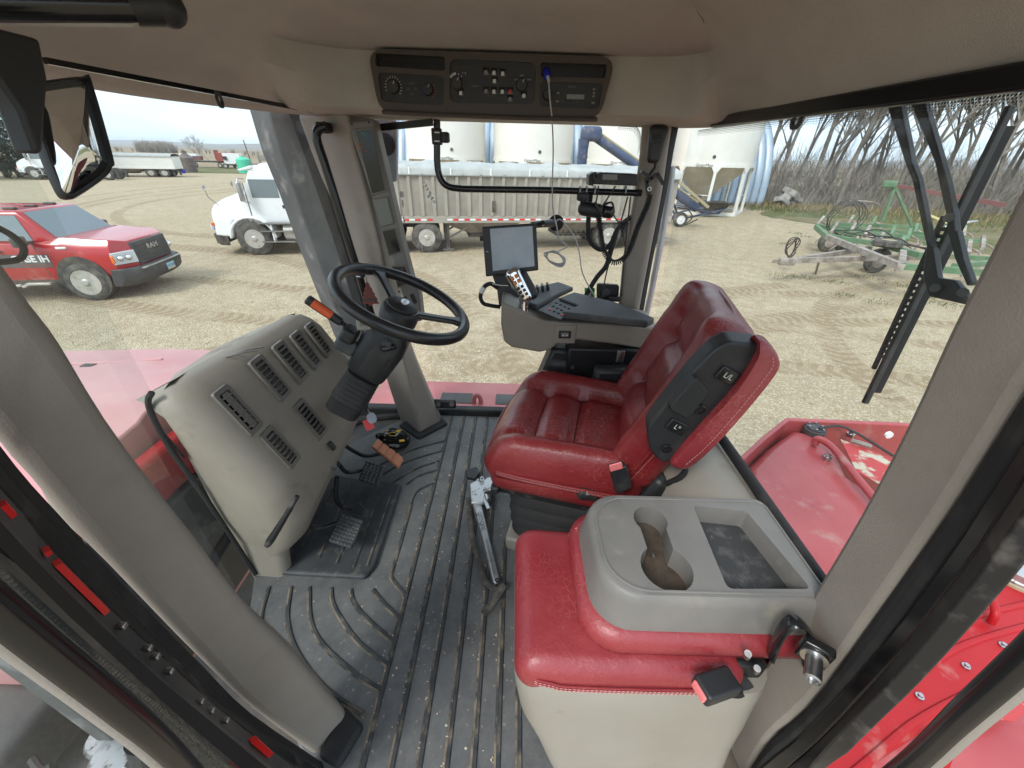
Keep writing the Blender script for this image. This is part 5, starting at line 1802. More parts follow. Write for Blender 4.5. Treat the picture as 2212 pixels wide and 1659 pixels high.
# platform, hoses and canisters under the open door (lower left)
MB().box((-1.15, .28, -.78), (1.5, .75, .06)).build('platform', 'dusty_black', trac)
MB().hexa([V((-2.4, -.3, -.72)), V((-.7, -.3, -.72)), V((-.7, .55, -.72)), V((-2.4, .55, -.72)), V((-2.4, -.3, -.35)), V((-.95, -.3, -.35)), V((-.95, .5, -.35)), V((-2.4, .5, -.35))]).build('step_box', 'dusty_black', trac, bevel=.03)
MB().tube(smooth_pts([at(-20, 1600, z=-.25), at(90, 1545, z=-.25), at(200, 1495, z=-.25), at(260, 1470, z=-.3)], 5), .045, 14).build('exhaust_pipe', 'pipe_tan', trac)
MB().rbox((.28, .2, .2), .03, 3, Matrix.Translation(at(10, 1590, z=-.22))).build('air_box', 'dusty_black', trac)
for u, v, r in ((262, 1615, .05), (285, 1650, .065)):
    c = at(u, v, z=-.3)
    mb = MB()
    mb.lathe([(r, 0), (r, .03), (r * .9, .035), (r * .9, .05), (r, .055), (r, .09), (r * .85, .1), (.001, .1)], Matrix.Translation(c), 20)
    mb.build('filter_canister', 'dull_aluminium', trac)
MB().tube(smooth_pts([at(180, 1390, z=-.2), at(215, 1450, z=-.2), at(255, 1500, z=-.22), at(250, 1540, z=-.22)], 5), .016, 8).build('engine_hose', 'dusty_black', trac)
MB().rbox((.12, .08, .05), .012, 2, Matrix.Translation(at(110, 1490, z=-.18))).build('valve_block', 'dull_aluminium', trac)
MB().tube(smooth_pts([at(70, 1640, z=-.15), at(90, 1665, z=-.15), at(110, 1655, z=-.15)], 4), .01, 8).build('engine_hose', 'hose_black', trac)
# ================================================================== things inside the cab
def atp(u, v, p0, n):
    d = ray(u, v)
    n = V(n)
    return CAMLOC + d * ((V(p0) - CAMLOC).dot(n) / d.dot(n))


def fill_loops(outer, holes):
    """triangulated flat faces between an outer loop and hole loops (lists of V)"""
    bm = bmesh.new()
    es = []
    for lp in [outer] + holes:
        vv = [bm.verts.new(p) for p in lp]
        es += [bm.edges.new((vv[i], vv[(i + 1) % len(vv)])) for i in range(len(vv))]
    bmesh.ops.triangle_fill(bm, use_beauty=True, use_dissolve=False, edges=es)
    bmesh.ops.recalc_face_normals(bm, faces=bm.faces)
    bm.verts.index_update()
    vs_ = [v.co.copy() for v in bm.verts]
    fs = [tuple(v.index for v in f.verts) for f in bm.faces]
    bm.free()
    return vs_, fs


def rrect(w, h, r, n=5):
    pts = []
    for cx, cy_, a0 in ((w / 2 - r, h / 2 - r, 0), (-w / 2 + r, h / 2 - r, 90), (-w / 2 + r, -h / 2 + r, 180), (w / 2 - r, -h / 2 + r, 270)):
        for k in range(n + 1):
            a = R_(a0 + 90 * k / n)
            pts.append((cx + r * math.cos(a), cy_ + r * math.sin(a)))
    return pts


# ------------------------------------------------------------------ floor mat
matt = thing('floor_mat', 'ribbed black rubber floor mat covered with dust', 'floor mat', (-.2, 1.0, 0))


def mat_rubber():
    m, nt, out = new_mat('mat_rubber')
    tc = node(nt, 'ShaderNodeTexCoord')
    ob = tc.outputs['Object']
    n1 = node(nt, 'ShaderNodeTexNoise', {'Vector': ob, 'Scale': 7.0, 'Detail': 9.0, 'Roughness': 0.72})
    n2 = node(nt, 'ShaderNodeTexNoise', {'Vector': ob, 'Scale': 38.0, 'Detail': 6.0, 'Roughness': 0.7})
    mp = node(nt, 'ShaderNodeMapping', {'Vector': ob, 'Rotation': (0, 0, 0.7), 'Scale': (60, 5, 5)})
    n3 = node(nt, 'ShaderNodeTexNoise', {'Vector': mp.outputs[0], 'Scale': 2.0, 'Detail': 4.0})
    c = mixc(nt, ramp(nt, n1, [(0.3, 0.0), (0.72, 1.0)]), (0.06, 0.062, 0.065), (0.152, 0.153, 0.15))
    c = mixc(nt, ramp(nt, n2, [(0.5, 0.0), (0.85, 0.8)]), c, (0.15, 0.14, 0.12))
    c = mixc(nt, ramp(nt, n3, [(0.62, 0.0), (0.75, 0.35)]), c, (0.16, 0.165, 0.17))
    vo = node(nt, 'ShaderNodeTexVoronoi', {'Vector': ob, 'Scale': 190.0})
    sp = node(nt, 'ShaderNodeSeparateColor', {0: vo.outputs['Color']})
    c = mixc(nt, ramp(nt, sp, [(0.985, 0.0), (0.99, 0.6)]), c, (0.3, 0.25, 0.18))
    b1 = node(nt, 'ShaderNodeBump', {'Height': n2.outputs[0], 'Strength': 0.3, 'Distance': 0.002})
    b = node(nt, 'ShaderNodeBsdfPrincipled', {'Roughness': 0.62, 'Normal': b1.outputs[0]})
    nt.links.new(osock(c), b.inputs['Base Color'])
    nt.links.new(b.outputs[0], out.inputs[0])


mat_rubber()
mat('mat_rib', (0.026, 0.029, 0.032), 0.62, var=((0.06, 0.064, 0.068), 25, 0.4, 0.7), dirt=((0.19, 0.155, 0.115), 16, 0.55, 0.72), bump=(90, 0.2, 'noise'))
mat('groove_dirt', (0.05, 0.048, 0.045), 0.9, dirt=((0.24, 0.19, 0.135), 18, 0.42, 0.6), bump=(150, 0.4, 'noise'))
mat('mat_dark', (0.026, 0.029, 0.033), 0.6, var=((0.06, 0.063, 0.066), 9, 0.4, 0.75), dirt=((0.14, 0.12, 0.095), 24, 0.58, 0.75))
mp = [at(540, 1330, z=.003), at(552, 1242, z=.003), V((-.86, .95, .003)), V((-.93, 1.1, .003)), V((-.9, 1.45, .003)), V((-.62, 1.74, .003)), V((-.45, 1.80, .003)), V((.1, 1.80, .003)), V((.42, 1.80, .003)), V((.42, .30, .003)), V((-.38, .25, .003)), V((-.47, .32, .003))]
mb = MB()
mb.prism(mp, V((0, 0, .012)))
mb.build('mat_sheet', 'mat_rubber', matt, bevel=.006, smooth=0)
ZM = .015


def mat_rib(pts, w=.0125, h=.006, mt='mat_rib', name='rib', dirt=True):
    pts = [V(p) for p in pts]
    mb_ = MB()
    rings, rd = [], []
    m_ = len(pts)
    for i, p in enumerate(pts):
        d = (pts[min(i + 1, m_ - 1)] - pts[max(i - 1, 0)]).normalized()
        s = V((-d.y, d.x, 0)).normalized()
        if s.x < 0:
            s = -s
        rings.append([p - s * w / 2, p - s * w * .3 + V((0, 0, h)), p + s * w * .3 + V((0, 0, h)), p + s * w / 2])
        rd.append([p - s * w * .42, p - s * w * .45 + V((0, 0, .0012)), p - s * (w * .9) + V((0, 0, .0012)), p - s * (w * .95)])
    mb_.loft(rings)
    mb_.build(name, mt, matt, smooth=0)
    if dirt:
        mb_ = MB()
        mb_.loft(rd)
        mb_.build('dirt_line', 'groove_dirt', matt, smooth=0)


for x, y0, y1 in ((-.335, .27, 1.78), (-.265, .27, 1.79), (-.198, .27, 1.79), (-.132, .27, 1.79), (-.066, .27, 1.79), (-.008, .27, .98), (.045, .27, .55)):
    mat_rib([V((x, y0, ZM)), V((x, (y0 + y1) / 2, ZM)), V((x, y1, ZM))])


def px_rib(px, **k):
    mat_rib(smooth_pts([at(u, v, z=ZM) for u, v in px], 5), **k)


for pl in ([(965, 952), (913, 965), (865, 983), (810, 1010)], [(961, 973), (901, 990), (850, 1012), (790, 1050)], [(955, 994), (897, 1014), (845, 1045)],
           [(948, 1015), (905, 1028), (879, 1046)], [(942, 1042), (907, 1058), (893, 1075), (887, 1100), (872, 1155), (850, 1230), (848, 1250), (880, 1288)],
           [(807, 1273), (827, 1299), (867, 1338)], [(759, 1273), (767, 1303), (797, 1339), (854, 1388)], [(717, 1270), (722, 1306), (754, 1360), (787, 1397), (844, 1438)],
           [(670, 1268), (673, 1339), (700, 1393), (770, 1456), (827, 1491)], [(630, 1268), (623, 1339), (643, 1406), (700, 1483), (790, 1545)], [(583, 1268), (566, 1340), (590, 1400), (640, 1460)]):
    px_rib(pl, w=.010, h=.005)
# darker moulded panel under the pedals
mb = MB()
mb.prism([at(u, v, z=ZM) for u, v in ((555, 1242), (790, 1255), (812, 1228), (869, 1052), (742, 1034), (690, 1040), (640, 1090))], V((0, 0, .022)))
mb.build('pedal_panel', 'mat_dark', matt, bevel=.012, seg=3, smooth=0)
for a, b in (((690, 1205), (760, 1045)), ((728, 1218), (795, 1055)), ((765, 1225), (825, 1060)), ((795, 1222), (848, 1065)), ((650, 1190), (725, 1045))):
    mat_rib([at(a[0], a[1], z=ZM + .022), at(b[0], b[1], z=ZM + .022)], w=.008, h=.004, mt='mat_dark')
# crumbs of soil and straw
rc = random.Random(12)
mb = MB()
ico = [V(p) for p in ((1, 0, 0), (-1, 0, 0), (0, 1, 0), (0, -1, 0), (0, 0, 1), (0, 0, -1))]
fc8 = [(0, 2, 4), (2, 1, 4), (1, 3, 4), (3, 0, 4), (2, 0, 5), (1, 2, 5), (3, 1, 5), (0, 3, 5)]
for i in range(260):
    c = V((rc.choice((-.345, -.276, -.209, -.143, -.077, -.02)) + rc.gauss(0, .006) if i % 3 else rc.uniform(-.7, .0), rc.uniform(.3, 1.7), ZM + .002))
    s = rc.uniform(.0012, .0032) * (1.8 if rc.random() < .05 else 1)
    mb.add([c + V((p.x * s * rc.uniform(.6, 1.8), p.y * s * rc.uniform(.6, 1.8), p.z * s * .7)) for p in ico], fc8)
tag(mb.build('floor_crumbs', 'pebble', smooth=0), 'scattered crumbs of dry soil and chaff on the rubber mat', 'crumbs', kind='stuff')

# ------------------------------------------------------------------ dash
dash = thing('dashboard', 'grey-tan plastic dashboard with slanted air vents left of the wheel', 'dashboard', (-.8, 1.15, 0))


def fx(z):
    return -.80 + .45 * (.75 - z)


def dash_ring(z, xf, inset=0.0, front=-.985, y0=.775, y1=1.52, r=.085):
    xs = xf
    pts = [V((front + .10, y0 + .02 + inset, z))]
    c0 = V((xs - r, y0 + inset + r, z))
    for k in range(7):
        a = R_(-90 + 90 * k / 6)
        pts.append(c0 + V((r * math.cos(a), r * math.sin(a), 0)))
    c1 = V((xs - r, y1 - inset - r, z))
    for k in range(7):
        a = R_(90 * k / 6)
        pts.append(c1 + V((r * math.cos(a), r * math.sin(a), 0)))
    pts.append(V((front + .09, y1 - inset - .02, z)))
    pts += [V((front - .01, 1.36, z)), V((front - .02, 1.15, z)), V((front, .95, z))]
    return pts


mb = MB()
rings = [dash_ring(.30, fx(.36) - .10, .03), dash_ring(.335, fx(.36) - .03, .01), dash_ring(.37, fx(.37) - .003), dash_ring(.45, fx(.45)), dash_ring(.55, fx(.55)), dash_ring(.65, fx(.65)), dash_ring(.715, fx(.715)),
         dash_ring(.75, fx(.75) - .012, .006), dash_ring(.775, fx(.75) - .04, .018), dash_ring(.79, fx(.75) - .075, .035, front=-.97)]
mb.loft(rings)
# far end of the dash is lower: shear the top down towards +y and the windshield
for p in mb.v:
    if p.z > .5:
        p.z -= max(0.0, (p.y - 1.25)) * .22 * (p.z - .5) / .3 + max(0.0, (-.86 - p.x)) * .5 * (p.z - .5) / .3
for p in mb.v:
    if p.z < .40:
        p.z -= max(0.0, 1.05 - p.y) * .8 * min(1.0, (.40 - p.z) / .1)
mb.build('dash_body', 'tan_plastic', dash, fix=True, smooth=50)
mb = MB()
rings = []
for z, x1, yb in ((.0, -.765, .865), (.08, -.755, .87), (.2, -.735, .88), (.30, -.70, .90), (.36, -.67, .93)):
    rings.append([V((-.89, .805, z)), V((x1 - .03, .80, z)), V((x1 - .008, .81, z)), V((x1, .83, z)), V((x1 - .012, yb - .015, z)), V((x1 - .05, yb, z)), V((-.89, yb, z))])
mb.loft(rings)
mb.build('dash_leg', 'tan_plastic', dash, fix=True, smooth=50)
mb = MB()
sl_ = [at(320, 866, y=.78), at(330, 900, y=.778), at(370, 972, y=.778), at(440, 1070, y=.78), at(500, 1160, y=.785), at(552, 1240, y=.80)]
mb.tube(smooth_pts([at(328, 848, y=.785)] + sl_, 4), .007, 8)
mb.build('dash_seal', 'black_rubber', dash)
MB().hexa([at(u, v, y=.793) for u, v in ((357, 938), (398, 984), (396, 990), (362, 950))] + [at(u, v, y=.78) for u, v in ((357, 936), (401, 984), (399, 992), (362, 952))]).build('clip_slot', 'black_gloss', dash, fix=True)
FN = V((1, 0, .45)).normalized()
FU = V((-.45, 0, 1)).normalized()


def vent(u, v, w, l, slats, name='vent', shut=False, tilt=0.35):
    c = atp(u, v, (fx(.5), 1, .5), FN)
    M = basis(c, (0, 1, 0), FU, -FN * -1)
    outer, inner = [V((a, b, 0)) for a, b in rrect(w, l, .008, 3)], [V((a, b, 0)) for a, b in rrect(w - .022, l - .026, .005, 3)]
    vs_, fs = fill_loops(outer, [inner])
    fr = MB()
    fr.add([p + V((0, 0, .006)) for p in vs_], fs, M)
    n_ = len(outer)
    fr.loft([[M @ (p * 1.04 + V((0, 0, -.002))) for p in outer], [M @ (p + V((0, 0, .006))) for p in outer]], caps=False)
    fr.loft([[M @ (p + V((0, 0, .006))) for p in inner], [M @ (p + V((0, 0, -.0005))) for p in inner]], caps=False)
    f_ = fr.build(name, 'vent_plastic', dash, fix=True, smooth=30)
    MB().prism([M @ (p + V((0, 0, .0012))) for p in inner], FN * .0006).build('vent_throat', 'black_gloss', f_, smooth=0)
    L = l - .03
    for k in range(slats):
        y = -L / 2 + L * (k + .5) / slats
        sl2 = MB()
        sl2.box((0, y, .004), (w - .024, .0022, .011), M=M @ Matrix.Translation((0, 0, 0)) @ Matrix.Identity(4)) if False else sl2.bar(M @ V((-(w - .024) / 2, y, .0045)), M @ V(((w - .024) / 2, y, .0045)), .011, .0022, up=M.to_3x3() @ V((0, math.cos(tilt), math.sin(tilt))))
        sl2.build('slat', 'vent_plastic', f_, smooth=0)
    if shut:
        MB().prism([M @ V((a, b, .0055)) for a, b in rrect((w - .024) * .62, l - .03, .003, 2)], FN * .002).build('vent_flap', 'vent_plastic', f_)
    return f_


vent(515, 887, .060, .150, 6, shut=True)
vent(585, 817, .066, .150, 7)
vent(629, 782, .066, .150, 7)
vent(662, 756, .062, .145, 7)
vent(689, 734, .056, .14, 7)
vent(606, 967, .060, .140, 7)
vent(671, 906, .066, .145, 7)
c = atp(717, 963, (fx(.5), 1, .5), FN)
MB().rbox((.012, .020, .035), .004, 2, basis(c, FN, (0, 1, 0), FU)).build('rocker_switch', 'black_plastic', dash)
c = atp(702, 760, (fx(.5), 1, .5), FN)
for u, v in ((505, 752), (520, 745)):
    c = at(u, v, z=.80)
    c.z = .772
    MB().tube(smooth_pts([c + V((-.05, 0, -.006)), c + V((0, .01, .006)), c + V((.04, .04, .004))], 5), .003, 6).build('dash_scuff', 'vent_plastic', dash)
# hanging connectors and wires under the dash
rc = random.Random(2)
for k, (u, v) in enumerate(((706, 1018), (716, 1008), (697, 1030))):
    c = at(u, v, y=1.03)
    MB().rbox((.05, .022, .018), .004, 2, aim(c, V((.7, .4, .5))) @ Matrix.Rotation(k, 4, 'Z')).build('wire_connector', 'grey_plastic', dash)
for k in range(6):
    a = at(690 + k * 6, 1028 - k * 4, y=1.04)
    MB().tube(smooth_pts([a, a + V((rc.uniform(-.03, .03), .03, rc.uniform(-.02, .03))), a + V((-.06, .06, .06))], 4), .0022, 5).build('wire', ('white_print', 'orange_button', 'hose_black')[k % 3], dash)
lv = smooth_pts([at(577, 1178, y=.72), at(592, 1155, y=.73), at(615, 1118, y=.745), at(642, 1072, y=.77)], 5)
MB().tube(lv, [.009, .0105, .011, .011, .011, .0105, .010, .010, .009, .009, .008, .008, .008, .007, .007, .007][:len(lv)], 10).build('release_lever', 'worn_black_metal', dash)

# ------------------------------------------------------------------ pedals
def pedal(label, px, z, arm, mt, studs=0, ridges=0, arm_mt='worn_black_metal', dz=.02):
    t = thing('foot_pedal', label, 'pedal', tuple(at(px[0][0], px[0][1], z=0)), 0, 'foot pedals under the dash')
    P = [at(u, v, z=z + (dz if i in (0, 1) else 0)) for i, (u, v) in enumerate(px)]
    n = (P[1] - P[0]).cross(P[3] - P[0]).normalized()
    if n.z < 0:
        n = -n
    MB().prism(P, -n * .014).build('pad', mt, t, bevel=.004)
    if studs:
        for i in range(studs[0]):
            for j in range(studs[1]):
                a = P[0].lerp(P[1], (i + .5) / studs[0]).lerp(P[3].lerp(P[2], (i + .5) / studs[0]), (j + .5) / studs[1])
                e1 = (P[1] - P[0]) / studs[0] * .46
                e2 = (P[3] - P[0]) / studs[1] * .46
                m_ = MB()
                m_.add([a - e1 - e2, a + e1 - e2, a + e1 + e2, a - e1 + e2, a + n * .006], [(0, 1, 4), (1, 2, 4), (2, 3, 4), (3, 0, 4)])
                m_.build('stud', mt, t, smooth=0)
    if ridges:
        for i in range(ridges):
            f0, f1 = (i + .12) / ridges, (i + .88) / ridges
            q = [P[0].lerp(P[3], f0), P[1].lerp(P[2], f0), P[1].lerp(P[2], f1), P[0].lerp(P[3], f1)]
            MB().prism(q, n * .005).build('ridge', mt, t, bevel=.001)
    if arm:
        MB().tube(smooth_pts(arm, 6), .0085, 10).build('arm', arm_mt, t)
    return t


def pz(pts):
    return [at(u, v, z=z) for u, v, z in pts]


pedal('salmon coloured ribbed accelerator pedal', [(802, 964), (815, 948), (871, 990), (861, 1009)][::1], .10, pz([(735, 955, .30), (765, 975, .16), (790, 985, .09), (825, 980, .07)]), 'salmon_plastic', ridges=4, dz=.0)
pedal('studded black brake pedal nearer the accelerator', [(791, 994), (831, 1008), (816, 1049), (773, 1035)], .10, pz([(730, 1000, .30), (745, 1018, .13), (760, 1020, .10), (785, 1015, .085)]), 'charcoal', studs=(5, 7))
pedal('larger studded black pedal nearest the door', [(738, 1110), (784, 1124), (758, 1183), (709, 1168)], .12, pz([(630, 1085, .30), (660, 1130, .15), (690, 1140, .10), (730, 1130, .10)]), 'charcoal', studs=(6, 8))
pedal('small ribbed black pedal on a bent arm', [(772, 1085), (796, 1102), (790, 1119), (757, 1107)], .10, pz([(728, 1030, .25), (726, 1075, .16), (740, 1095, .10), (765, 1102, .09)]), 'charcoal', ridges=6)

# ------------------------------------------------------------------ steering column and wheel
stc = thing('steering_column', 'black steering column with a leather wheel and rubber boot', 'steering wheel', (-.6, 1.17, .3))
HUB = at(858, 662, y=1.17)
WN = V((.417, 0, .909)).normalized()
WX = V((WN.z, 0, -WN.x))
WY = V((0, 1, 0))
WC = at(862, 652, y=1.17) + V((.015, 0, .0))
RW = .204
mb = MB()
pts = [WC + WX * (RW * math.cos(2 * math.pi * k / 72)) + WY * (RW * math.sin(2 * math.pi * k / 72)) for k in range(72)]
mb.tube(pts, .0185, 14, closed=True, up=WN)
whl = mb.build('wheel_rim', 'black_leather', stc)
MH = basis(WC - WN * .022, WX, WY, WN)
mb = MB()
mb.lathe([(.04, -.06), (.060, -.045), (.062, -.012), (.055, .002), (.050, .006), (.049, .012), (.034, .022), (.012, .026), (.001, .0265)], MH, 32)
mb.build('hub', 'black_plastic', stc)
MB().lathe([(.0535, .0035), (.054, .0055), (.052, .0065)], MH, 32).build('hub_ring', 'black_gloss', stc)
mb = MB()
Me = MH @ Matrix.Translation((.004, -.002, .0235)) @ Matrix.Diagonal((.62, 1, 1, 1))
mb.lathe([(.022, 0), (.020, .003), (.001, .0038)], Me, 24)
mb.build('hub_badge', 'steel', stc)
text_mesh('CASE IH', .009, MH @ Matrix.Translation((.004, -.002, .0278)) @ Matrix.Rotation(R_(90), 4, 'Z'), 'dusty_grey', 'badge_lettering', stc)
for ang, nm in ((12, 'spoke'), (132, 'spoke')):
    a = R_(ang)
    d = WX * math.cos(a) + WY * math.sin(a)
    s = WX * -math.sin(a) + WY * math.cos(a)
    mb = MB()
    st_ = [(.035, .017, -.03), (.08, .015, -.022), (.13, .0145, -.012), (.165, .016, -.004), (.19, .026, .0), (.204, .034, .0)]
    mb.loft([[WC + d * r - s * w + WN * (h - .009), WC + d * r + s * w + WN * (h - .009), WC + d * r + s * w + WN * (h + .009), WC + d * r - s * w + WN * (h + .009)] for r, w, h in st_])
    mb.build('spoke', 'black_leather', stc, bevel=.006, fix=True)
# column body, bellows boot
CB = at(752, 868, y=1.16)
CT = WC - WN * .09
ax = (CT - CB).normalized()


def col_ring(f, a, b, r=.35):
    c = CB.lerp(CT, f)
    s = V((0, 1, 0))
    u = s.cross(ax).normalized()
    return [c + s * (x * a) + u * (y * b) for x, y in rrect(2, 2, .55, 4)]


mb = MB()
mb.loft([col_ring(-.08, .056, .060), col_ring(.05, .056, .060)] + [q for k in range(7) for q in (col_ring(.06 + k * .055, .050 - k * .0006, .055 - k * .0008), col_ring(.085 + k * .055, .058 - k * .0006, .063 - k * .001))])
mb.build('boot', 'black_rubber', stc, fix=True)
mb = MB()
mb.loft([col_ring(.44, .056, .062), col_ring(.47, .060, .066), col_ring(.62, .063, .070), col_ring(.80, .064, .074), col_ring(.93, .058, .066), col_ring(1.0, .045, .05), col_ring(1.12, .03, .03)])
mb.build('shroud', 'black_plastic', stc, fix=True, bevel=.006)
mb = MB()
mb.loft([[q + V((.004, 0, -.003)) for q in col_ring(.50, .0635, .045)], [q + V((.008, 0, -.004)) for q in col_ring(.72, .0665, .05)], [q + V((.008, 0, -.004)) for q in col_ring(.80, .064, .05)]])
mb.build('boot_frame', 'black_plastic', stc, fix=True)
kn = at(836, 742, y=1.10)
MB().lathe([(.015, -.01), (.015, 0), (.0095, .001), (.0095, .020), (.0075, .022), (.001, .022)], aim(kn, V((.45, -.72, .25))), 16).build('tilt_knob', 'charcoal', stc)
MB().rbox((.05, .02, .045), .008, 3, aim(at(838, 750, y=1.115), V((.45, -.72, .25)))).build('knob_recess', 'black_gloss', stc)
# badge on the shroud, signal lever with orange patch
c = at(786, 701, y=1.09)
Mb_ = aim(c, V((.25, -.85, .42)), (0, 0, 1))
MB().rbox((.042, .034, .012), .0055, 3, Mb_).build('control_badge', 'tan_plastic_pale', stc)
text_mesh('-H', .018, Mb_ @ Matrix.Translation((0, 0, .0068)), 'chassis_black', 'badge_lettering', stc)
la, lb = at(662, 645, y=1.12), at(760, 712, y=1.15)
dl = (lb - la).normalized()
mb = MB()
mb.tube([la, la + dl * .004, la.lerp(lb, .3), la.lerp(lb, .74), la.lerp(lb, .78), lb], [.011, .0155, .0155, .014, .0075, .0075], 12)
mb.build('signal_lever', 'black_plastic', stc)
sd, up_, _d = frame(dl)
qa, qb = la + dl * .018, la + dl * .082
vv = (CAMLOC - la).normalized()
vv = (vv - dl * vv.dot(dl)).normalized()
ss = vv.cross(dl).normalized()
mb = MB()
rings = []
for f in (0, 1):
    c = qa.lerp(qb, f)
    rings.append([c + (vv * math.cos(a) + ss * math.sin(a)) * .0162 for a in [R_(-50 + 100 * k / 6) for k in range(7)]])
mb.loft(rings, closed=False)
mb.build('lever_patch', 'orange_plastic', stc)
MB().rbox((.06, .05, .05), .015, 3, aim(at(755, 722, y=1.13), ax)).build('lever_housing', 'black_plastic', stc)
MB().rbox((.035, .07, .06), .02, 3, aim(at(748, 745, y=1.13), ax)).build('lever_housing', 'charcoal', stc)
# keys with tags
kt = thing('key_tags', 'red and grey key tags hanging from the ignition', 'key tag', tuple(at(795, 915, y=1.25)))
for (u, v, w, h, mt, r, dy) in ((796, 917, .034, .045, 'red_tag', .003, 0), (803, 903, .034, .042, 'grey_tag', .014, -.012)):
    c = at(u, v, y=1.25 + dy)
    M = aim(c, V((.35, -.75, .4)), (0, 0, 1)) @ Matrix.Rotation(R_(-12), 4, 'Z')
    MB().prism([M @ V((a, b, 0)) for a, b in rrect(w, h, r, 4)], (M.to_3x3() @ V((0, 0, .0022)))).build('tag', mt, kt)
MB().tube(smooth_pts([at(792, 880, y=1.25), at(797, 890, y=1.24), at(801, 893, y=1.24)], 4), .002, 6).build('key_ring', 'steel', kt)
MB().rbox((.014, .012, .03), .004, 2, Matrix.Translation(at(791, 880, y=1.25))).build('key_head', 'black_plastic', kt)

# ------------------------------------------------------------------ gauge column on the right front post
gc = thing('gauge_column', 'tall grey instrument column with gauges and keypad on the right post', 'instrument panel', tuple(at(880, 690, y=1.6)))
YG = 1.585
out = P3([(749, 262), (806, 256), (878, 560), (892, 612), (904, 626), (912, 694), (884, 697), (848, 560)], y=YG)
MB().prism(out, V((0, .07, 0))).build('column_body', 'grey_plastic', gc, bevel=.008, seg=3)


def gpoly(px, name, mt, dy=.004, th=.004, parent=gc, y=YG, bevel=0):
    return MB().prism([at(u, v, y=y - dy) for u, v in px], V((0, th, 0))).build(name, mt, parent, smooth=0, bevel=bevel)


for px in ([(765, 278), (806, 273), (836, 414), (803, 424)], [(803, 430), (838, 424), (853, 483), (821, 493)], [(823, 497), (853, 491), (869, 545), (839, 554)], [(845, 574), (874, 572), (888, 610), (859, 624)]):
    gpoly(px, 'bezel', 'vent_plastic', .004, .006, bevel=.003)
g1 = gpoly([(769, 284), (804, 279), (831, 411), (804, 418)], 'gauge_screen', 'dark_glass', .006)
gpoly([(806, 433), (836, 428), (849, 481), (823, 489)], 'display', 'lcd', .006)['label'] = 'dull green grey display'
gpoly([(826, 500), (851, 495), (865, 543), (841, 550)], 'display', 'dark_glass', .006)
kp = gpoly([(848, 577), (873, 576), (885, 608), (860, 620)], 'keypad', 'black_gloss', .006)
for i in range(3):
    for j in range(5):
        u = 852 + 8.2 * i + 2.5 * j
        v = 582 + 7.4 * j - .6 * i
        MB().rbox((.009, .003, .007), .0014, 1, Matrix.Translation(at(u, v, y=YG - .008))).build('key', 'charcoal', kp)
        text_mesh(str((i + 3 * j) % 10), .0065, basis(at(u, v, y=YG - .0101), (1, 0, 0), (0, 0, 1), (0, -1, 0)), 'dim_print', 'key_print', kp)
for (px) in ([(868, 643), (876, 640), (886, 662), (878, 665)], [(884, 637), (892, 634), (901, 654), (893, 657)]):
    gpoly(px, 'rocker_switch', 'black_plastic', .005, .006, bevel=.002)
MB().lathe([(.011, 0), (.011, .012), (.009, .014), (.001, .014)], aim(at(903, 679, y=YG), (0, -1, 0)), 16).build('knob', 'black_plastic', gc)
for u, v in ((760, 268), (797, 264), (862, 630), (889, 616)):
    MB().disc(aim(at(u, v, y=YG), (0, -1, 0)), .004, 10, .002).build('screw', 'black_metal', gc)
for (u, v, a0, a1, mt) in ((783, 297, 20, 100, 'tank_green'), (788, 325, 100, 150, 'orange_button'), (776, 310, 200, 260, 'orange_button')):
    c = at(u, v, y=YG - .0075)
    MB().tube([c + V((.014 * math.cos(R_(a)), 0, .014 * math.sin(R_(a)))) for a in range(a0, a1 + 1, 10)], .0012, 4).build('gauge_arc', mt, g1)
for (u, v, dx, dz) in ((778, 305, .012, -.006), (786, 325, .014, -.004), (776, 318, .006, .008)):
    c = at(u, v, y=YG - .0078)
    MB().bar(c, c + V((dx, 0, dz)), .0016, .001).build('needle', 'orange_plastic', g1)
# clamp with hanging card on the grab handle
cl = thing('phone_mount', 'black clamp with a ball joint on the grab handle behind the wheel', 'phone mount', tuple(at(780, 590, y=1.55)))
MB().rbox((.05, .03, .055), .006, 3, Matrix.Translation(at(776, 583, y=1.56)) @ Matrix.Rotation(.35, 4, 'Y')).build('clamp_block', 'black_plastic', cl)
MB().sphere(at(795, 585, y=1.53), .017, 10).build('ball', 'charcoal', cl)
for u, v in ((768, 577), (770, 597)):
    MB().cyl(at(u, v, y=1.545), at(u + 9, v + 1, y=1.54), .0035, 8).build('u_bolt', 'steel', cl)
af = thing('air_freshener', 'red-brown tree shaped card air freshener hanging behind the wheel', 'air freshener', tuple(at(795, 640, y=1.52)))
ctr = at(797, 635, y=1.52)
q = []
tiers = [(.0, .052), (.010, .036), (.007, .034), (.018, .018), (.014, .016), (.026, -.002), (.020, -.004), (.033, -.022), (.026, -.024), (.037, -.040), (.008, -.042), (.008, -.05)]
prof = [(x, z) for x, z in tiers] + [(-x, z) for x, z in reversed(tiers[1:])]
MB().prism([ctr + V((x, 0, z)) for x, z in prof], V((0, .002, 0))).build('card', 'tree_card', af, smooth=0)
MB().box(ctr + V((0, -.0012, -.024)), (.058, .001, .012)).build('card_band', 'chassis_black', af, smooth=0)
text_mesh('Little Trees', .011, basis(ctr + V((0, -.0022, -.024)), (1, 0, 0), (0, 0, 1), (0, -1, 0)), 'maroon_beam', 'lettering', af)
for dx in (-.006, .006):
    MB().tube([ctr + V((0, 0, .05)), ctr + V((dx, .0, .085)), at(793, 592, y=1.53)], .0009, 4).build('string', 'hose_black', af)

# ------------------------------------------------------------------ overhead console
oh = thing('overhead_console', 'brown overhead control console with dark switch panels and car radio', 'console', (-.1, 1.45, 1.41))
YO = 1.415


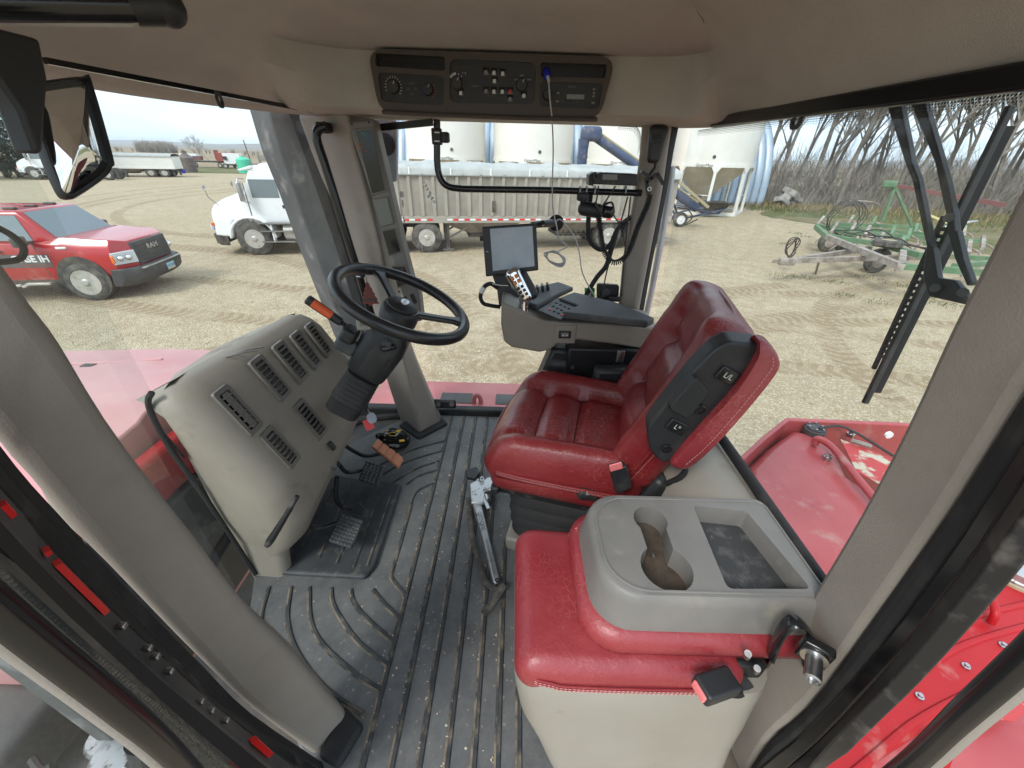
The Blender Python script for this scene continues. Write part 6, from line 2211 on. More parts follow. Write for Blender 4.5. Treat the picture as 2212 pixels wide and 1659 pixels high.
def ohp(px, dy=0.0):
    return [at(u, v, y=YO - dy) for u, v in px]


def quad_round(px, r=.3, n=4):
    """rounded version of a 4 point pixel polygon"""
    out_ = []
    m_ = len(px)
    for i in range(m_):
        p0, p1, p2 = V((*px[i - 1], 0)), V((*px[i], 0)), V((*px[(i + 1) % m_], 0))
        q = min((p0 - p1).length, (p2 - p1).length) * r
        a, b = p1 + (p0 - p1).normalized() * q, p1 + (p2 - p1).normalized() * q
        for k in range(n + 1):
            t_ = k / n
            s = a * (1 - t_) ** 2 + p1 * 2 * t_ * (1 - t_) + b * t_ ** 2
            out_.append((s.x, s.y))
    return out_


body_px = quad_round([(793, 104), (1332, 122), (1294, 262), (820, 246)], .28, 6)
slots = [quad_round(p, .18, 3) for p in ([(810, 114), (961, 122), (961, 153), (812, 143)], [(816, 156), (960, 165), (958, 228), (824, 219)], [(971, 127), (1158, 135), (1155, 226), (971, 222)], [(1168, 134), (1312, 139), (1306, 169), (1168, 166)], [(1166, 176), (1303, 181), (1293, 236), (1166, 230)])]
vs_, fs = fill_loops(ohp(body_px), [ohp(s) for s in slots])
mb = MB()
mb.add(vs_, fs)
mb.loft([ohp(body_px), [p + V((0, .045, 0)) for p in ohp(body_px)]], caps=False)
for s in slots:
    mb.loft([ohp(s), [p + V((0, .02, 0)) for p in ohp(s)]], caps=False)
mb.build('console_face', 'console_brown', oh, fix=True, smooth=30)
for s, dep, nm, mt in ((slots[0], .018, 'storage_slot', 'black_gloss'), (slots[1], .006, 'climate_panel', 'black_plastic'), (slots[2], .005, 'switch_panel', 'black_plastic'), (slots[3], .018, 'storage_slot', 'black_gloss'), (slots[4], .006, 'radio', 'black_plastic')):
    o = MB().prism([at(u, v, y=YO + dep) for u, v in s], V((0, .004, 0))).build(nm, mt, oh, smooth=0)
    if nm == 'climate_panel':
        clim = o
    elif nm == 'switch_panel':
        swp = o
    elif nm == 'radio':
        rad = o
MB().tube(smooth_pts(ohp([(826, 242), (900, 246), (1100, 254), (1290, 258)], .004), 4), .006, 8).build('console_lip', 'console_brown', oh)


def ohM(u, v, dy=0.0, rot=0.0):
    return basis(at(u, v, y=YO - dy), (1, 0, 0), (0, 0, 1), (0, -1, 0)) @ Matrix.Rotation(rot, 4, 'Z')


def knob(u, v, r, par, dep=.006):
    MB().lathe([(r, -.001), (r * .92, .012), (r * .8, .014), (.001, .014)], ohM(u, v, -dep), 20).build('knob', 'black_plastic', par)
    MB().box((0, r * .6, .0146), (.0016, r * .5, .0008), M=ohM(u, v, -dep, -.5)).build('knob_mark', 'white_print', par, smooth=0)


def ticks(u, v, r, a0, a1, n, par, mt='white_print', dep=.005, w=.0016, l=.004):
    for k in range(n):
        a = R_(a0 + (a1 - a0) * k / max(1, n - 1))
        MB().box((r * math.cos(a), r * math.sin(a), .0004), (l, w, .0006), (0, 0, a), M=ohM(u, v, -dep)).build('scale_mark', mt, par, smooth=0)


knob(850, 188, .018, clim)
ticks(850, 188, .0235, 200, -40, 14, clim)
knob(925, 194, .016, clim)
ticks(925, 194, .022, 150, 230, 5, clim, 'blue_plastic')
ticks(925, 194, .022, 30, -50, 5, clim, 'red_tag')
text_mesh('AUTO', .006, ohM(889, 181, -.0054), 'dim_print', 'lettering', clim)
for du, dv in ((882, 191), (898, 192), (890, 202)):
    MB().rbox((.012, .009, .003), .001, 1, ohM(du, dv, -.005)).build('button', 'charcoal', clim)
knob(987, 180, .017, swp, .005)
knob(1127, 184, .017, swp, .005)
ticks(987, 180, .0225, 140, 100, 4, swp, w=.004, l=.006)
ticks(987, 180, .022, 75, 50, 2, swp)
text_mesh('I  II', .008, ohM(1003, 158, -.0044), 'white_print', 'lettering', swp)
for u, v in ((1127, 163), (1115, 172), (1143, 172)):
    MB().box((0, 0, 0), (.012, .003, .0006), M=ohM(u, v, -.0044)).build('scale_mark', 'dim_print', swp, smooth=0)
for u, v, mt in ((1050, 155, 'dim_print'), (1067, 156, 'white_print'), (1086, 158, 'white_print'), (1068, 174, 'white_print'), (1050, 196, 'dim_print'), (1067, 197, 'white_print'), (1085, 197, 'white_print'), (1102, 197, 'red_tag'), (995, 200, 'white_print'), (1132, 206, 'white_print'), (1102, 213, 'dim_print')):
    b_ = MB().rbox((.019, .02, .004), .0012, 1, ohM(u, v, -.0055)).build('rocker_switch', 'black_gloss', swp)
    MB().rbox((.0085, .0095, .0008), .0003, 1, ohM(u, v + 1, -.0032)).build('switch_symbol', mt, swp)
text_mesh('WARNING', .0042, ohM(1026, 186, -.0044), 'dim_print', 'lettering', swp)
text_mesh('DELPHI', .0065, ohM(1235, 188, -.0054), 'dim_print', 'lettering', rad)
MB().box((0, 0, 0), (.052, .0115, .001), M=ohM(1243, 209, -.005)).build('radio_display', 'lcd', rad, smooth=0)
knob(1183, 205, .015, rad)
for k in range(8):
    MB().rbox((.009, .005, .003), .001, 1, ohM(1204 + 11 * k, 219 + .45 * k, -.0055)).build('button', 'dim_print' if k in (0, 7) else 'charcoal', rad)
for u, v in ((1283, 193), (1283, 201), (1282, 208), (1206, 201)):
    MB().rbox((.007, .005, .003), .001, 1, ohM(u, v, -.0055)).build('button', 'dim_print', rad)

# phone charger and its cable
ch = thing('charger_cable', 'grey charging cable with a blue plug hanging from the overhead console', 'cable', tuple(at(1185, 165, y=1.42)))
MB().lathe([(.009, 0), (.011, .005), (.011, .03), (.008, .034), (.001, .034)], aim(at(1180, 152, y=YO + .012), V((.05, -.75, -.5))), 16).build('plug', 'blue_plastic', ch)
MB().cyl(at(1183, 164, y=YO - .018), at(1186, 178, y=YO - .02), .0045, 10).build('usb_end', 'grey_cable', ch)
cpts = [at(1185, 172, y=1.40), at(1188, 215, y=1.40), at(1193, 267, y=1.42), at(1195, 330, y=1.48), at(1193, 400, y=1.53), at(1194, 445, y=1.56), at(1199, 475, y=1.57), at(1203, 492, y=1.57)]
MB().tube(smooth_pts(cpts, 6), .0024, 6).build('cable', 'grey_cable', ch)
MB().tube(smooth_pts([at(1203, 492, y=1.57), at(1202, 478, y=1.575), at(1212, 475, y=1.58), at(1230, 495, y=1.58), at(1244, 518, y=1.58), at(1252, 550, y=1.58), at(1257, 585, y=1.58), at(1270, 615, y=1.6), at(1285, 640, y=1.6)], 6), .0024, 6).build('cable', 'grey_cable', ch)
MB().tube(smooth_pts([at(1203, 492, y=1.57), at(1208, 515, y=1.57), at(1222, 528, y=1.57), at(1226, 533, y=1.57), at(1212, 540, y=1.57), at(1197, 546, y=1.57)], 6), .0024, 6).build('cable', 'grey_cable', ch)
for k in range(5):
    c = at(1198 + k * .8, 557 + k * .5, y=1.57)
    MB().tube([c + V((.042 * math.cos(a) * (1 - .05 * k) + .004 * math.sin(a * 2 + k), .004 * math.sin(a + k), .021 * math.sin(a - .5) * (1 + .12 * k))) for a in [2 * math.pi * i / 20 for i in range(20)]], .0024, 6, closed=True).build('cable_loop', 'grey_cable', ch)

# ------------------------------------------------------------------ bar across the right window with radio, camera and hoses
YB = 1.67
br = thing('window_bar', 'bent black tube bar across the right side window', 'mounting bar', tuple(at(945, 262, y=YB)))
bpts = [at(944, 258, y=YB), at(944, 345, y=YB), at(947, 372, y=YB), at(956, 393, y=YB), at(972, 404, y=YB), at(1000, 408, y=YB), at(1200, 411, y=YB), at(1385, 417, y=YB)]
MB().tube([bpts[0]] + smooth_pts(bpts[1:6], 5) + bpts[6:], .0125, 12).build('bar', 'black_gloss', br)
MB().rbox((.036, .03, .052), .005, 2, Matrix.Translation(at(944, 295, y=YB))).build('clamp', 'black_plastic', br)
MB().rbox((.03, .035, .034), .008, 3, Matrix.Translation(at(962, 297, y=YB - .01))).build('clamp_knob', 'black_plastic', br)
for v in (286, 305):
    MB().box(at(944, v, y=YB - .017), (.018, .003, .004)).build('u_bolt', 'steel', br)
mb = MB()
mb.bar(at(816, 276, y=1.70), at(935, 264, y=YB), .012, .022)
mb.build('strap_arm', 'black_gloss', br)
wm = thing('outer_mirror', 'rounded side mirror with a black disc outside the right window', 'mirror', tuple(at(840, 330, y=2.0)))
MB().prism([at(u, v, y=2.02) for u, v in quad_round([(806, 255), (858, 255), (857, 395), (822, 388)], .3, 4)], V((0, .03, 0))).build('mirror_glass', 'screen_glass', wm, bevel=.006)
MB().lathe([(.042, 0), (.045, .008), (.03, .016), (.001, .018)], aim(at(832, 312, y=2.0), (.1, -1, 0)), 20).build('disc', 'black_rubber', wm)

rd = thing('two_way_radio', 'black two-way radio set on the window bar by the rear post', 'radio', tuple(at(1325, 400, y=1.6)))
YR = 1.60
mb = MB()
mb.prism([at(u, v, y=YR) for u, v in ((1282, 372), (1378, 376), (1378, 402), (1282, 398))], V((0, .08, 0)))
mb.build('radio_case', 'black_plastic', rd, bevel=.005)
MB().prism([at(u, v, y=YR - .002) for u, v in ((1302, 376), (1334, 377), (1334, 389), (1301, 388))], V((0, .002, 0))).build('radio_display', 'lcd', rd, smooth=0)
for k in range(4):
    MB().rbox((.011, .003, .007), .001, 1, Matrix.Translation(at(1303 + 10.5 * k, 394.5 + .3 * k, y=YR))).build('button', 'charcoal', rd)
for v in (379, 386):
    MB().rbox((.009, .003, .008), .001, 1, Matrix.Translation(at(1338, v, y=YR))).build('button', 'charcoal', rd)
MB().lathe([(.009, 0), (.008, .012), (.001, .012)], aim(at(1292, 378, y=YR), (0, -1, 0)), 14).build('knob', 'black_gloss', rd)
MB().prism([at(u, v, y=YR + .02) for u, v in ((1272, 378), (1282, 372), (1282, 402), (1272, 400))], V((0, .06, 0))).build('side_bracket', 'black_metal', rd, smooth=0)
for u in (1252, 1266, 1284, 1350):
    c = at(u, 412, y=YB)
    MB().tube([c + V((0, .016 * math.cos(a), .016 * math.sin(a))) for a in [R_(-30 + 240 * k / 8) for k in range(9)]], .003, 6).build('u_bolt', 'galvanised', rd)
mic = thing('radio_microphone', 'black hand microphone hung on the right rear post with coiled cord', 'microphone', tuple(at(1418, 340, y=1.6)))
mb = MB()
Mm = basis(at(1417, 312, y=1.595), (1, 0, 0), (0, 1, 0), (0, 0, 1))
mb.rbox((.062, .035, .115), .016, 4, Mm, fn=lambda p: V((p.x * (1.05 - max(0, -p.z) * 6.0), p.y, p.z)))
mb.build('mic_body', 'black_plastic', mic)
for k in range(4):
    MB().box(at(1417, 292 + 5 * k, y=1.575), (.036, .003, .003)).build('mic_grille', 'black_gloss', mic)
MB().tube(smooth_pts([at(1414, 340, y=1.59), at(1415, 360, y=1.59), at(1405, 375, y=1.6), at(1398, 395, y=1.6), at(1404, 418, y=1.6)], 5), .005, 8).build('strain_relief', 'black_rubber', mic)
for a, b in (((1385, 370), (1408, 385)), ((1395, 395), (1420, 375)), ((1420, 375), (1433, 398)), ((1395, 385), (1400, 420))):
    MB().bar(at(*a, y=1.6), at(*b, y=1.6), .014, .01).build('mic_hook', 'black_metal', mic)
MB().lathe([(.008, 0), (.008, .006), (.004, .006), (.004, 0)], aim(at(1402, 408, y=1.59), (0, -1, 0)), 14).build('hook_washer', 'steel', mic)


def coil(path, r, turns, wr):
    pts_ = smooth_pts(path, 14)
    L = [0]
    for a, b in zip(pts_[:-1], pts_[1:]):
        L.append(L[-1] + (b - a).length)
    outp = []
    n = turns * 9
    j = 0
    for i in range(n + 1):
        s = L[-1] * i / n
        while j < len(L) - 2 and L[j + 1] < s:
            j += 1
        p = pts_[j].lerp(pts_[j + 1], (s - L[j]) / max(1e-6, L[j + 1] - L[j]))
        d = (pts_[min(j + 1, len(pts_) - 1)] - pts_[max(j - 1, 0)]).normalized()
        s1 = d.cross(V((0, 1, 0))).normalized()
        s2 = d.cross(s1)
        a = 2 * math.pi * i / 9
        outp.append(p + s1 * (r * math.cos(a)) + s2 * (r * math.sin(a)))
    return outp


MB().tube(coil([at(1404, 420, y=1.6), at(1398, 445, y=1.6), at(1378, 490, y=1.6), at(1362, 535, y=1.59), at(1345, 560, y=1.59), at(1322, 566, y=1.59), at(1304, 540, y=1.6), at(1297, 500, y=1.61), at(1293, 462, y=1.62)], .0095, 64, .003), .0028, 5, caps=True).build('coiled_cord', 'black_rubber', mic)
cm = thing('cab_camera', 'black cylindrical camera hanging from the window bar under the radio', 'camera', tuple(at(1285, 460, y=1.62)))
MB().rbox((.10, .05, .052), .024, 4, Matrix.Translation(at(1276, 453, y=1.63)) @ Matrix.Rotation(.12, 4, 'Y')).build('camera_body', 'black_plastic', cm)
MB().rbox((.055, .045, .045), .02, 4, Matrix.Translation(at(1312, 458, y=1.63)) @ Matrix.Rotation(.12, 4, 'Y')).build('camera_cap', 'black_gloss', cm)
MB().rbox((.045, .03, .03), .008, 3, Matrix.Translation(at(1259, 425, y=1.65))).build('mount_clamp', 'black_plastic', cm)
MB().cyl(at(1259, 430, y=1.64), at(1258, 450, y=1.63), .010, 10).build('mount_stem', 'black_plastic', cm)
MB().bar(at(1285, 437, y=1.60), at(1300, 465, y=1.60), .022, .008).build('cord_clip', 'black_metal', cm)
MB().tube(smooth_pts([at(1300, 448, y=1.63), at(1310, 440, y=1.63), at(1322, 438, y=1.63), at(1326, 452, y=1.63)], 5), .004, 6).build('camera_lead', 'black_rubber', cm)
hs = thing('hose_bundle', 'thick black ribbed hoses and thin wires beside the right rear post', 'hose', tuple(at(1270, 640, y=1.66)))
for pl, r in (([(1276, 420), (1271, 470), (1272, 512), (1285, 533), (1303, 539), (1320, 525), (1332, 498), (1348, 480), (1362, 470)], .0095), ([(1326, 510), (1318, 545), (1309, 575), (1290, 598), (1276, 620), (1264, 642)], .0105)):
    MB().tube(smooth_pts([at(u, v, y=1.69) for u, v in pl], 7), r, 9).build('hose', 'black_rubber', hs)
for pl in ([(1356, 425), (1330, 520), (1310, 590), (1300, 645)], [(1362, 425), (1352, 520), (1345, 600), (1342, 640)], [(1324, 462), (1335, 478), (1352, 478), (1362, 465)], [(1330, 402), (1310, 432), (1298, 450)], [(1293, 402), (1290, 425), (1286, 442)]):
    MB().tube(smooth_pts([at(u, v, y=1.66) for u, v in pl], 6), .003, 6).build('wire', 'hose_black', hs)
bx = thing('outlet_box', 'small black outlet box with a connector low on the right rear post', 'outlet box', tuple(at(1315, 650, y=1.7)))
MB().prism([at(u, v, y=1.70) for u, v in quad_round([(1290, 613), (1338, 616), (1336, 652), (1290, 650)], .15, 3)], V((0, .02, 0))).build('plate', 'black_plastic', bx, bevel=.003)
MB().lathe([(.018, 0), (.018, .006), (.008, .008), (.001, .008)], aim(at(1308, 632, y=1.70), (0, -1, 0)), 16).build('socket', 'charcoal', bx)
MB().rbox((.05, .03, .022), .005, 2, Matrix.Translation(at(1325, 645, y=1.68))).build('connector', 'worn_black_metal', bx)
o = MB().prism([at(u, v, y=1.735) for u, v in ((1263, 622), (1285, 622), (1284, 642), (1263, 642))], V((0, .002, 0))).build('window_sticker', 'green_sticker', smooth=0)
tag(o, 'small green and white sticker at the bottom of the right window', 'sticker')
MB().prism([at(u, v, y=1.733) for u, v in ((1270, 622), (1277, 622), (1277, 642), (1270, 642))], V((0, .001, 0))).build('sticker_stripe', 'white_print', o, smooth=0)

# ------------------------------------------------------------------ armrest console with joystick and monitor
ar = thing('armrest_console', 'grey armrest console with black padded lid right of the seat', 'armrest', (.2, 1.5, .5))
YA = 1.40
near_px = [(1083, 654), (1082, 700), (1088, 738), (1105, 751), (1165, 762), (1188, 757), (1212, 738), (1250, 735), (1330, 745), (1420, 760), (1430, 712), (1396, 706), (1300, 700), (1213, 697), (1175, 692), (1130, 676), (1105, 662)]
A0 = [at(u, v, y=YA) for u, v in near_px]
MB().prism(A0, V((0, .215, 0))).build('side_shell', 'tan_plastic', ar, bevel=.010, seg=3)
ztop = at(1213, 697, y=YA).z


def armp(u, v, z):
    return at(u, v, z=z)


zl = at(1213, 672, y=YA - .004).z
lid = [armp(1213, 674, zl), armp(1249, 658, zl), armp(1207, 643, zl), armp(1240, 630, zl + .004), armp(1330, 652, zl), armp(1415, 686, zl), armp(1399, 694, zl)]
lid = [p for p in lid]
mb = MB()
mb.prism([p + V((0, 0, -.028)) for p in lid], V((0, 0, .028)))
mb.build('padded_lid', 'charcoal', ar, bevel=.007, seg=3)
MB().prism([armp(1160, 672, zl - .016), armp(1210, 694, zl - .016), armp(1249, 660, zl - .016), armp(1207, 645, zl - .016)], V((0, 0, .006))).build('button_deck', 'black_plastic', ar, bevel=.003)
for i in range(4):
    for j in range(3):
        c = armp(1188 + 9 * i + 7 * j, 668 + 4 * i - 7 * j, zl - .009)
        MB().rbox((.012, .010, .005), .0018, 1, Matrix.Translation(c)).build('button', 'orange_plastic' if j == 0 and i in (0, 3) else 'charcoal', ar)
mb = MB()
mb.prism([armp(1120, 655, zl - .02), armp(1160, 672, zl - .02), armp(1208, 644, zl - .02), armp(1238, 630, zl - .02), armp(1205, 618, zl - .02), armp(1145, 632, zl - .02)], V((0, 0, .022)))
mb.build('lever_housing', 'charcoal', ar, bevel=.008, seg=3)
for k in range(4):
    c = armp(1150 + 11 * k, 627 - 2.6 * k, zl + .012)
    MB().rbox((.012, .045, .03), .005, 3, Matrix.Translation(c) @ Matrix.Rotation(-.2, 4, 'Y')).build('finger_lever', 'black_plastic', ar)
c = at(1220, 722, y=YA - .002)
Ma_ = basis(c, (1, 0, 0), (0, 0, 1), (0, -1, 0))
MB().rbox((.085, .075, .006), .0028, 2, Ma_).build('switch_plate', 'tan_plastic', ar, bevel=.002)
MB().rbox((.048, .032, .008), .003, 2, Ma_ @ Matrix.Translation((0, 0, .002))).build('switch_bezel', 'black_plastic', ar)
MB().rbox((.032, .020, .012), .005, 2, Ma_ @ Matrix.Translation((0, 0, .004))).build('rocker_switch', 'vent_plastic', ar)
for dx in (-.007, .007):
    MB().box((dx, 0, .0105), (.007, .005, .0006), M=Ma_).build('switch_symbol', 'white_print', ar, smooth=0)
# support arm below
mb = MB()
mb.rbox((.13, .12, .16), .05, 4, Matrix.Translation((.20, 1.46, .52)))
mb.build('pivot_housing', 'black_plastic', ar)
MB().prism([V((.08, 1.42, .38)), V((.24, 1.42, .40)), V((.27, 1.42, .62)), V((.16, 1.42, .63))], V((0, .1, 0))).build('support_arm', 'black_plastic', ar, bevel=.015)
MB().box((.40, 1.44, .58), (.36, .10, .14)).build('under_frame', 'black_metal', ar, bevel=.01)
MB().cyl((.245, 1.395, .565), (.245, 1.385, .565), .008, 10).build('frame_bolt', 'steel', ar)
# joystick
js = thing('joystick', 'chrome hydrostatic joystick with orange and black buttons on the armrest', 'joystick', tuple(at(1130, 676, y=1.44)))
jb, jt = at(1131, 672, y=1.45), at(1133, 640, y=1.45)
MB().tube([jb, jb.lerp(jt, .5), jt], [.024, .019, .015], 16).build('chrome_neck', 'chrome', js)
MB().lathe([(.035, 0), (.03, .008), (.02, .012)], Matrix.Translation(at(1128, 675, y=1.45)), 20).build('neck_boot', 'charcoal', js)
hc, ht = at(1137, 640, y=1.44), at(1109, 592, y=1.46)
dj = (ht - hc).normalized()
Mj = aim((hc + ht) / 2, dj, (0, -1, 0))
mb = MB()
mb.rbox((.064, .046, .14), .022, 5, Mj, fn=lambda p: V((p.x * (.82 + p.z * 2.2), p.y * (.9 + p.z * 1.0), p.z)))
mb.build('chrome_grip', 'chrome', js)
mb = MB()
mb.rbox((.044, .06, .12), .02, 4, Mj @ Matrix.Translation((.022, -.020, -.014)))
mb.build('black_grip', 'black_plastic', js)
fv = (CAMLOC - hc).normalized()
fx_, fy_ = Mj.to_3x3() @ V((1, 0, 0)), Mj.to_3x3() @ V((0, 1, 0))
fd = fy_ if fy_.dot(fv) > 0 else -fy_
fx2 = (dj.cross(fd)).normalized()
for i in range(2):
    for j in range(2):
        MB().rbox((.014, .015, .008), .004, 2, basis(ht - dj * (.012 + .019 * j) + fx2 * (-.009 + .018 * i) + fd * .0235, fx2, dj, fd)).build('orange_button', 'orange_button', js)
for i in range(2):
    for j in range(3):
        MB().rbox((.012, .012, .007), .004, 2, basis(ht - dj * (.055 + .016 * j) + fx2 * (-.0085 + .017 * i) + fd * (.0225 - .001 * j), fx2, dj, fd)).build('black_button', 'black_gloss', js)
# monitor
mo = thing('display_monitor', 'black framed touchscreen monitor with a grey blank screen', 'monitor', tuple(at(1100, 610, y=1.5)))
MP = [at(1040, 489, y=1.55), at(1158, 481, y=1.53), at(1163, 584, y=1.49), at(1049, 598, y=1.51)]
mn = (MP[1] - MP[0]).cross(MP[3] - MP[0]).normalized()
if mn.y > 0:
    mn = -mn


def mop(f, g, h=0.0):
    return MP[0].lerp(MP[1], f).lerp(MP[3].lerp(MP[2], f), g) + mn * h


mb = MB()
mb.loft([[mop(f, g, -.03) for f, g in ((.03, .03), (.97, .03), (.97, .97), (.03, .97))], [mop(f, g, -.008) for f, g in ((0, 0), (1, 0), (1, 1), (0, 1))], [mop(f, g, 0) for f, g in ((.01, .01), (.99, .01), (.99, .99), (.01, .99))]])
mb.build('monitor_case', 'black_plastic', mo, bevel=.004, fix=True)
MB().prism([mop(f, g, .0025) for f, g in ((.155, .06), (.93, .065), (.935, .90), (.15, .90))], -mn * .0015).build('screen', 'screen_glass', mo, smooth=0)
MB().rbox((.009, .004, .003), .001, 1, basis(mop(.07, .5, .001), (MP[1] - MP[0]).normalized(), mn, V((0, 0, 1)))).build('monitor_logo', 'steel', mo)
MB().cyl(mop(0, .22, -.02), mop(-.06, .22, -.02), .010, 12).build('side_knob', 'black_plastic', mo)
pd = [at(u, v, y=1.55) for u, v in ((1063, 596), (1100, 592), (1104, 622), (1122, 632), (1120, 668), (1078, 662), (1073, 622))]
MB().prism(pd, V((0, .05, 0))).build('monitor_stand', 'charcoal', mo, bevel=.006)
mb = MB()
mb.tube(smooth_pts([at(1075, 622, y=1.53), at(1060, 613, y=1.52), at(1046, 620, y=1.52), at(1038, 640, y=1.52), at(1044, 655, y=1.52), at(1060, 660, y=1.52), at(1080, 663, y=1.53)], 5), .0085, 8)
mb.build('monitor_cable', 'black_rubber', mo)
MB().cyl(at(1039, 632, y=1.52), at(1046, 620, y=1.52), .0105, 10).build('cable_tape', 'white_plastic', mo)
MB().tube(smooth_pts([at(1060, 612, y=1.52), at(1078, 616, y=1.5), at(1098, 617, y=1.49)], 4), .002, 5).build('zip_tie', 'white_plastic', mo)
sm = thing('suction_mount', 'round black suction mount with an arm beside the monitor', 'suction mount', tuple(at(1201, 481, y=1.72)))
MB().lathe([(.03, 0), (.032, .006), (.02, .014), (.012, .02), (.001, .02)], aim(at(1201, 481, y=1.72), (0, -1, 0)), 22).build('suction_cup', 'black_rubber', sm)
MB().tube([at(1192, 482, y=1.69), at(1172, 484, y=1.62), at(1150, 486, y=1.575)], [.016, .013, .012], 12).build('mount_arm', 'black_plastic', sm)
MB().cyl(at(1172, 484, y=1.61), at(1172, 481, y=1.58), .009, 12).build('mount_knob', 'black_gloss', sm)
# keypad decal on the right pane
dk = thing('pane_decal', 'faded rectangular decal with numbered squares on the right window', 'decal', tuple(at(1230, 500, y=1.765)))
mat('decal_film', (0.5, 0.44, 0.36), 0.6)
for i in range(6):
    for j in range(2):
        q = [at(u, v, y=1.765) for u, v in quad_round([(1201 + 11 * i, 494 + 15 * j), (1210 + 11 * i, 494 + 15 * j), (1210 + 11 * i, 505 + 15 * j), (1201 + 11 * i, 505 + 15 * j)], .2, 2)]
        qs = smooth_pts(q, 1, True)
        MB().tube(q, .0010, 4, closed=True).build('decal_square', 'decal_film', dk)
        if j == 0 and i in (1, 2, 3):
            text_mesh('234'[i - 1], .012, basis(at(1205.5 + 11 * i, 499.5, y=1.765), (1, 0, 0), (0, 0, 1), (0, -1, 0)), 'dusty_grey', 'decal_print', dk)
        if j == 1 and i == 0:
            text_mesh('5', .012, basis(at(1205.5, 514.5, y=1.765), (1, 0, 0), (0, 0, 1), (0, -1, 0)), 'dusty_grey', 'decal_print', dk)
# bird droppings on the panes
rb_ = random.Random(6)


def splat(label, u, v, blobs, y=1.772):
    t = thing('bird_dropping', label, 'bird dropping', tuple(at(u, v, y=y)), 0, 'bird droppings on the right window')
    for (du, dv, r, sz) in blobs:
        MB().sphere(at(u + du, v + dv, y=y), r, 6, (1, .12, sz)).build('smear', 'reflector_white', t)


splat('white bird dropping with a long drip at the left of the right window', 868, 420, [(0, 0, .010, 1.2), (2, 20, .004, 4), (5, 55, .0035, 5)])
splat('large speckled bird dropping in the upper right window', 925, 405, [(rb_.gauss(0, 3) + k * 1.6 - 10, k * 2.7 - 8 + rb_.gauss(0, 2), rb_.uniform(.002, .005), rb_.uniform(.7, 1.8)) for k in range(16)])
splat('small white dropping below the trailer wheels', 911, 533, [(0, 0, .006, 1.4), (1, 7, .0025, 2)])
# ------------------------------------------------------------------ operator seat (turned a little towards the armrest)
SY = R_(-14)
seat = thing('operator_seat', 'red leather operator seat with a folded-up armrest', 'seat', (.22, 1.10, 0))
SM = Matrix.Translation((.215, 1.105, 0)) @ Matrix.Rotation(SY, 4, 'Z')     # local -x is forward, -y is the near side


def bump1(x, c, w):
    t = (x - c) / w
    return math.exp(-t * t)


def cushion_fn(p):
    x, y, z = p
    f = (x + .25) / .5
    w = 1.0 - .10 * max(0, f - .25)
    y2 = y * w
    top = max(0.0, min(1.0, (z + .01) / .06))
    e = abs(y) / .265
    bol = .046 * (1 / (1 + math.exp(-(e - .66) * 22)))            # side bolsters
    h = bol * min(1, max(0, (x + .25) / .1)) + .022 * bump1(e, .585, .05) * -1.0
    h -= .028 * bump1(x, .02, .022) * (1 if e < .62 else .0) + .024 * bump1(x, -.10, .022) * (1 if e < .60 else 0)
    h -= .020 * max(0, (x - .02)) / .25 * (1 if e < .7 else .4)
    h -= .05 * max(0, -(x + .17) / .09) ** 2
    h += .003 * mnoise.noise(V((x * 14, y * 14, 1)))
    z2 = z + h * top
    x2 = x - .012 * (1 - e * e) * (1 if x < 0 else 0)
    return V((x2, y2, z2))


mb = MB()
mb.rbox((.50, .53, .13), .055, 6, SM @ Matrix.Translation((0, 0, .455)), cushion_fn, seg=26)
mb.build('cushion', 'red_leather', seat, smooth=60)
mb = MB()
mb.rbox((.485, .50, .12), .05, 4, SM @ Matrix.Translation((0.005, 0, .385)), lambda p: V((p.x, p.y * (1 - .05 * max(0, -p.z / .06)), p.z)), seg=4)
mb.build('cushion_skirt', 'red_leather', seat, smooth=60)


def seam(pts, name='piping', r=.0035, mt='red_leather', par=seat):
    MB().tube(smooth_pts(pts, 6), r, 6).build(name, mt, par)


def stitches(pts, par, step=.0085, l=.005, r=.0007):
    P = smooth_pts(pts, 10)
    vs_ = MB()
    acc = 0
    for a, b in zip(P[:-1], P[1:]):
        d = b - a
        L = d.length
        while acc < L:
            q = a + d * (acc / L)
            vs_.tube([q - d.normalized() * l / 2, q + d.normalized() * l / 2], r, 4)
            acc += step
        acc -= L
    o_ = vs_.build('stitching', 'stitch', par, smooth=0)
    o_['kind'] = 'stuff'


for zz, rr in ((.448, .004), (.437, .003)):
    seam([SM @ V(p) for p in ((.22, -.262, zz), (.05, -.268, zz), (-.14, -.268, zz), (-.215, -.255, zz), (-.25, -.215, zz), (-.262, -.1, zz), (-.268, .05, zz), (-.25, .2, zz), (-.21, .255, zz))], r=rr)
stitches([SM @ V(p) for p in ((.22, -.265, .4425), (.05, -.2705, .4425), (-.14, -.2705, .4425), (-.217, -.2575, .4425), (-.2535, -.216, .4425), (-.2655, -.1, .4425), (-.27, .05, .4425))], seat)

CM_ = SM @ Matrix.Translation((0, 0, .455))


def top_line(pts, fn, M, ax):
    out_ = []
    for a, b in pts:
        p = fn(V((a, b, .065)) if ax == 'z' else V((-.0525, a, b)))
        out_.append(M @ (p + (V((0, 0, .0022)) if ax == 'z' else V((-.0022, 0, 0)))))
    return out_


for pts in ([(.02, -.15 + .03 * k) for k in range(11)], [(-.10, -.145 + .029 * k) for k in range(11)], [(-.15 + .04 * k, -.155) for k in range(10)], [(-.15 + .04 * k, .155) for k in range(10)]):
    MB().tube(top_line(pts, cushion_fn, CM_, 'z'), .0022, 6).build('seam', 'seam_dark', seat)
# backrest
BM = SM @ Matrix.Translation((.222, .01, .49)) @ Matrix.Rotation(R_(19), 4, 'Y')    # local z up the back, -x faces the sitter


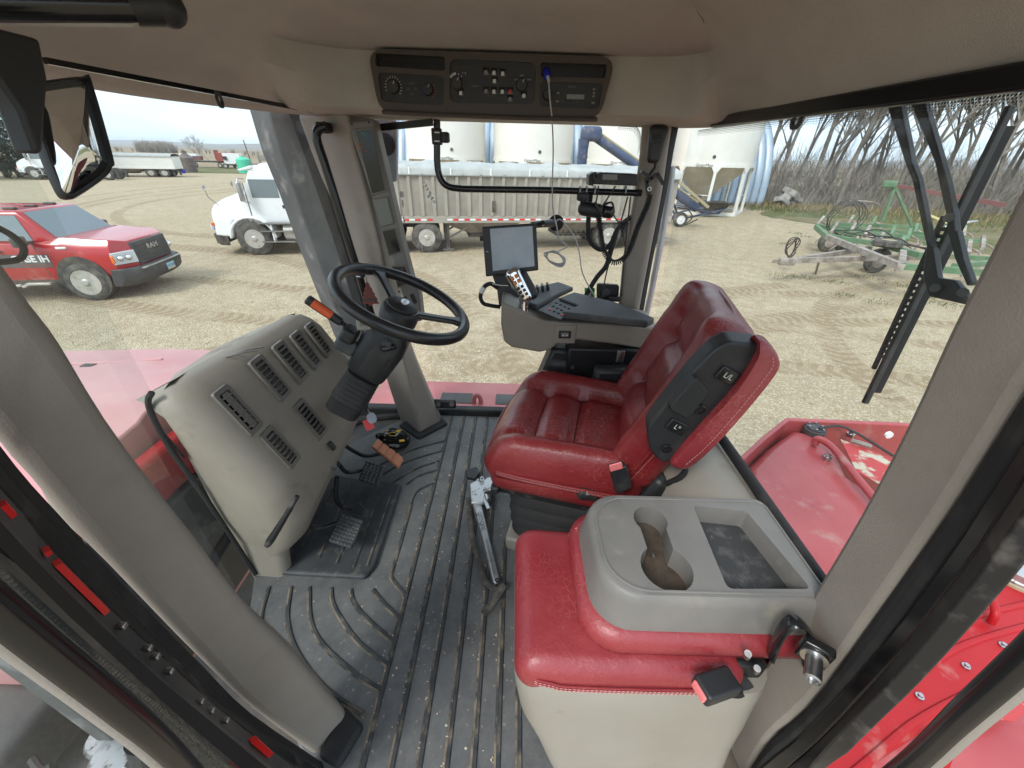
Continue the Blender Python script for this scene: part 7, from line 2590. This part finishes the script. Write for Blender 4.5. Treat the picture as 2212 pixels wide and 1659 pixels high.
def back_fn(p):
    x, y, z = p
    u = (z + .2725) / .545
    w = 1.0 - .10 * max(0, u - .62) / .38 - .24 * max(0, u - .8) ** 2 / .04 * .5
    y2 = y * w
    fr = max(0.0, min(1.0, -(x - .01) / .05))
    e = abs(y) / .25
    h = .045 / (1 + math.exp(-(e - .66) * 20)) * (1 - .6 * max(0, u - .72) / .28)
    h -= .020 * bump1(e, .58, .05) * (1 if u < .8 else 0)
    h -= .028 * (bump1(z, -.10, .02) + bump1(z, .08, .02)) * (1 if e < .6 else 0)
    h += .03 * bump1(z, -.16, .09) * (1 - min(1, e))
    h += .015 * max(0, u - .75) / .25
    h += .003 * mnoise.noise(V((z * 14, y * 14, 4)))
    return V((x - h * fr + .05 * max(0, u - .8) * -1, y2, z))


mb = MB()
mb.rbox((.105, .50, .545), .05, 6, BM @ Matrix.Translation((0, 0, .235)), back_fn, seg=26)
mb.build('backrest', 'red_leather', seat, smooth=60)
BC_ = BM @ Matrix.Translation((0, 0, .235))
for pts in ([(-.14 + .028 * k, -.10) for k in range(11)], [(-.14 + .028 * k, .08) for k in range(11)], [(-.145, -.2 + .04 * k) for k in range(10)], [(.145, -.2 + .04 * k) for k in range(10)]):
    MB().tube(top_line(pts, back_fn, BC_, 'x'), .0022, 6).build('seam', 'seam_dark', seat)
mb = MB()
mb.rbox((.035, .38, .42), .016, 4, BM @ Matrix.Translation((.045, 0, .22)))
mb.build('back_shell', 'black_plastic', seat)
seam([BM @ V(p) for p in ((-.035, -.252, .0), (-.03, -.256, .15), (-.02, -.254, .30), (-.02, -.232, .41), (-.02, -.18, .485), (-.02, -.08, .508), (-.02, .08, .508))], r=.004)
stitches([BM @ V(p) for p in ((-.024, -.2545, .0), (-.018, -.2585, .15), (-.008, -.2565, .30), (-.008, -.2345, .41), (-.008, -.1825, .4875), (-.008, -.08, .5105))], seat)
# slide rails, bellows suspension, controls
for y in (-.2, .2):
    MB().box((0, 0, 0), (.46, .035, .03), M=SM @ Matrix.Translation((0, y, .325))).build('slide_rail', 'worn_black_metal', seat, bevel=.003)
MB().box((0, 0, 0), (.42, .40, .03), M=SM @ Matrix.Translation((.02, 0, .305))).build('seat_plate', 'black_metal', seat, bevel=.004)
mb = MB()
rings = []
for z, s in ((.29, .98), (.275, 1.03), (.25, 1.05), (.235, .95), (.22, 1.02), (.195, 1.05), (.18, .95), (.165, 1.01), (.14, 1.03), (.125, .93), (.11, .98), (.085, 1.0), (.07, .92)):
    rings.append([SM @ V((.03 + x * s, y * s, z)) for x, y in rrect(.40, .40, .06, 5)])
mb.loft(rings)
mb.build('suspension_bellows', 'black_rubber', seat, fix=True)
MB().box((0, 0, 0), (.44, .42, .07), M=SM @ Matrix.Translation((.04, 0, .035))).build('seat_base', 'tan_plastic', seat, bevel=.01)
MB().rbox((.065, .03, .038), .012, 3, Matrix.Translation(at(1270, 1067, y=.835)) @ Matrix.Rotation(.12, 4, 'Y')).build('adjust_handle', 'black_plastic', seat)
text_mesh('L', .02, basis(at(1270, 1066, y=.817), (1, 0, 0), (0, 0, 1), (0, -1, 0)), 'white_print', 'handle_print', seat)
MB().rbox((.03, .03, .03), .01, 3, Matrix.Translation(at(1070, 1055, y=.93))).build('front_knob', 'black_plastic', seat)
# belt buckle
bk = MB()
bu = [at(1312, 1002, y=.80), at(1345, 992, y=.80), at(1358, 1040, y=.79), at(1325, 1055, y=.79)]
bk.prism(bu, V((.004, -.03, .004)))
bk.build('belt_buckle', 'black_plastic', seat, bevel=.005)
MB().prism([at(1315, 1004, y=.765), at(1342, 996, y=.765), at(1346, 1010, y=.765), at(1318, 1018, y=.765)], V((0, -.004, 0))).build('release_button', 'pink_plastic', seat, bevel=.002)
tg = at(1340, 770, y=1.36)
MB().rbox((.03, .012, .05), .004, 2, Matrix.Translation(tg)).build('belt_tongue', 'steel', seat)
MB().rbox((.055, .03, .03), .006, 2, Matrix.Translation(at(1338, 795, y=1.36))).build('belt_latch', 'black_plastic', seat)
MB().box((.42, 1.34, .52), (.2, .06, .16)).build('hinge_cover', 'black_plastic', seat, bevel=.02)
MB().box((.47, .86, .42), (.16, .12, .16), (0, R_(20), 0)).build('recliner_cover', 'black_plastic', seat, bevel=.02)
MB().tube(smooth_pts([at(1462, 985, y=.80), at(1480, 1012, y=.78), at(1470, 1030, y=.78), at(1440, 1045, y=.80)], 5), .008, 8).build('seat_cable', 'black_rubber', seat)
# folded-up armrest on the near side: black carrier and red pad
yA = .735
blk = quad_round([(1540, 757), (1575, 738), (1640, 745), (1648, 758), (1590, 838), (1500, 938), (1455, 1000), (1425, 998), (1402, 972), (1397, 925), (1437, 873), (1488, 810)], .25, 3)
mb = MB()
mb.prism([at(u, v, y=yA) for u, v in blk], V((.008, .05, .006)))
mb.build('armrest_carrier', 'black_plastic', seat, bevel=.008, seg=3)
pad_px = [(1644, 738), (1668, 745), (1685, 775), (1678, 803), (1608, 890), (1535, 970), (1482, 1014), (1452, 1008), (1458, 990), (1502, 938), (1592, 838), (1640, 762)]
Pn = smooth_pts([at(u, v, y=yA - .012) for u, v in pad_px], 3, True)
cc = sum(Pn, V()) / len(Pn)
mb = MB()
mb.loft([[cc + (p - cc) * .93 + V((0, -.006, 0)) for p in Pn], [cc + (p - cc) * .985 for p in Pn], [p + V((0, .012, 0)) for p in Pn], [p + V((.002, .03, .002)) for p in Pn], [cc + (p - cc) * .95 + V((.003, .04, .002)) for p in Pn]])
mb.build('armrest_pad', 'red_leather_bright', seat, fix=True, smooth=60)
stitches([at(u, v, y=yA - .0205) for u, v in ((1670, 775), (1665, 800), (1598, 885), (1528, 963), (1483, 1003))], seat)
MB().prism([at(u, v, y=yA - .004) for u, v in quad_round([(1483, 818), (1496, 806), (1522, 838), (1478, 893), (1438, 872)], .2, 3)], V((0, -.022, 0))).build('carrier_cover', 'black_plastic', seat, bevel=.005)
for (u, v), txt in (((1572, 812), 'L/L'), ((1462, 922), 'L*')):
    M = basis(at(u, v, y=yA - .003), V((.86, 0, .5)).normalized(), V((-.5, 0, .86)).normalized(), (0, -1, 0))
    M = M @ Matrix.Rotation(R_(-55), 4, 'Z')
    MB().rbox((.05, .032, .006), .003, 2, M).build('switch_block', 'black_gloss', seat)
    text_mesh(txt, .018, M @ Matrix.Translation((0, 0, .0035)), 'white_print', 'switch_print', seat)
for u, v in ((1512, 884), (1440, 968)):
    MB().lathe([(.013, 0), (.013, .003), (.010, .004), (.009, .001), (.001, .001)], aim(at(u, v, y=yA - .002), (0, -1, 0)), 18).build('carrier_bolt', 'black_gloss', seat)

# ------------------------------------------------------------------ passenger seat with folded-down tray back
ps = thing('passenger_seat', 'red cushioned passenger seat on a tan box with folded tray back', 'seat', (.27, .5, 0))
mb = MB()
rings = []
for z, x0, yn, r in ((.0, .13, .30, .05), (.08, .105, .305, .05), (.18, .07, .315, .06), (.28, .035, .322, .06), (.36, .022, .328, .065), (.405, .020, .331, .065), (.425, .028, .338, .06)):
    w, d = .53 - x0, .675 - yn
    rings.append([V((x0 + w / 2 + a, yn + d / 2 + b, z)) for a, b in rrect(w, d, r, 5)])
mb.loft(rings)
mb.build('seat_box', 'tan_plastic_pale', ps, fix=True, smooth=60)


def ps_fn(p):
    x, y, z = p
    top = max(0, min(1, (z + .01) / .03))
    h = .010 * (1 - (x / .23) ** 2) * (1 - (y / .18) ** 2) + .006 * bump1(x, -.17, .03)
    h += .0025 * mnoise.noise(V((x * 16, y * 16, 2)))
    s = 1 + .0 * z
    return V((x * s, y * s, z + h * top))


mb = MB()
mb.rbox((.45, .335, .085), .038, 6, Matrix.Translation((.245, .508, .432)), ps_fn, seg=16)
mb.build('cushion', 'red_leather_bright', ps, smooth=60)
yy = .3385
for zz in (.438, .430, .424):
    seam([V((.035, .36, zz + .006)), V((.06, yy + .004, zz + .012)), V((.09, yy, zz + .006)), V((.13, yy - .001, zz - .004)), V((.30, yy - .001, zz - .006)), V((.40, yy, zz - .002)), V((.44, yy + .004, zz + .008))], r=.0022, mt='red_leather_bright', par=ps)
for zz in (.434, .4265):
    stitches([V((.035, .36, zz + .006)), V((.06, yy + .0015, zz + .012)), V((.09, yy - .0025, zz + .006)), V((.13, yy - .0035, zz - .004)), V((.30, yy - .0035, zz - .006)), V((.40, yy - .0025, zz - .002)), V((.44, yy + .002, zz + .008))], ps)
# folded back: red padded rim under a grey tray
TX0, TX1, TY0, TY1 = .178, .592, .402, .652


def tray_loop(off, z, rl=.075, rr=.02):
    x0, x1, y0, y1 = TX0 - off, TX1 + off * .2, TY0 - off, TY1 + off
    pts_ = []
    for cx, cy_, r, a0 in ((x1 - rr, y1 - rr, rr, 0), (x0 + rl, y1 - rl, rl, 90), (x0 + rl, y0 + rl, rl, 180), (x1 - rr, y0 + rr, rr, 270)):
        for k in range(8):
            a = R_(a0 + 90 * k / 7)
            pts_.append(V((cx + r * math.cos(a), cy_ + r * math.sin(a), z)))
    return pts_


mb = MB()
mb.loft([tray_loop(.006, .470), tray_loop(.026, .478), tray_loop(.032, .500), tray_loop(.028, .522), tray_loop(.012, .536)])
mb.build('folded_back', 'red_leather_bright', ps, fix=True, smooth=60)
for (x, y) in ((TX0 - .031, .53),):
    for dy in (-.004, .004):
        seam([V((TX0 - .005, .445 + dy, .470)), V((TX0 - .020, .44 + dy, .50)), V((TX0 - .008, .445 + dy, .530))], r=.0015, mt='stitch', par=ps)
        seam([V((TX0 - .010, .62 + dy, .474)), V((TX0 - .029, .62 + dy, .50)), V((TX0 - .012, .62 + dy, .532))], r=.0015, mt='stitch', par=ps)
ZT = .622
cups = []
ca, cb = at(1405, 1122, z=ZT), at(1440, 1226, z=ZT)
ra_, rb2 = .036, .049
# peanut outline of the two joined cups
pts_ = []
dc = (cb - ca)
an = math.atan2(dc.y, dc.x)
for k in range(17):
    a = an + math.pi * .28 + (2 * math.pi - math.pi * .56) * k / 16
    pts_.append(ca + V((math.cos(a), math.sin(a), 0)) * ra_)
for k in range(21):
    a = an + math.pi + math.pi * .18 + (2 * math.pi - math.pi * .36) * k / 20
    pts_.append(cb + V((math.cos(a), math.sin(a), 0)) * rb2)
cup = [V((p.x, p.y, ZT)) for p in pts_]
binp = [V((q[0], q[1], ZT)) for q in [(lambda p: (p.x, p.y))(at(u, v, z=ZT)) for u, v in quad_round([(1497, 1092), (1612, 1104), (1752, 1272), (1572, 1272)], .08, 3)]]
top = tray_loop(-.006, ZT)
vs_, fs = fill_loops(top, [cup, binp])
mb = MB()
mb.add(vs_, fs)
mb.loft([tray_loop(.012, .536), tray_loop(.004, .60), tray_loop(.0, .616), top], caps=False)
mb.loft([cup, [p + V((0, 0, -.055)) for p in cup]], caps=False)
cb_ = sum(binp, V()) / len(binp)
mb.loft([binp, [cb_ + (p - cb_) * .93 + V((0, 0, -.045)) for p in binp]], caps=False)
mb.build('tray', 'grey_plastic', ps, fix=True, smooth=40)
mat('cup_grime', (0.05, 0.04, 0.032), 0.35, var=((0.11, 0.085, 0.065), 30, 0.35, 0.7))
mat('bin_felt', (0.04, 0.042, 0.044), 0.8, var=((0.12, 0.12, 0.12), 24, 0.5, 0.72), dirt=((0.2, 0.19, 0.18), 60, 0.62, 0.72))
MB().prism([p + V((0, 0, -.0555)) for p in cup], V((0, 0, .002))).build('cup_floor', 'cup_grime', ps, smooth=0)
MB().prism([cb_ + (p - cb_) * .935 + V((0, 0, -.0455)) for p in binp], V((0, 0, .002))).build('tray_floor', 'bin_felt', ps, smooth=0)
MB().lathe([(.006, 0), (.005, .003), (.001, .004)], Matrix.Translation(at(1410, 1201, z=ZT - .05)), 12).build('cup_screw', 'chrome', ps)
mb = MB()
mb.tube([p + V((0, 0, .0005)) for p in tray_loop(-.014, ZT)], .0025, 6, closed=True)
mb.build('tray_rim', 'grey_plastic', ps)
# hinge bracket and belt buckle at the back corner
MB().box((.50, .40, .50), (.10, .03, .05), (0, R_(15), R_(-10))).build('hinge_bracket', 'black_gloss', ps, bevel=.006)
MB().box((.47, .39, .42), (.08, .05, .10)).build('hinge_cover', 'black_metal', ps, bevel=.008)
for u, v in ((1612, 1418), (1632, 1450)):
    MB().cyl(at(u, v, y=.355), at(u + 4, v - 6, y=.345), .006, 10).build('hinge_bolt', 'steel', ps)
bm_ = aim(at(1528, 1487, y=.315), V((-.9, -.28, .1)), (0, 0, 1))
MB().rbox((.042, .03, .075), .007, 3, bm_ @ Matrix.Translation((0, 0, -.02))).build('belt_buckle', 'black_plastic', ps)
MB().rbox((.030, .017, .012), .003, 2, bm_ @ Matrix.Translation((.0, 0, .016))).build('release_button', 'pink_plastic', ps)
MB().tube(smooth_pts([at(1560, 1488, y=.33), at(1590, 1490, y=.345), at(1615, 1470, y=.36)], 4), .014, 8, sy=.5).build('buckle_strap', 'black_rubber', ps)

# ------------------------------------------------------------------ pipe wrench, strap, wrapped packet
wr = thing('pipe_wrench', 'dull aluminium pipe wrench lying on the mat beside the seat', 'pipe wrench', (-.08, 1.05, ZM))
wa, wb = at(1074, 1262, z=.03), at(1030, 1085, z=.045)
dw = (wb - wa).normalized()
sw, uw, _ = frame(dw)
mb = MB()
mb.loft([[wa.lerp(wb, f) + sw * (x * w) + uw * (y * .009) for x, y in ((-1, -1), (1, -1), (1, -.2), (.75, 1), (-.75, 1), (-1, -.2))] for f, w in ((0, .010), (.03, .014), (.3, .0145), (.7, .017), (1, .021))])
mb.build('handle', 'dull_aluminium', wr, bevel=.003, fix=True)
MB().bar(wa.lerp(wb, .08) + uw * .0095, wa.lerp(wb, .92) + uw * .0095, .010, .002, up=uw).build('handle_web', 'steel', wr)
hd_ = [at(u, v, z=.05) for u, v in ((1018, 1092), (1015, 1050), (1030, 1042), (1060, 1035), (1072, 1045), (1074, 1062), (1048, 1068), (1046, 1092))]
MB().prism(hd_, V((0, 0, .016))).build('head', 'dull_aluminium', wr, bevel=.004)
MB().prism([at(u, v, z=.055) for u, v in ((1005, 1022), (1030, 1014), (1037, 1028), (1028, 1040), (1008, 1036))], V((0, 0, .02))).build('hook_jaw', 'worn_black_metal', wr, bevel=.003)
MB().bar(at(1030, 1036, z=.06), at(1055, 1100, z=.06), .014, .010).build('jaw_shank', 'steel', wr)
mb = MB()
mb.lathe([(.010, -.014), (.013, -.012), (.011, -.008), (.013, -.004), (.011, 0), (.013, .004), (.011, .008), (.013, .012), (.010, .014)], aim(at(1054, 1075, z=.065), at(1060, 1090, z=.06) - at(1050, 1060, z=.06)), 16)
mb.build('adjusting_nut', 'steel', wr)
MB().lathe([(.008, 0), (.008, .006), (.005, .006), (.005, 0), (.008, 0)], Matrix.Translation(at(1074, 1255, z=.036)), 14).build('hang_hole', 'black_metal', wr)
MB().tube([at(1041, 1035, z=.075) + V((math.cos(a) * .006, math.sin(a) * .014, 0)) for a in [k * math.pi / 6 for k in range(12)]], .003, 6, closed=True).build('jaw_loop', 'steel', wr)
text_mesh('RIDGID', .022, basis(wa.lerp(wb, .72) + uw * .0112, dw, -sw, uw), 'dusty_grey', 'lettering', wr, sx=1.2)
wt = wa.lerp(wb, .35) + uw * .0112
text_mesh('RIDGE TOOL CO. U.S.A.', .009, basis(wt, dw, -sw, uw), 'dusty_grey', 'lettering', wr)
sp_ = thing('webbing_strap', 'dusty dark webbing strap lying along the pipe wrench', 'strap', tuple(at(1040, 1200, z=ZM)))
mb = MB()
mb.tube(smooth_pts([at(1012, 1075, z=.03), at(1016, 1130, z=.03), at(1030, 1200, z=.03), at(1047, 1252, z=.03), at(1070, 1272, z=.035), at(1084, 1268, z=.05)], 6), .011, 8, sy=.3, up=(0, 0, 1))
mb.build('strap_run', 'strap_cloth', sp_)
MB().tube(smooth_pts([at(1090, 1262, z=.06), at(1075, 1285, z=.04), at(1058, 1310, z=.03), at(1044, 1326, z=.03)], 6), .012, 8, sy=.4, up=(0, 0, 1)).build('strap_tail', 'strap_cloth', sp_)
pk = thing('wrapped_packet', 'shrink wrapped black and yellow coil lying at the post base', 'packet', tuple(at(850, 948, z=ZM)))
pc = at(851, 948, z=.05)
for k, (r, z) in enumerate(((.062, -.012), (.052, .008), (.04, .024))):
    MB().tube([pc + V((r * math.cos(a), r * .62 * math.sin(a), z + .006 * math.sin(3 * a + k))) for a in [2 * math.pi * i / 28 for i in range(28)]], .019, 8, closed=True).build('coil', 'black_gloss', pk)
for (u, v, s) in ((862, 931, .03), (868, 952, .026), (838, 930, .02)):
    MB().rbox((s, s * .5, .006), .0028, 2, Matrix.Translation(at(u, v, z=.09)) @ Euler((.3, .2, .6)).to_matrix().to_4x4()).build('label_patch', 'yellow_wrap', pk)
MB().tube([at(848, 938, z=.098) + V((.02 * math.cos(a), .013 * math.sin(a), 0)) for a in [2 * math.pi * i / 20 for i in range(20)]], .0015, 5, closed=True).build('label_ring', 'yellow_wrap', pk)
text_mesh('BATON', .015, basis(at(852, 962, z=.075), V((1, -.1, 0)).normalized(), V((.05, .6, .8)).normalized(), V((0, -.8, .6)).normalized()), 'white_print', 'lettering', pk)
MB().rbox((.05, .03, .03), .012, 3, Matrix.Translation(at(822, 942, z=.07)) @ Euler((.3, .5, .6)).to_matrix().to_4x4()).build('wrap_end', 'black_gloss', pk)

# ------------------------------------------------------------------ hanging mirror, rear wiper
mi = thing('hanging_mirror', 'black framed mirror hanging at the upper left in front of the windshield', 'mirror', tuple(at(150, 300, x=-.7)))
mpx = [(52, 190), (80, 177), (180, 165), (197, 178), (243, 340), (242, 362), (226, 385), (170, 424), (148, 430), (128, 412), (90, 320)]
XM = -.62
MN = V((.95, -.3, .12)).normalized()
loop = smooth_pts([atp(u, v, at(150, 300, x=XM), MN) for u, v in mpx], 4, True)
cm_ = sum(loop, V()) / len(loop)
inr = [cm_ + (p - cm_) * .91 for p in loop]
inr2 = [cm_ + (p - cm_) * .90 + MN * -.005 for p in loop]
mb = MB()
mb.loft([[p + MN * -.012 for p in loop], loop, [cm_ + (p - cm_) * .96 + MN * .005 for p in loop], inr, inr2], caps=False)
mb.add([p + MN * -.012 for p in loop], [tuple(range(len(loop)))])
mb.build('mirror_frame', 'black_plastic', mi, fix=True)
mb = MB()
vsm, fsm = [], []
nl = len(inr2)
rings = []
for f, hgt in ((1.02, 0), (.75, .006), (.5, .010), (.25, .0125), (.02, .0135)):
    rings.append([cm_ + (p + MN * .004 - cm_) * f + MN * (hgt - .004) for p in inr2])
mb.loft(rings)
mb.build('mirror_glass', 'mirror_glass', mi, smooth=80, fix=True)
MB().cyl(at(50, 283, x=XM - .04), at(82, 286, x=XM - .04), .010, 10).build('mirror_stem', 'black_metal', mi)
o = MB().tube(smooth_pts(P3([(-30, 480), (20, 505), (48, 530), (50, 550), (35, 562), (-20, 568)], x=-.75), 6), .0045, 8).build('antenna_lead', 'black_rubber')
tag(o, 'thin black cable loop hanging outside the left front post', 'cable')

wp = thing('rear_wiper', 'long black wiper with twin arms outside the rear window', 'wiper', tuple(at(2050, 630, x=.70)))
XW = .70


def wpoly(px, name, mt='dusty_black', x=XW, th=.012):
    MB().prism([at(u, v, x=x) for u, v in px], V((th, 0, 0))).build(name, mt, wp, bevel=.002)


mat('wiper_black', (0.03, 0.034, 0.034), 0.5, dirt=((0.1, 0.1, 0.095), 20, 0.5, 0.8))
wpoly([(1911, 215), (1942, 212), (1969, 352), (1982, 384), (2011, 533), (2001, 535), (1969, 388), (1956, 358)], 'wiper_arm', 'wiper_black')
wpoly([(1962, 212), (1992, 208), (2033, 350), (2045, 393), (2058, 458), (2062, 500), (2047, 505), (2042, 460), (2028, 398), (2019, 352)], 'wiper_arm', 'wiper_black')
wpoly([(2000, 535), (2014, 533), (2024, 600), (2060, 605), (2092, 645), (2085, 658), (2040, 648), (2005, 640), (1992, 600)], 'arm_linkage', 'wiper_black')
wpoly([(2045, 500), (2066, 498), (2080, 560), (2098, 610), (2088, 618), (2062, 560)], 'arm_linkage', 'wiper_black')
wb0, wb1 = at(2184, 228, x=XW + .02), at(1868, 871, x=XW + .02)
MB().bar(wb0, wb1, .008, .011).build('wiper_blade', 'wiper_black', wp, bevel=.002)
MB().bar(wb0.lerp(wb1, .05) + V((.012, .0, .0)), wb0.lerp(wb1, .95) + V((.012, 0, 0)), .004, .016).build('blade_rubber', 'black_rubber', wp)
for k in range(22):
    f = .34 + .022 * k
    c = wb0.lerp(wb1, f)
    d = (wb1 - wb0).normalized()
    nrm = V((0, d.z, -d.y)) * -1
    MB().bar(c + nrm * .005, c + nrm * .019, .004, .006).build('blade_web', 'wiper_black', wp)
MB().bar(wb0.lerp(wb1, .30) + V((0, d.z, -d.y)) * -.020, wb0.lerp(wb1, .86) + V((0, d.z, -d.y)) * -.015, .006, .006).build('blade_spine', 'wiper_black', wp)
for u, v in ((2020, 622), (2080, 632), (2050, 470)):
    MB().cyl(at(u, v, x=XW - .002), at(u, v, x=XW - .008), .007, 12).build('pivot_nut', 'dusty_grey', wp)

# ------------------------------------------------------------------ air between the yard and the far hills
m, nt, out = new_mat('air')
pv = node(nt, 'ShaderNodeVolumePrincipled', {'Density': 0.00022})
pv.inputs['Color'].default_value = (0.85, 0.92, 1.0, 1)
nt.links.new(pv.outputs[0], out.inputs['Volume'])
hz = MB().box((0, 1500, 29), (7400, 6400, 64)).build('haze', 'air', smooth=0)
tag(hz, 'thin pale air over the yard and the far fields', 'haze', kind='stuff')
